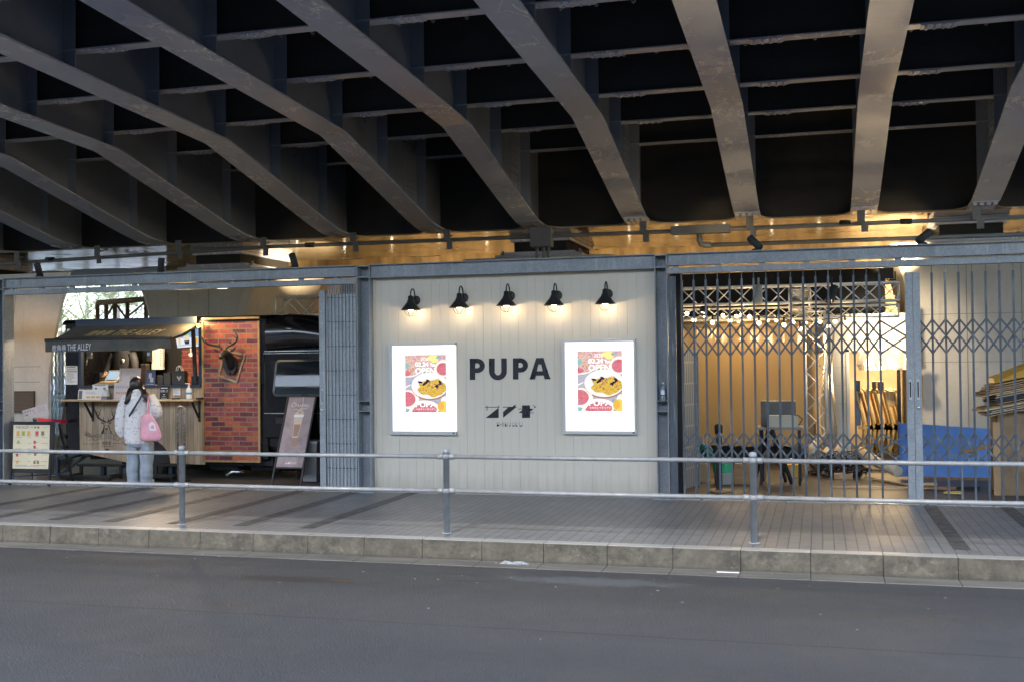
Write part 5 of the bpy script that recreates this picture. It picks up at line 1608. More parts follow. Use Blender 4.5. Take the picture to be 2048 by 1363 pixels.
    t = thing('grey_bin', 'pale grey mesh sided bin behind the leaning poster stand', 'bin', ((a.x + b.x) / 2, 14.62, 0))
    m = MB(); cxx = (a.x + b.x) / 2
    m.hexa([(a.x + .03, 14.55, .02), (b.x - .03, 14.55, .02), (b.x - .03, 14.78, .02), (a.x + .03, 14.78, .02), (a.x, 14.5, a.z), (b.x, 14.5, a.z), (b.x, 14.8, a.z), (a.x, 14.8, a.z)])
    k = N('mesh_side'); v = k.co(); ch = k.n('TexChecker', {'Vector': v, 'Scale': 70.0, 'Color1': (.30, .30, .31), 'Color2': (.09, .09, .10)}).outputs[0]
    m.build('basket', k.bsdf(Base_Color=ch, Roughness=.6), t); m = MB(); m.box(a.x - .01, b.x + .01, 14.49, 14.81, a.z, a.z + .03); m.build('lid', plain('bin_lid', (.35, .35, .36), .5), t)
    # steps and hand rail in front of the truck
    for (x0, x1, ya, yb, lab) in ((158, 246, 928, 953, 'black two tier step stand left of the girl'), (308, 369, 928, 951, 'black two tier step stand right of the girl')):
        Y1 = YT - .16; a, b = P(x0, ya, Y1), P(x1, ya, Y1); zt_ = a.z; zl = P(x0, yb, Y1 - .3).z
        t = thing('step_stand', lab, 'steps', ((a.x + b.x) / 2, Y1, 0), 'step stands before the truck')
        m = MB(); m.box(a.x, b.x, Y1 - .05, Y1 + .13, zt_ - .02, zt_ + .01); m.build('tread', M_blackmatt, t)
        m = MB(); m.box(a.x - .1, b.x, Y1 - .34, Y1 - .08, zl - .02, zl + .01); m.build('tread', M_blackmatt, t)
        for x in (a.x + .04, b.x - .04):
            m = MB(); m.box(x - .02, x + .02, Y1 - .02, Y1 + .02, 0, zt_ - .02); m.box(x - .02, x + .02, Y1 - .3, Y1 - .26, 0, zl - .02); m.box(x - .018, x + .018, Y1 - .26, Y1 - .02, .04, .08); m.build('leg', M_blackmatt, t)
        for x in (a.x + (b.x - a.x) * .5,):
            m = MB(); m.box(x - .03, x + .03, Y1 + .03, Y1 + .10, 0, zt_ - .02); m.build('brace', M_navy, t)
    Yh = YT - .45
    p0, p1 = P(355.5, 818, Yh), P(368.5, 818, Yh)
    t = thing('grab_hoop', 'upright metal hoop handrail standing at the truck steps', 'handrail', (p0.x, Yh, 0))
    pts = [(p0.x, Yh, .02), (p0.x, Yh, p0.z - .02)] + [((p0.x + p1.x) / 2 - (p1.x - p0.x) / 2 * math.cos(PI * i / 8), Yh, p0.z + .04 * math.sin(PI * i / 8)) for i in range(9)] + [(p1.x, Yh, p0.z - .02), (p1.x, Yh, .02)]
    m = MB(); m.tube(pts, .017, 10); m.build('tube', mat('scuffed_tube', (.10, .09, .09), .4, var=.3, col2=(.45, .42, .40), vs=40, metal=.4), t)
    m = MB(); m.box(p0.x - .06, p1.x + .06, Yh - .08, Yh + .08, 0, .02); m.build('foot', M_blackmatt, t)
    # blue steel hitch at the rear of the truck
    t = thing('tow_hitch', 'dark blue steel hitch frame sticking out behind the truck', 'hitch', (XL - .2, YT + .3, 0))
    m = MB(); e = P(112, 952, YT - .1)
    m.bar((XL + .3, YT + .2, .40), (e.x, YT - .1, .28), .08, .06); m.bar((XL + .3, YT + .6, .40), (e.x, YT - .05, .26), .06, .06); m.bar((e.x + .03, YT - .1, .30), (e.x + .03, YT - .1, .02), .06, .05); m.box(e.x - .08, e.x + .14, YT - .2, YT + .0, 0, .02)
    m.bar((e.x + .08, YT - .1, .04), (XL + .2, YT + .25, .3), .05, .04)
    m.build('drawbar', M_navy, t)


pavement_things()
# ------------------------------------------------------------------ the lit works yard behind the right gate
M_trussm = mat('truss_tube', (.68, .65, .60), .35, .3, var=.1, vs=15)


def truss(label, a, b, w, up=(0, 0, 1), step=None, zig=True, r=.022):
    """square lattice truss between a and b"""
    a, b = Vector(a), Vector(b); d = b - a; L = d.length; d.normalize()
    u = Vector(up); u = (u - d * u.dot(d)).normalized(); s = d.cross(u)
    t = thing('lattice_truss', label, 'truss', tuple(a))
    cs = [u * w / 2 + s * w / 2, u * w / 2 - s * w / 2, -u * w / 2 - s * w / 2, -u * w / 2 + s * w / 2]
    for c in cs:
        m = MB(); m.tube([a + c, b + c], r, 8); m.build('chord', M_trussm, t)
    n = max(2, round(L / (step or w))); m = MB()
    for f in range(4):
        c0, c1 = cs[f], cs[(f + 1) % 4]
        for i in range(n):
            p, q = a + d * (L * i / n), a + d * (L * (i + 1) / n)
            if (i + f) % 2: m.tube([p + c0, q + c1], r * .55, 6)
            else: m.tube([p + c1, q + c0], r * .55, 6)
        for e in (a, b): m.tube([e + c0, e + c1], r * .7, 6)
    m.build('bracing', M_trussm, t)
    return t


def inside():
    XR = 1.55
    # black fascia and side closure; the black paints in a dark void
    t = thing('black_void_board', 'black board standing in for the dark void behind the trusses', 'hoarding', (-1.5, 20.25, 2.5))
    m = MB(); m.box(-4.3, 1.12, 20.25, 20.3, 2.42, 3.27); m.build('board', plain('void_board', (.006, .006, .007), .9), t)
    # plywood partition behind the curtain
    t = thing('back_partition', 'brown plywood partition behind the clear curtain', 'partition', (-2, 19.4, 0))
    m = MB(); m.box(-4.2, -.12, 19.4, 19.45, 0, 2.45); m.build('board', mat('plywood', (.36, .24, .13), .6, var=.2, vs=2, stretch=(2, 1, .4)), t)
    t = thing('side_partition', 'dark side partition behind the cream wall', 'partition', (-4.25, 17, 0)); m = MB(); m.box(-4.3, -4.21, 14.2, 20.2, 0, 2.42); m.build('board', plain('dark_board', (.12, .09, .06), .7), t)
    # clear plastic curtain hanging in folds
    k = N('plastic_curtain'); v = k.co(); w = k.n('TexWave', {'Vector': v, 'Scale': 3.2, 'Distortion': 1.5, 'Detail': 2}).outputs['Fac']
    cur = k.bsdf(Base_Color=(.50, .33, .14), Roughness=.17, Transmission_Weight=.1, Specular_IOR_Level=.8, Normal=k.bump(k.math('ADD', w, k.math('MULTIPLY', k.noise(v, 30, 3), .1)), .10, .006))
    a, b = P(1362, 655, 18.5), P(1612, 655, 18.5); zb = P(1500, 891, 18.5).z
    t = thing('plastic_curtain', 'tall amber lit sheet of clear plastic curtain behind the lattice gate', 'curtain', ((a.x + b.x) / 2, 18.5, zb))
    rows = []
    for j in range(9):
        rows.append([(a.x + (b.x - a.x) * i / 80, 18.5 + .006 * math.sin(i * .45) * (.4 + j / 9) + .003 * math.sin(i * 2.7 + j * .3), zb + (a.z - zb) * j / 8 + (.01 * math.sin(i * .7) if j == 0 else 0)) for i in range(81)])
    m = MB(); m.grid(rows); m.build('sheet', cur, t)
    m = MB(); m.tube([(a.x - .1, 18.48, a.z + .02), (b.x + .1, 18.48, a.z + .02)], .05, 10); m.tube([(a.x - .1, 18.42, a.z + .11), (b.x + .1, 18.42, a.z + .11)], .035, 10); m.build('rolled_header', mat('rolled_film', (.52, .38, .2), .35), t)
    m = MB(); m.box(a.x - .3, b.x, 18.6, 18.66, 0, zb + .06); m.build('skirting', plain('black_skirt', (.012, .011, .010), .7), t)
    # trusses
    c1, c2 = P(1360, 592, 17.2), P(1822, 592, 17.2)
    zz = 2.62
    truss('long lattice truss crossing just behind the gate head', (-2.6, 17.2, zz + .06), (1.14, 17.2, zz + .06), .26, step=.26, r=.018)
    truss('second long lattice truss just behind and below the gate head truss', (-2.6, 17.75, zz - .20), (1.17, 17.75, zz - .20), .18, step=.22, r=.015)
    truss('lower lattice truss carrying the string of bulbs above the curtain', (-2.8, 19.2, P(1500, 647, 19.2).z), (-.15, 19.2, P(1500, 647, 19.2).z), .22, step=.25)
    p = P(1598, 600, 17.6)
    truss('short lattice truss running back from the tower head', (P(1598, 592, 17.2).x, 17.45, zz), (P(1598, 592, 17.2).x + .0, 20.1, zz - .05), .30, step=.22)
    tx = P(1632, 800, 17.4).x
    truss('upright silver lattice tower standing beside the clear curtain', (tx, 17.45, .0), (tx, 17.45, 2.42), .30, up=(1, 0, 0), step=.30)
    m = MB()
    # white partition with an opening
    YW = 19.9
    def W(px, py, y=YW): return P(px, py, y)
    x0, x1 = W(1652, 700).x, W(1822, 700).x; o0 = W(1692, 700).x; zo = W(1740, 697).z; zt = W(1740, 627).z
    t = thing('white_partition', 'cream block partition with a wide doorway under the work light', 'partition', (x0, YW, 0))
    wm = N('block_wall'); v = wm.co(); s = wm.sep(v)
    br = wm.n('TexBrick', {'Vector': wm.comb(s[0], s[2]), 'Color1': (.62, .58, .50), 'Color2': (.60, .56, .48), 'Mortar': (.45, .41, .34), 'Scale': 1.0, 'Mortar Size': .004, 'Brick Width': .62, 'Row Height': .31})
    wm = wm.bsdf(Base_Color=br.outputs[0], Roughness=.6)
    m = MB(); m.box(x0, o0, YW, YW + .12, 0, zt); m.box(o0, x1, YW, YW + .12, zo, zt); m.build('wall', wm, t)
    m = MB(); m.box(o0, o0 + .05, YW - .02, YW + .13, 0, zo); m.box(o0, x1, YW - .02, YW + .13, zo - .05, zo + .001); m.build('door_frame', M_white, t)
    # room beyond
    t = thing('back_room', 'dim tan room seen through the doorway', 'room', (1, 22, 0))
    m = MB(); m.box(x0 - .2, x1 + .02, 22.6, 22.7, 0, 2.4); m.build('wall', mat('tan_wall', (.55, .46, .33), .6, var=.1), t)
    m = MB(); m.box(x0 - .2, x1 + .02, YW + .5, 22.6, zo - .06, zo - .02); m.build('ceiling', plain('room_ceiling', (.35, .30, .22), .8), t)
    t = thing('black_post', 'thin black post standing in the doorway', 'post', (W(1797, 800).x, YW - .1, 0)); a = W(1797, 739, YW - .1); m = MB(); m.box(a.x - .03, a.x + .03, YW - .13, YW - .07, 0, a.z); m.build('shaft', M_blackmatt, t)
    # plastic film
    film = mat('wrinkled_film', (.62, .57, .48), .22, var=.1, vs=4, trans=.35, bump=.5, bs=9, stretch=(3, 3, .6), bd=.03)
    def sheet(lab, x0, y0, x1, y1, Y, wob, seed):
        a, b = P(x0, y0, Y), P(x1, y1, Y); r = random.Random(seed)
        t = thing('plastic_film', lab, 'film', (a.x, Y, b.z)); rows = []
        for j in range(15):
            v = j / 14; rows.append([(a.x + (b.x - a.x) * i / 12 + .03 * math.sin(j * .5 + i * .2), Y + wob * math.sin(i * 1.9 + .15 * j) + r.uniform(-.012, .012), a.z + (b.z - a.z) * v + r.uniform(-.01, .01)) for i in range(13)])
        m = MB(); m.grid(rows); m.build('sheet', film, t)
    sheet('creased clear plastic film hanging right of the lattice tower', 1642, 664, 1672, 905, 18.3, .04, 1)
    sheet('crumpled clear plastic film draped over the doorway head', 1716, 700, 1826, 738, 19.75, .05, 2)
    # stack of rattan backed chairs and boxes in the doorway
    gm = mat('golden_cane', (.58, .38, .13), .4, var=.2, vs=20)
    for c in range(9):
        Yc_ = 20.5 + (c % 2) * .7
        bx = P(1722 + c * 9.5, 950, Yc_).x
        t = thing('cane_chair', 'golden cane chair packed in the crowded doorway row', 'chair', (bx, Yc_, 0), 'golden chairs in the doorway')
        for sy in (0, .42):
            m = MB(); m.tube([(bx + .07 * math.sin(i * .42), Yc_ - .1 + sy, i * .112) for i in range(11)], .022, 7); m.build('leg', gm, t)
            m = MB(); m.tube([(bx + .34 - .04 * math.sin(i * .5), Yc_ - .1 + sy, i * .09) for i in range(6)], .02, 7); m.build('leg', gm, t)
        m = MB(); m.box(bx - .02, bx + .36, Yc_ - .12, Yc_ + .34, .45, .49); m.build('seat', gm, t)
        m = MB()
        for i in range(5): m.tube([(bx + .07 * math.sin(2.0 + j * .35) + .02, Yc_ - .06 + .1 * i, .5 + .09 * j) for j in range(7)], .014, 6)
        m.tube([(bx + .0, Yc_ - .1, 1.1), (bx - .03, Yc_ + .1, 1.14), (bx, Yc_ + .34, 1.1)], .025, 7)
        m.build('backrest', gm, t)
    def crate(name, lab, cat, x0, y0, x1, y1, Y, m_, d=.35, z=None, group=None, lidded=True):
        a, b = P(x0, y0, Y), P(x1, y1, Y); zb = b.z if z is None else z
        t = thing(name, lab, cat, ((a.x + b.x) / 2, Y, zb), group)
        m = MB(); m.box(a.x, b.x, Y, Y + d, zb, a.z); m.build('body', m_, t, bevel=.008)
        if lidded:
            m = MB(); m.box(a.x + (b.x - a.x) * .3, a.x + (b.x - a.x) * .45, Y - .002, Y - .0002, zb + .02, a.z - .01); m.build('tape', plain('box_tape', (.5, .38, .22), .4), t)
        return t
    crate('cardboard_box', 'orange brown carton behind the black post in the doorway', 'box', 1772, 782, 1790, 812, 20.4, M_kraft, .3)
    crate('cardboard_box', 'dark bundled carton on top of the golden chairs', 'box', 1745, 762, 1768, 786, 20.9, plain('dark_carton', (.05, .04, .035), .8), .3)
    crate('blue_curtain', 'dark blue cloth hanging at the left of the doorway', 'cloth', 1710, 760, 1722, 850, 20.4, plain('blue_cloth', (.06, .10, .18), .8), .05, None, None, False)
    # lit hoarding, unseen, added so the cap underside mirrors gold
    t = thing('added_rear_hoarding', 'unseen tall plywood hoarding added behind the yard to mirror gold in the cap', 'hoarding', (0, 30, 0))
    m = MB(); m.box(-19.5, 14, 30, 30.1, 0, 4.9); m.build('board', mat('hoarding_ply', (.52, .37, .19), .6, var=.3, vs=1.4, stretch=(2, 1, .5)), t)
    t = thing('added_side_hoarding', 'unseen plywood hoarding added to keep daylight out of the yard from the right', 'hoarding', (7.8, 22, 0))  # unseen board added to block daylight from the right
    m = MB(); m.box(7.7, 7.8, 13.9, 30, 0, 4.1); m.build('board', mat('side_ply', (.42, .30, .17), .7, var=.2, vs=1), t)
    # lights
    bulbm = emit('string_bulb', (1.0, .80, .48), 22)
    rows = [('string of round warm bulbs hung across above the clear curtain', 17.75, [(1343, 624), (1374, 627), (1410, 631), (1446, 631), (1473, 632), (1499, 633), (1535, 640), (1553, 640), (1586, 644), (1611, 645), (1640, 643)]),
            ('string of small warm bulbs hung low near the rolled header', 18.9, [(1402, 655), (1428, 653), (1477, 647), (1482, 630), (1530, 651)]),
            ('string of warm bulbs hung before the cream partition', 18.2, [(1670, 643), (1700, 638), (1732, 634), (1770, 629)])]
    rows.append(('string of tiny warm bulbs looped low in front of the clear curtain', 16.6, [(1388, 640), (1425, 645), (1460, 641), (1518, 646), (1568, 650), (1600, 657), (1657, 652), (1690, 646)]))
    rows.append(('unseen long string of warm bulbs added before the rear hoarding for reflections', 27.5, [(500 + i * 95, 604 - i * 2.5 + 6 * math.sin(i * 2.1)) for i in range(16)]))  # added string, visible only as reflections in the cap underside
    for lab, Y, pts in rows:
        ps = [P(x, y, Y) for x, y in pts]
        t = thing('string_lights', lab, 'lights', tuple(ps[0]), 'bulb strings in the yard')
        m = MB(); cab = []
        for p, q in zip(ps, ps[1:]): cab += [p + Vector((0, 0, .11)), (p + q) / 2 + Vector((0, 0, .08))]
        m.tube(cab + [ps[-1] + Vector((0, 0, .11))], .006, 5)
        for p in ps: m.tube([p + Vector((0, 0, .11)), p + Vector((0, 0, .035))], .014, 6)
        m.build('cable', M_blackmatt, t)
        for p in ps:
            m = MB(); m.ball(p, .030, 10); m.build('bulb', bulbm, t)
    for x, y, Y, d, lab in ((1664, 588, 17.0, (-.35, -.3, -1), 'black stage can hanging from the truss, face down left'), (1517, 590, 17.0, (0, -.2, -1), 'grey stage lamp hanging from the middle of the truss'), (1410, 612, 17.3, (-.2, -.4, -.8), 'bright clip lamp on the truss near the left post')):
        c = P(x, y, Y); d = Vector(d).normalized()
        t = thing('stage_lamp', lab, 'spotlight', tuple(c), 'stage lamps on the truss')
        m = MB(); m.lathe([(.03, -.14), (.055, -.13), (.062, .12), (.062, .14), (.054, .14), (.054, .08)], c, d, n=16); m.bar(c + Vector((0, 0, .02)), c + Vector((0, .05, .26)), .03, .02); m.build('can', M_blackmatt if x != 1517 else plain('grey_can', (.3, .29, .27), .5), t)
        m = MB(); m.lathe([(.001, 0), (.053, 0)], c + d * .1, d, n=16, cap=False); m.build('lens', emit('stage_lens', (1, .85, .6), 3 if x != 1410 else 12), t)
    # black table with a case and a pale machine
    Yt = 15.6
    a, b = P(1515, 852, Yt), P(1606, 852, Yt)
    t = thing('trestle_table', 'dark trestle table carrying cases, behind the lattice gate', 'table', ((a.x + b.x) / 2, Yt, 0))
    m = MB(); m.box(a.x, b.x, Yt - .25, Yt + .3, a.z - .03, a.z); m.build('tabletop', plain('grey_top', (.20, .19, .17), .6), t)
    for x in (a.x + .05, b.x - .05):
        for y in (Yt - .2, Yt + .25):
            m = MB(); m.bar((x, y, 0), (x, y, a.z - .03), .035, .035); m.build('leg', M_blackmatt, t)
    zt_ = a.z
    crate('speaker_case', 'large grey flight case at the back of the trestle table', 'case', 1521, 801, 1592, 853, Yt + .1, mat('grey_case', (.14, .135, .125), .5, var=.2, vs=4), .18, zt_, None, False)
    tm = crate('dimmer_unit', 'pale metal machine on the front of the trestle table', 'machine', 1536, 830, 1596, 852, Yt - .2, plain('beige_metal', (.42, .38, .30), .4), .22, zt_, None, False)
    m = MB(); c = P(1596, 838, Yt - .15); m.tube([c + Vector((-.1, 0, .05)), c + Vector((.0, -.02, .06)), c + Vector((.06, -.02, .01)), c + Vector((.02, -.02, -.06)), c + Vector((-.03, 0, -.08))], .008, 6); m.build('cable', M_blackmatt, tm)
    t = thing('step_ladder', 'black folding step ladder standing under the trestle table', 'ladder', (P(1545, 960, 15.3).x, 15.3, 0))
    apex = P(1540, 860, 15.25)
    for s, (fx, fy) in enumerate(((1512, 955), (1528, 958), (1572, 962), (1584, 966))):
        f = PZ(fx, fy, 0)
        m = MB(); m.bar(f, apex + Vector((-.03 + .02 * s, .0, 0)), .03, .05); m.build('leg', M_blackmatt if s != 1 else M_alu, t)
    m = MB()
    for i in range(3):
        u = .25 + .25 * i; q = lambda f: PZ(*f, 0) * (1 - u) + apex * u
        m.bar(q((1572, 962)), q((1584, 966)), .03, .06)
    m.build('tread', M_blackmatt, t)
    # stand, bucket, crate, reel
    c = PZ(1439, 982)
    t = thing('black_stand', 'black upright pole stand on a round wooden base', 'stand', tuple(c)); zz = P(1437, 850, c.y).z
    m = MB(); m.box(c.x - .035, c.x + .035, c.y - .03, c.y + .03, .03, zz - .1); m.lathe([(.05, 0), (.055, .1), (.03, .12)], (c.x, c.y, zz - .1), n=12); m.build('pole', M_blackmatt, t)
    m = MB(); m.lathe([(.15, 0), (.15, .03)], c, n=24); m.build('base', M_trim, t)
    c = PZ(1447, 966); o = Vector((c.x, c.y, 0))
    t = thing('paint_bucket', 'white plastic bucket with a green label near the left post', 'bucket', tuple(o))
    m = MB(); m.lathe([(.001, 0), (.12, 0), (.145, .33), (.155, .33), (.155, .35), (.14, .35), (.12, .05)], o, n=22); m.build('tub', M_white, t)
    m = MB(); m.lathe([(.134, .16), (.143, .29)], o, n=22, cap=False); m.build('label_band', plain('green_band', (.04, .36, .18), .5), t)
    crate('wooden_crate', 'brown wooden crate beside the white bucket', 'crate', 1468, 926, 1502, 968, 15.4, mat('crate_wood', (.33, .19, .09), .6, var=.2, vs=5, stretch=(.4, 1, 3)), .3, -.003, None, False)
    c = P(1407, 905, 15.8)
    t = thing('hose_reel', 'green coiled hose reel on a low wooden box', 'reel', tuple(c))
    m = MB()
    for r_ in (.06, .09, .12): m.tube([c + Vector((r_ * math.cos(a), .02 * math.sin(3 * a), r_ * math.sin(a))) for a in [2 * PI * i / 16 for i in range(17)]], .02, 7)
    m.build('coil', plain('green_hose', (.02, .16, .11), .4), t)
    crate('cardboard_box', 'light wooden box under the green hose reel', 'box', 1391, 925, 1417, 975, 15.6, M_shelf, .25, -.003)
    # grille folded back at the left
    Yg = 14.6
    t = thing('folded_grille', 'pale grey mesh panel standing edge on behind the left end of the gate', 'panel', (P(1375, 985, Yg).x, Yg, 0))
    a, b = P(1358, 702, Yg - .2), P(1393, 702, Yg + .5); bz = 0.02
    m = MB(); m.prism([a, b, (b.x, b.y, bz), (a.x, a.y, bz)], (.012, 0, 0))
    k = N('mesh_panel'); v = k.co(); ch = k.n('TexBrick', {'Vector': k.comb(k.sep(v)[1], k.sep(v)[2]), 'Color1': (.20, .19, .18), 'Color2': (.17, .165, .16), 'Mortar': (.36, .34, .31), 'Scale': 1.0, 'Mortar Size': .012, 'Brick Width': .09, 'Row Height': .28}).outputs[0]
    m.build('mesh', k.bsdf(Base_Color=ch, Roughness=.5), t)
    m = MB()
    for p in (a, b): m.box(p.x - .02, p.x + .025, p.y - .02, p.y + .02, 0, p.z + .02)
    m.bar(a, b, .04, .04); m.build('frame', M_galv, t)
    t = thing('dark_column', 'dark steel column behind the left end of the lattice gate', 'post', (P(1350, 800, 14.3).x, 14.3, 0)); a, b = P(1344, 700, 14.3), P(1363, 700, 14.3)
    m = MB(); m.box(a.x, b.x, 14.3, 14.4, 0, 2.9); m.build('shaft', plain('dark_steel', (.02, .02, .022), .5), t)
    # heaps on the floor
    t = thing('cable_heap', 'tangled heap of black cables on the yard floor', 'cables', tuple(PZ(1665, 962))); t['kind'] = 'stuff'
    r = random.Random(5); m = MB()
    for i in range(46):
        x = P(1640 + r.uniform(0, 75), 940, 16.6).x; y = 16.6 + r.uniform(-.2, .3); h = r.uniform(.02, .42); s = r.uniform(.08, .22)
        a0 = r.uniform(0, 6); m.tube([(x + s * math.cos(a0 + j * .6), y + s * .5 * math.sin(a0 + j * .6), max(.01, h * (1 - abs(x - P(1675, 940, 16.6).x)) * abs(math.sin(.4 + j * .35)))) for j in range(9)], .011, 5, sm=True)
    m.build('cable', plain('cable_black', (.014, .013, .012), .5), t)
    bag = mat('poly_bag', (.60, .52, .40), .35, var=.12, vs=8, bump=.5, bs=14, bd=.02)
    for i, (x, y0, y1, Y, lab, cat, mt) in enumerate(((1600, 888, 915, 16.9, 'navy folded sack behind the cable heap', 'bag', plain('navy_sack', (.03, .04, .08), .7)), (1628, 880, 925, 16.9, 'tall knotted white plastic bag by the lattice tower', 'bag', bag), (1655, 892, 925, 17.0, 'second lower white plastic bag right of the knotted bag', 'bag', bag), (1680, 885, 925, 17.1, 'round cream plastic bag left of the doorway', 'bag', bag), (1583, 915, 930, 16.6, 'white plastic bag flattened on the yellow cartons', 'bag', bag))):
        a, b = P(x - 15, y0, Y), P(x + 15, y1, Y); cxx = (a.x + b.x) / 2; hh = a.z - b.z; rr = (b.x - a.x) / 2
        t = thing('plastic_sack', lab, cat, (cxx, Y, b.z)); rw = []
        for j in range(9):
            v = j / 8; rad = rr * (math.sin(PI * min(1, .18 + v * .80)) ** .5) * (1 if v < .8 else .6)
            rw.append([(cxx + rad * math.cos(q * PI / 6) * r.uniform(.85, 1.1), Y + rad * .8 * math.sin(q * PI / 6) * r.uniform(.85, 1.1), b.z + hh * v) for q in range(12)])
        m = MB(); m.grid(rw, 0, True, closeu=True); m.face(rw[-1]); m.build('sack', mt, t)
    crate('cardboard_box', 'yellow printed carton right of the ladder feet', 'box', 1572, 928, 1600, 958, 16.4, plain('yellow_carton', (.55, .33, .04), .6), .3, -.003)
    crate('cardboard_box', 'plain brown carton under the knotted white bag', 'box', 1602, 924, 1640, 955, 16.8, M_kraft, .3, -.003)
    crate('pallet_block', 'tan wooden pallet block at the foot of the cable heap', 'block', 1668, 946, 1706, 963, 16.3, M_kraft, .25, -.003)
    crate('cardboard_box', 'dark brown carton left of the white roll', 'box', 1705, 920, 1725, 950, 17.0, M_kraft2, .3, -.003)
    t = thing('sheet_roll', 'long cream roll of sheeting slanting down to the floor', 'roll', tuple(PZ(1790, 955)))
    a, b = P(1716, 900, 17.2), P(1796, 942, 16.3); m = MB(); m.tube([a, (a + b) / 2 - Vector((0, 0, .02)), b], .075, 14); m.build('roll', mat('cream_sheet', (.62, .55, .42), .45), t)
    for (x0, y0, x1, y1, lab, w, mt) in ((1665, 972, 1815, 973.5, 'long thin batten lying across the yard floor', .03, M_shelf), (1745, 955, 1820, 969, 'pale plank sticking out toward the gate handles', .05, M_shelf), (1705, 905, 1748, 884, 'slim rod propped on the doorway clutter', .03, M_kraft)):
        a = PZ(x0, y0, .02) if y0 > 950 else P(x0, y0, 16.8); b = PZ(x1, y1, .02) if y1 > 950 else P(x1, y1, 17.0)
        t = thing('plank', lab, 'plank', tuple(a)); m = MB(); m.bar(a, b, w, .02); m.build('board', mt, t)
    for (px, py, lab, mt, w) in ((1868, 976, 'wide kraft scrap of card on the floor under the blue board', M_kraft, .28), (1905, 985, 'small yellow foam strip on the floor behind the right gate', plain('yellow_foam', (.75, .55, .16), .8), .11), (1850, 968, 'pale yellow card scrap beside the gate stile', plain('pale_card2', (.70, .52, .22), .8), .16), (1760, 940, 'torn brown card heap right of the cable heap', M_kraft2, .3), (1925, 976, 'dark flat scrap under the blue board', M_blackmatt, .22)):
        c = PZ(px, py, .012); t = thing('card_scrap', lab, 'scrap', tuple(c)); m = MB()
        m.prism([c + Vector(q) for q in ((-w, -.05, 0), (w * .9, -.09, .0), (w, .06, .012), (-w * .7, .08, .006))], (0, 0, .012)); m.build('card', mt, t)
    # blue board leaning by the pier, and its packing
    Yb = 16.5
    a = P(1798, 845, Yb); b = P(1992, 858, Yb)
    z0 = P(1900, 953, Yb).z
    t = thing('blue_board', 'big bright blue board standing before the concrete pier', 'board', ((a.x + b.x) / 2, Yb, z0))
    x0 = P(1798, 900, Yb).x; x1 = P(1993, 900, Yb).x
    m = MB(); m.prism([(x0, Yb, z0), (x1, Yb, z0), (x1, Yb + .08, b.z), (x0, Yb + .08, a.z)], (0, .03, 0)); m.build('panel', mat('blue_panel', (.10, .24, .58), .5, var=.1, vs=2.5, bump=.15, bs=6, bd=.02), t)
    m = MB(); m.box(x0 + .0, x0 + .015, Yb - .03, Yb + .1, z0, a.z + .01); m.box(x0 + .11, x0 + .12, Yb - .02, Yb - .002, z0, a.z - .04); m.build('edge', plain('blue_edge', (.05, .14, .45), .5), t)
    t = crate('packing_base', 'low brown carton with white labels under the blue board', 'box', 1845, 957, 1990, 976, Yb - .05, M_kraft2, .3, -.003, None, False)
    m = MB()
    for u0, u1 in ((1866, 1882), (1884, 1916)):
        a, b = P(u0, 961, Yb - .052), P(u1, 970, Yb - .052); m.box(a.x, b.x, Yb - .054, Yb - .0505, b.z, a.z)
    m.build('label_slip', M_paper, t)
    # cardboard at the right
    Yc = 14.75
    t = crate('cardboard_box', 'tall brown carton behind the right gate under the card bundle', 'box', 1994, 825, 2120, 1003, Yc, M_kraft2, .6, -.003, None, False)
    a = P(1990, 835, Yc); m = MB(); m.box(a.x - .03, a.x + .05, Yc - .02, Yc - .002, 0, a.z - .05); m.build('flap', M_kraft, t)
    r = random.Random(9)
    base0, base1 = P(1988, 832, Yc), P(2110, 808, Yc)
    t = thing('cardboard_bundle', 'slanted bundle of flattened cardboard on the tall carton', 'cardboard', tuple(base0))
    up = Vector((.03, 0, 1)).normalized(); d = (base1 - base0).normalized()
    mats = [M_kraft, M_kraft2, plain('grey_card', (.35, .30, .25), .8), plain('black_card', (.03, .03, .035), .7), M_shelf]
    L = (base1 - base0).length
    for i in range(15):
        m = MB(); o = base0 + up * (.018 + i * .026) + d * r.uniform(-.17, .05) * (1 if i < 12 else .3)
        m.prism([o + Vector((0, -.12, 0)), o + d * L + Vector((0, -.12, 0)), o + d * L + Vector((0, .45, 0)), o + Vector((0, .45, 0)) - d * r.uniform(0, .08)], up * r.uniform(.010, .022))
        m.build('sheet', mats[r.choice((0, 0, 2, 4, 1)) if i < 5 or i > 9 else r.choice((3, 3, 2, 0))], t)
    m = MB(); o = base0 + up * .42 + d * -.02
    m.hexa([o + Vector((0, -.14, 0)), o + d * L + Vector((0, -.14, 0)), o + d * L + Vector((0, .45, 0)), o + Vector((0, .45, 0)), o + up * .06 + Vector((0, -.05, 0)), o + d * L + up * .20 + Vector((0, -.05, 0)), o + d * L + up * .2 + Vector((0, .45, 0)), o + up * .06 + Vector((0, .45, 0))])
    m.build('top_carton', plain('amber_carton', (.62, .34, .05), .55), t)
    a, b = P(1924, 900, 15.6), P(1990, 884, 15.6)
    t = thing('orange_card', 'narrow orange card strip sticking out before the blue board', 'card', tuple(a)); m = MB(); m.prism([a, b, b - Vector((0, 0, .05)), a - Vector((0, 0, .045))], (0, .02, 0)); m.build('strip', plain('orange_strip', (.62, .30, .05), .6), t)
    t = thing('tube_bag', 'green wrapped packet hanging below the orange card strip', 'packet', tuple(P(1950, 905, 15.65))); c = P(1948, 908, 15.65); m = MB(); m.ball(c, .05, 10, sc=(1.1, .4, .6)); m.build('packet', plain('green_packet', (.20, .45, .12), .5), t)


inside()


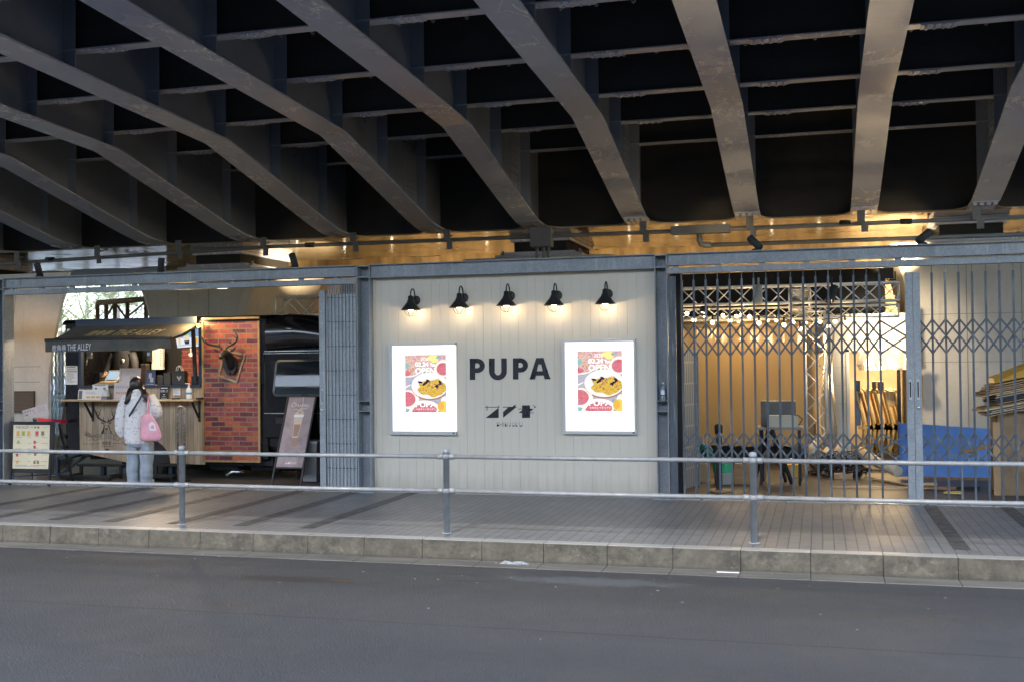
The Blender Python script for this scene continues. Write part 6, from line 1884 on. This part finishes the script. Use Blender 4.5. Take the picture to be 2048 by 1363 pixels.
# ------------------------------------------------------------------ far street at the left
def far_left():
    Y = 34
    # glossy, leafy trees in the daylight
    leafm = mat('leaf', (.60, .68, .42), .6, col2=(.42, .54, .28), vs=1.2)
    bark = mat('bark', (.30, .26, .22), .9, vs=6)
    def tree(x, y, h, seed, lab):
        r = random.Random(seed)
        t = thing('street_tree', lab, 'tree', (x, y, 0), 'trees on the far street')
        m = MB(); m.tube([(x, y, 0), (x + .1, y, h * .3), (x, y + .1, h * .55), (x + .1, y, h * .8)], [.22, .17, .12, .04], 9)
        for i in range(7):
            a = r.uniform(0, 6.3); z = h * r.uniform(.3, .6); L = h * .28
            m.tube([(x + .05, y, z), (x + math.cos(a) * L * .5, y + math.sin(a) * L * .5, z + L * .4), (x + math.cos(a) * L, y + math.sin(a) * L, z + L * .9)], [.08, .05, .015], 6)
        m.build('trunk', bark, t)
        m = MB()
        cl = [(Vector((x + r.gauss(0, h * .17), y + r.gauss(0, h * .17), h * r.uniform(.22, .98))), r.uniform(.35, .9)) for i in range(46)]
        for c, s in cl:
            for i in range(46):
                p = c + Vector((r.gauss(0, s * .5), r.gauss(0, s * .5), r.gauss(0, s * .4))); a, b = r.uniform(0, 6.3), r.uniform(-.8, .8); z = r.uniform(.07, .15)
                u = Vector((math.cos(a), math.sin(a), b)) * z; w = Vector((-math.sin(a), math.cos(a), r.uniform(-.6, .6))) * z * .5
                m.face([p - u, p + w, p + u, p - w])
        m.build('crown', leafm, t, fix=False)
    for i, (px, d, h) in enumerate(((118, 58, 9), (172, 62, 10), (235, 66, 9.5), (290, 60, 9), (60, 60, 9.5))):
        q = P(px, 700, d)
        tree(q.x, d, h, 20 + i, ['slender bright tree seen left of the truck roof', 'tall sunny tree seen above the truck roof', 'broad sunny tree behind the scaffold arch', 'low tree mostly behind the wide pier', 'tree hidden behind the tan pier'][i])
    # white site wall and a sand coloured scaffold arch
    a, b = P(80, 700, 50), P(330, 700, 50)
    t = thing('site_wall', 'pale sunlit street building far behind the truck', 'building', ((a.x + b.x) / 2, 75, 0))
    a, b = P(190, 700, 75), P(420, 700, 75)
    m = MB(); m.box(a.x, b.x, 75, 80, 0, 9); m.build('wall', plain('pale_facade', (.70, .70, .72), .7), t)
    m = MB()
    for i in range(3):
        for j in range(5): m.box(a.x + .8 + j * 1.9, a.x + 2.0 + j * 1.9, 74.97, 75.02, 1.2 + i * 2.6, 2.8 + i * 2.6)
    m.build('window', M_glass, t)
    Ys = 27
    a, b = P(195, 606, Ys), P(292, 606, Ys)
    t = thing('gantry_frame', 'rusty pipe gantry frame seen over the truck roof', 'gantry', (a.x, Ys, 0))
    rm = mat('rusty_pipe', (.55, .40, .27), .6, var=.2)
    zb = P(240, 634, Ys).z
    for u in (0, .18, .36, .62, 1.0):
        x = a.x + (b.x - a.x) * u
        m = MB(); m.tube([(x, Ys, 0), (x, Ys, a.z)], .06, 8); m.build('post', rm, t)
    m = MB(); m.tube([(a.x, Ys, a.z), (b.x + .6, Ys, a.z + .1)], .08, 8); m.tube([(a.x + (b.x - a.x) * .18, Ys, zb), (a.x + (b.x - a.x) * .36, Ys, a.z)], .03, 6); m.tube([(a.x + (b.x - a.x) * .36, Ys, a.z), (a.x + (b.x - a.x) * .62, Ys, zb - .1)], .03, 6); m.tube([(a.x + (b.x - a.x) * .62, Ys, zb), (b.x, Ys, a.z)], .03, 6)
    m.build('beam', rm, t)
    # lattice truss above the truck cab
    truss('lattice truss seen over the truck cab', (P(560, 612, 18.6).x, 18.6, P(600, 612, 18.6).z), (P(735, 612, 18.6).x, 18.6, P(600, 612, 18.6).z - .02), .34, step=.34)
    # blue lattice gate across the back opening and a white board beside it
    Yb = 24.0
    a, b = P(96, 700, Yb), P(140, 700, Yb)
    t = thing('blue_gate', 'pale blue folding lattice gate across the far opening', 'gate', ((a.x + b.x) / 2, Yb, 0))
    bm = plain('pale_blue_paint', (.55, .66, .78), .5)
    n = 7; xs = [a.x + (b.x - a.x) * i / (n - 1) for i in range(n)]
    zt = P(110, 690, Yb).z
    for x in xs:
        m = MB(); m.box(x - .018, x + .018, Yb, Yb + .03, 0, zt); m.build('upright_bar', bm, t)
    m = MB()
    for i in range(n - 1):
        for z in [.15 + .3 * j for j in range(int(zt / .3))]:
            m.bar((xs[i], Yb - .01, z), (xs[i + 1], Yb - .01, z + .3), .02, .008, (0, 1, 0)); m.bar((xs[i], Yb - .02, z + .3), (xs[i + 1], Yb - .02, z), .02, .008, (0, 1, 0))
    for z in (.9, 1.4): m.box(xs[0], xs[-1], Yb - .04, Yb - .025, z, z + .08)
    m.build('scissor_lattice', bm, t)
    a, b = P(117, 770, 17.6), P(134, 912, 17.6)
    t = thing('white_board', 'white panel leaning upright beside the truck tail', 'board', (a.x, 17.6, 0)); m = MB(); m.prism([(a.x + .12, 17.7, a.z), (b.x + .1, 17.7, a.z), (b.x + .1, 17.6, .0), (a.x - .06, 17.6, .0)], (0, .03, 0)); m.build('panel', M_white, t)
    m = MB(); m.prism([(a.x + .12, 17.69, a.z), (a.x + .15, 17.69, a.z), (a.x - .03, 17.58, .0), (a.x - .06, 17.58, .0)], (0, -.01, 0)); m.build('edge', M_shelf, t)


far_left()


# flood lamps added to throw bright patches up on the pier cap
def flood(lab, c, to):
    c = Vector(c); d = (Vector(to) - c).normalized()
    t = thing('added_flood_lamp', lab, 'lamp', tuple(c), 'added flood lamps turned up to the pier cap')
    m = MB(); x = d.cross(Vector((0, 0, 1))).normalized(); u = x.cross(d)
    m.obox(c - d * .04, x * .11, u * .08, d * .03); m.bar(c - x * .13 - Vector((0, 0, .1)), c - x * .13 + u * .02, .02, .02, d); m.bar(c + x * .13 - Vector((0, 0, .1)), c + x * .13 + u * .02, .02, .02, d); m.bar(c - x * .14 - Vector((0, 0, .11)), c + x * .14 - Vector((0, 0, .11)), .03, .02); m.build('housing', M_blackmatt, t)
    m = MB(); m.obox(c - d * .005, x * .10, u * .07, d * .004); m.build('lens', emit('added_flood_lens', (1, .85, .6), 4), t)
    return c + d * .05, Vector(to)


p = P(600, 512, 22.4); FL1 = flood('added black flood lamp hidden on the truss over the truck cab', (P(694, 600, 18.6).x, 18.6, P(600, 600, 18.6).z + .2), (p.x, 22.4, 4.2))
FL2 = flood('added black flood lamp on the right end of the yard truss', (1.0, 17.75, 3.0), (1.5, 22.4, 4.2))
# ------------------------------------------------------------------ people
M_skin = plain('skin', (.52, .33, .24), .5)
M_hair = mat('dark_hair', (.016, .010, .008), .38, var=.3, vs=30, stretch=(4, 4, .5), bump=.4, bs=60)


def fur_rings(mb, rings, n=22, amp=.0, fs=18, seed=0, mi=0, closed=True, caps=(True, True)):
    """rings: (centre, rx, ry) horizontal ellipses, bottom to top"""
    rows = []
    for ri, (c, rx, ry) in enumerate(rings):
        c = Vector(c); r = []
        for k in range(n):
            a = 2 * PI * k / n
            p = Vector((c.x + rx * math.cos(a), c.y + ry * math.sin(a), c.z))
            d = mnoise.noise(p * fs + Vector((seed, 0, 0))) * amp
            r.append(p + Vector((math.cos(a), math.sin(a), 0)) * d)
        rows.append(r)
    mb.grid(rows, mi, True, closeu=True)
    if caps[0]: mb.face(rows[0][::-1], mi)
    if caps[1]: mb.face(rows[-1], mi)


def fur_tube(mb, pts, rr, n=16, amp=0, fs=18, mi=0):
    """tube through pts, resampled, with lumpy cloth noise"""
    P_, R_ = [], []
    for i in range(len(pts) - 1):
        for j in range(5):
            u = j / 5; P_.append(Vector(pts[i]).lerp(Vector(pts[i + 1]), u)); R_.append(rr[i] + (rr[i + 1] - rr[i]) * u)
    P_.append(Vector(pts[-1])); R_.append(rr[-1])
    for _ in range(2):
        P_ = [P_[0]] + [(P_[i - 1] + P_[i] * 2 + P_[i + 1]) / 4 for i in range(1, len(P_) - 1)] + [P_[-1]]
    n0 = len(mb.v); mb.tube(P_, R_, n, mi)
    for i in range(n0, len(mb.v)):
        v = mb.v[i]; k = (i - n0) // n
        if k < len(P_):
            d = (v - P_[k])
            if d.length > 1e-4: mb.v[i] = v + d.normalized() * mnoise.noise(v * fs) * amp


def skeleton(t, W, J, name='body'):
    """one continuous skinned body; W maps local to world, J = joints"""
    nodes, edges, idx = [], [], {}
    def nd(k, p, r): idx[k] = len(nodes); nodes.append((W(p), r))
    def ed(a, b): edges.append((idx[a], idx[b]))
    nd('pelvis', J['pelvis'], (.13, .10)); nd('waist', J['waist'], (.115, .085)); nd('chest', J['chest'], (.135, .10)); nd('neck0', J['neck'], .052); nd('neck1', J['neck1'], .048); nd('head', J['head'], (.070, .085)); nd('crown', J['crown'], (.060, .072))
    for a, b in (('pelvis', 'waist'), ('waist', 'chest'), ('chest', 'neck0'), ('neck0', 'neck1'), ('neck1', 'head'), ('head', 'crown')): ed(a, b)
    for s in ('l', 'r'):
        nd('sh' + s, J['sh' + s], .052); nd('el' + s, J['el' + s], .038); nd('wr' + s, J['wr' + s], .026)
        ed('chest', 'sh' + s); ed('sh' + s, 'el' + s); ed('el' + s, 'wr' + s)
        wv = (Vector(J['wr' + s]) - Vector(J['el' + s])).normalized()
        side = wv.cross(Vector((0, 1, .2))).normalized()
        if side.length < .1: side = Vector((1, 0, 0))
        pal = Vector(J['wr' + s]) + wv * .05; nd('pa' + s, pal, (.036, .018)); ed('wr' + s, 'pa' + s)
        cur = side.cross(wv).normalized()
        if cur.y < 0: cur = -cur
        for i, (o, L) in enumerate(((-.030, .060), (-.010, .072), (.010, .068), (.029, .052))):
            b0 = pal + side * o + wv * .035; nd(f'f{s}{i}a', b0, .0095); nd(f'f{s}{i}b', b0 + wv * L * .55 + cur * .010, .0085); nd(f'f{s}{i}c', b0 + wv * L * .85 + cur * .030, .007)
            ed('pa' + s, f'f{s}{i}a'); ed(f'f{s}{i}a', f'f{s}{i}b'); ed(f'f{s}{i}b', f'f{s}{i}c')
        b0 = pal - wv * .01 + side * -.038; nd(f't{s}a', b0, .0105); nd(f't{s}b', b0 + side * -.022 + wv * .032 + cur * .014, .009); ed('pa' + s, f't{s}a'); ed(f't{s}a', f't{s}b')
        nd('hp' + s, J['hp' + s], .085); nd('kn' + s, J['kn' + s], .055); nd('an' + s, J['an' + s], .036); nd('to' + s, J['to' + s], (.038, .026))
        ed('pelvis', 'hp' + s); ed('hp' + s, 'kn' + s); ed('kn' + s, 'an' + s); ed('an' + s, 'to' + s)
    o = skin(name, nodes, edges, M_skin, t, 2, 0)
    h = Vector(J['head'])
    m = MB()
    for s in (-1, 1): m.ball(W(h + Vector((s * .030, .078, .012))), .011, 8)
    m.build('eye', plain('eye_dark', (.03, .02, .02), .2), t)
    m = MB(); m.tube([W(h + Vector((0, .080, .015))), W(h + Vector((0, .102, -.018))), W(h + Vector((0, .085, -.026)))], [.007, .013, .008], 8); m.tube([W(h + Vector((-.022, .080, -.05))), W(h + Vector((0, .090, -.052))), W(h + Vector((.022, .080, -.05)))], .006, 6)
    for s in (-1, 1): m.ball(W(h + Vector((s * .076, .0, .0))), .026, 8, sc=(.4, .7, 1.1))
    m.build('face_features', M_skin, t)
    return o


def customer():
    o = P(279, 970, 13.85); o.z = 0
    t = thing('person', 'girl seen from behind in a fluffy white jacket and pale jeans at the truck', 'person', (o.x, 13.85, 0))
    def g(px, py, dy=0.0): return P(px, py, 13.85 + dy)
    def L(px, py, dy=0.0): return g(px, py, dy) - o - Vector((0, 13.85 - o.y, 0))
    W = lambda p: o + Vector(p)
    c = lambda px, py, dy=0.0: tuple(g(px, py, dy) - o)
    J = dict(pelvis=c(280, 880), waist=c(279, 860), chest=c(277, 806), neck=c(274, 786), neck1=c(273, 780, .01), head=c(273, 771, .02), crown=c(273, 762, .01),
             shl=c(254, 795), ell=c(242, 838, .0), wrl=c(247, 871, .03), shr=c(300, 795), elr=c(315, 834, .02), wrr=c(300, 828, .22),
             hpl=c(268, 890), knl=c(266, 927, .02), anl=c(267, 962), tol=c(266, 969, .12), hpr=c(293, 890), knr=c(292, 927, .02), anr=c(291, 962), tor=c(292, 969, .12))
    # the face looks to the counter (+y)
    skeleton(t, W, J)
    # jeans
    jean = mat('pale_denim', (.34, .365, .40), .8, var=.12, vs=7, bump=.25, bs=90, col2=(.22, .25, .295), stretch=(1, 1, .6))
    m = MB()
    m2 = []
    fur_rings(m, [(g(280, 893), .178, .125), (g(280, 885), .175, .125), (g(279.5, 872), .165, .12)], 26, .006, 9)
    for s, pts in ((0, [(267.5, 966, 11, .09), (267, 961, 11.5, .095), (266.5, 950, 11.8, .095), (266.5, 935, 12.6, .095), (267, 915, 13.2, .10), (267.3, 897, 13.3, .112), (268, 884, 13, .115)]), (1, [(291.5, 966, 12.2, .09), (291.5, 961, 12.4, .095), (292, 950, 12.0, .095), (293, 935, 12.4, .095), (293.3, 915, 12.8, .10), (293.3, 897, 13.3, .112), (292, 884, 13.3, .115)])):
        rings = []
        pr = [(g(px, py), hw / 138, ry) for px, py, hw, ry in pts]
        for (c0, a0, b0), (c1, a1, b1) in zip(pr, pr[1:]):
            for j in range(6):
                u = j / 6; zc = c0.lerp(c1, u); wv = .0025 * math.sin(zc.z * 30 + s * 2) + (.004 * math.sin(zc.z * 60) if zc.z < .22 else 0)
                rings.append((zc + Vector((wv * .4, 0, 0)), a0 + (a1 - a0) * u + wv, b0 + (b1 - b0) * u + wv))
        rings.append(pr[-1]); fur_rings(m, rings, 24, .010, 8, s * 7)
    m.build('jeans', jean, t)
    m = MB()
    for px in (279.5,):
        m.tube([g(279.5, 884, -.127), g(279.8, 897, -.118)], .003, 5)
    for px in (267, 293):
        a, b = g(px - 6, 892, -.117), g(px + 6, 905, -.112); m.prism([(a.x, a.y - .004, a.z), (b.x, a.y - .004, a.z), (b.x, b.y - .004, b.z + .02), ((a.x + b.x) / 2, b.y - .004, b.z), (a.x, b.y - .004, b.z + .02)], (0, .004, 0))
    m.build('jeans_pocket', jean, t)
    sh = plain('white_shoe', (.55, .53, .50), .6)
    for px in (267, 292):
        m = MB(); q = g(px, 968); m.ball((q.x, 13.92, .045), .05, 12, sc=(1, 2.5, .95)); m.box(q.x - .05, q.x + .05, 13.80, 14.03, .0, .025); m.build('shoe', sh, t, bevel=.01)
    # jacket
    k = N('fleece'); v = k.co()
    vo = k.n('TexVoronoi', {'Vector': k.co((1, 1, 1.15)), 'Scale': 8.5, 'Randomness': .7})
    df = k.n('VectorMath', {0: k.co((1, 1, 1.15)), 1: vo.outputs['Position']}, operation='SUBTRACT').outputs[0]
    dl = k.sep(k.n('VectorMath', {0: df, 3: 8.5}, operation='SCALE').outputs[0])
    ax, az = k.math('ABSOLUTE', dl[0]), k.math('ABSOLUTE', dl[2])
    lobe = k.math('MULTIPLY', k.math('LESS_THAN', ax, .30), k.math('LESS_THAN', az, k.math('ADD', .02, k.math('MULTIPLY', ax, .5))))
    n = k.noise(v, 55, 4, .7)
    col = k.mix(k.step(n, .35, .7), (.80, .77, .74), (.66, .63, .60))
    col = k.mix(k.math('MULTIPLY', lobe, .6), col, (.56, .30, .42))
    fl = k.bsdf(Base_Color=col, Roughness=.95, Sheen_Weight=.5, Normal=k.bump(n, .9, .012))
    m = MB()
    rings = [(g(276, 886), .175, .135), (g(276, 884), .192, .15), (g(275.5, 876), .198, .155), (g(275, 860), .192, .152), (g(275, 840), .185, .15), (g(275.5, 820), .180, .145), (g(276, 805), .178, .135), (g(276, 796), .170, .125), (g(276, 789), .135, .105), (g(275.5, 784), .085, .08), (g(275, 779), .075, .075), (g(275, 777), .066, .066)]
    rr = []
    for (c0, a0, b0), (c1, a1, b1) in zip(rings, rings[1:]):
        for j in range(4): u = j / 4; rr.append((c0.lerp(c1, u), a0 + (a1 - a0) * u, b0 + (b1 - b0) * u))
    rr.append(rings[-1]); fur_rings(m, rr, 40, .012, 24)
    m.build('jacket', fl, t)
    m = MB(); fur_tube(m, [g(256, 793), g(246, 815, -.01), g(242, 840, -.02), g(242, 858, .0), g(247, 871, .02)], [.075, .088, .086, .082, .052], 18, .012, 24); m.build('sleeve', fl, t)
    m = MB(); fur_tube(m, [g(299, 793), g(309, 810, -.01), g(313, 826, -.01), g(309, 832, .10), g(301, 830, .18)], [.075, .090, .088, .078, .05], 18, .012, 24); m.build('sleeve', fl, t)
    # hair in two tails
    m = MB()
    hc = g(273, 768, .015)
    rows = []
    for i in range(13):
        th = PI * .80 * i / 12
        row = []
        for j in range(28):
            a = 2 * PI * j / 28; fr = math.sin(a)
            r = 1.0
            x, y, z = math.sin(th) * math.cos(a) * .097, math.sin(th) * math.sin(a) * .108, math.cos(th) * .115
            if fr > .35 and th > 1.2: z += (th - 1.2) * .14 * (fr - .35); y -= .02
            row.append(hc + Vector((x, y, z)) * (1 + .03 * mnoise.noise(Vector((math.cos(a) * 3, math.sin(a) * 3, th * 2)))))
        rows.append(row)
    m.grid(rows, 0, True, closeu=True)
    m.build('hair', M_hair, t)
    for pts in ([(264, 774, .0), (259, 783, -.06), (257, 793, -.12), (254, 801, -.135), (251.5, 805, -.13), (249.5, 802, -.12)], [(282, 774, .0), (287, 781, -.06), (291, 790, -.115), (294, 797, -.12), (296, 802, -.115), (293.5, 804, -.11)]):
        m = MB(); fur_tube(m, [g(*q) for q in pts], [.035, .040, .042, .034, .022, .006], 12, .010, 30); m.build('hair_tail', M_hair, t)
        m = MB(); q = g(pts[0][0], pts[0][1] + 1, pts[0][2] - .01); m.ball(q, .022, 8); m.build('hair_tie', plain('hair_tie', (.25, .12, .07), .5), t)
    # strap and bag are carried things
    t2 = thing('shoulder_strap', 'thin navy bag strap running across the back of the white jacket', 'strap', tuple(g(284, 788, -.12)))
    m = MB(); pts = [g(285, 785, -.09), g(284, 789, -.14), g(278, 800, -.172), g(271, 811, -.178), g(264, 822, -.172), g(258.5, 831, -.148), g(256, 838, -.08)]
    for a, b in zip(pts, pts[1:]): m.bar(a, b, .026, .005, (0, 1, 0))
    m.build('webbing', plain('navy_webbing', (.012, .018, .035), .6), t2)
    pink = mat('pink_canvas', (.78, .36, .42), .75, var=.08, vs=8, bump=.25, bs=16, bd=.01)
    t3 = thing('tote_bag', 'pink canvas tote bag hanging from the right shoulder of the girl', 'bag', tuple(g(300, 880, -.2)))
    out = [(283.5, 831), (290, 828), (297, 826), (304, 830), (311, 838), (317, 850), (322, 864), (324, 873), (322, 879.5), (312, 882), (298, 881.5), (284, 880), (280.5, 874), (281, 855)]
    rows = []
    cx_, cy_ = 300, 858
    for d, sc_ in ((-.262, .55), (-.272, .86), (-.245, 1.0), (-.205, 1.0), (-.18, .85), (-.17, .5)):
        rows.append([g(cx_ + (x - cx_) * sc_, cy_ + (y - cy_) * sc_, d + .008 * math.sin(x * .5 + y * .3)) for x, y in out])
    m = MB(); m.grid(rows, 0, True, closeu=True); m.face(rows[0][::-1]); m.face(rows[-1]); m.build('bag', pink, t3)
    for dx, dd in ((-1.5, -.23), (2, -.19)):
        m = MB(); pts = [g(296 + dx, 829, dd), g(296 + dx * .6, 815, dd - .005), g(296.5, 800, -.165), g(297, 790, -.13), g(297.5, 786, -.05), g(298, 790, .06)]
        for a, b in zip(pts, pts[1:]): m.bar(a, b, .026, .005, (0, 1, 0))
        m.build('strap', pink, t3)
    m = MB(); y = -.2775
    def bq(x, yy, l=0): return P(90 + x / 6.206, 780 + yy / 6.206, 13.85 + y - l)
    m.prism([bq(1300, 500), bq(1285, 420), bq(1315, 385), bq(1350, 395), bq(1370, 440), bq(1375, 500)], (0, .004, 0), 0); m.prism([bq(1320, 470, .002), bq(1312, 445, .002), bq(1335, 425, .002), bq(1358, 445, .002), bq(1350, 475, .002)], (0, .002, 0), 1)
    m.build('printed_patch', [plain('patch_white', (.78, .72, .70), .7), plain('patch_pink', (.75, .32, .36), .7)], t3, fix=False)


def staff():
    b = P(246, 720, 15.55)
    zf = .50
    t = thing('person', 'shop worker in a dark shirt with a round badge inside the food truck hatch', 'person', (b.x, 15.55, zf))
    H_ = 1.76; o = Vector((b.x, 15.55, zf))
    W = lambda p: o + Vector((-p[0], -p[1], p[2]))                    # faces the street
    J = dict(pelvis=(0, 0, .92), waist=(0, 0, 1.05), chest=(0, 0, 1.28), neck=(0, 0, 1.46), neck1=(0, .02, 1.52), head=(0, .05, 1.62), crown=(0, .04, 1.70),
             shl=(-.18, 0, 1.40), ell=(-.26, .06, 1.14), wrl=(-.16, .26, 1.06), shr=(.18, 0, 1.40), elr=(.26, .06, 1.14), wrr=(.14, .28, 1.08),
             hpl=(-.09, 0, .88), knl=(-.10, .02, .48), anl=(-.10, 0, .09), tol=(-.11, .14, .04), hpr=(.09, 0, .88), knr=(.10, .02, .48), anr=(.10, 0, .09), tor=(.11, .14, .04))
    skeleton(t, W, J)
    sh = mat('dark_shirt', (.022, .022, .026), .8, var=.2, vs=9, bump=.3, bs=12, bd=.01)
    m = MB()
    fur_rings(m, [(W((0, 0, .86)), .18, .12), (W((0, 0, 1.0)), .175, .12), (W((0, 0, 1.2)), .195, .125), (W((0, 0, 1.34)), .205, .12), (W((0, 0, 1.42)), .175, .10), (W((0, 0, 1.46)), .09, .075), (W((0, 0, 1.49)), .065, .065)], 28, .006, 9)
    m.build('shirt', sh, t)
    for s in (-1, 1):
        m = MB(); fur_tube(m, [W((s * .17, 0, 1.40)), W((s * .235, .03, 1.27)), W((s * .26, .06, 1.14)), W((s * .21, .17, 1.09))], [.075, .068, .062, .052], 14, .005, 12); m.build('sleeve', sh, t)
        m = MB(); fur_tube(m, [W((s * .09, 0, .92)), W((s * .10, .02, .48)), W((s * .10, 0, .06))], [.10, .078, .065], 14, .005, 10); m.build('trouser_leg', plain('black_trousers', (.015, .015, .017), .8), t)
    m = MB(); m.lathe([(.001, 0), (.030, 0), (.030, -.006)], W((-.085, .128, 1.30)), (0, -1, .05), n=18); m.build('badge', M_white, t)
    m = MB(); hc = W((0, .03, 1.66)); m.ball(hc + Vector((0, .015, .015)), .098, 16, sc=(.95, 1.08, 1.05)); m.build('hair', M_hair, t)


customer()
staff()
# ------------------------------------------------------------------ light
w = bpy.data.worlds.new('World'); S.world = w; w.use_nodes = True
nt = w.node_tree; bg = nt.nodes['Background']
sky = nt.nodes.new('ShaderNodeTexSky'); sky.sky_type = 'NISHITA'; sky.sun_disc = False
SUN = Vector((-.13, -.76, .79)).normalized()                    # towards the sun
sky.sun_elevation = math.asin(SUN.z)
sky.sun_rotation = math.atan2(SUN.x, SUN.y)
sky.air_density = 1.2; sky.dust_density = 1.3; sky.ozone_density = 1.4
nt.links.new(sky.outputs[0], bg.inputs[0]); bg.inputs[1].default_value = .15
sl = bpy.data.lights.new('sun', 'SUN'); sl.energy = .5; sl.angle = math.radians(1.5); sl.color = (1, .97, .93)
so = bpy.data.objects.new('sun', sl); C.objects.link(so); so.rotation_euler = SUN.to_track_quat('Z', 'Y').to_euler(); so.location = (0, -10, 20)


vs = S.view_settings
S.display_settings.display_device = 'sRGB'
vs.view_transform = 'Standard'; vs.look = 'None'; vs.exposure = EXP; vs.gamma = 1; vs.use_curve_mapping = False
cy = S.cycles
cy.max_bounces = 8; cy.diffuse_bounces = 4; cy.glossy_bounces = 4; cy.transmission_bounces = 6; cy.transparent_max_bounces = 8
cy.sample_clamp_indirect = 6; cy.caustics_reflective = False; cy.caustics_refractive = False
cy.use_denoising = True


# lamps the place has, and added unseen ones
def point(name, loc, e, col=(1, .72, .40), r=.08):
    l = bpy.data.lights.new(name, 'POINT'); l.energy = e; l.color = col; l.shadow_soft_size = r
    o = bpy.data.objects.new(name, l); C.objects.link(o); o.location = loc
    return o


def spot(name, loc, to, e, ang, col=(1, .74, .42), blend=.6, r=.05):
    l = bpy.data.lights.new(name, 'SPOT'); l.energy = e; l.color = col; l.spot_size = math.radians(ang); l.spot_blend = blend; l.shadow_soft_size = r
    o = bpy.data.objects.new(name, l); C.objects.link(o); o.location = loc
    o.rotation_euler = (Vector(loc) - Vector(to)).to_track_quat('Z', 'Y').to_euler()
    return o


WARM = (1, .70, .36)
# bulb strings
for x, y, Y in ((1374, 632, 17.65), (1473, 637, 17.65), (1553, 645, 17.65), (1640, 648, 17.65), (1477, 652, 18.3), (1732, 640, 18.1)):
    point('string_light_glow', P(x, y, Y) - Vector((0, .45, .22)), 2.3, WARM, .05)
for x in (-11, -8, -4.5, -1, 2.5, 6):
    spot('rear_hoarding_fill', (x, 27.4, 2.9), (x, 30, 2.9), 42, 140, WARM, .5)  # added spots that light the unseen hoarding mirrored in the cap
for x in (2.0,):
    spot('rear_patch_fill', (x, 28.2, 3.4), (x, 30, 3.4), 90, 90, (1, .76, .45), .5, .1)  # added spot for a bright patch mirrored in the cap underside
# stage lamps
spot('stage_glow', P(1664, 600, 16.9), P(1560, 960, 16.2), 20, 80, WARM)
spot('stage_glow', P(1517, 604, 16.9), P(1480, 960, 16.2), 18, 90, WARM)
# clip work light turned on the cream partition
spot('work_light', P(1772, 640, 18.9), P(1775, 672, 19.9), 30, 100, (1, .78, .50))
point('doorway_glow', (P(1760, 740, 21.3).x, 21.3, 1.4), 24, WARM, .2)
# spotlights on the beam, turned up to the pier cap
for (x, y), to in (((588, 520), (P(600, 505, 22).x, 22.5, 4.2)), ((1512, 482), (P(1480, 470, 22).x - .6, 22.5, 4.2)), ((1846, 468), (P(1770, 462, 22).x + .1, 22.5, 4.2))):
    b = P(x, y, YF + .12); b.z = ZB + .22
    spot('uplight', b, to, 60, 13, (1, .70, .36), .9)
for a, b in (FL1, FL2):
    spot('added_flood_glow', a, b, 1500, 25, (1, .74, .42), .9)  # light of the added floods, for the bright patches on the cap
point('awning_lamp_glow', P(378, 641, YT - .22) + Vector((0, 0, .03)), 4.0, (1, .66, .28), .03)
# strip lamp in the hatch and the downlight under the beam
point('hatch_glow', (XO0 + 1.0, YT + .45, 2.22), 22, (1, .76, .48), .12)
spot('downlight_glow', DL + Vector((0, 0, -.05)), DL + Vector((-1.3, .35, -1.4)), 15, 165, (1, .76, .45), .6, .07)
spot('downlight_glow', Vector((-12.5, 14.2, 2.75)), (-13.4, 15.6, 0), 13, 150, (1, .60, .26), .6, .07)  # unseen second lamp, added out of view to warm the left pier
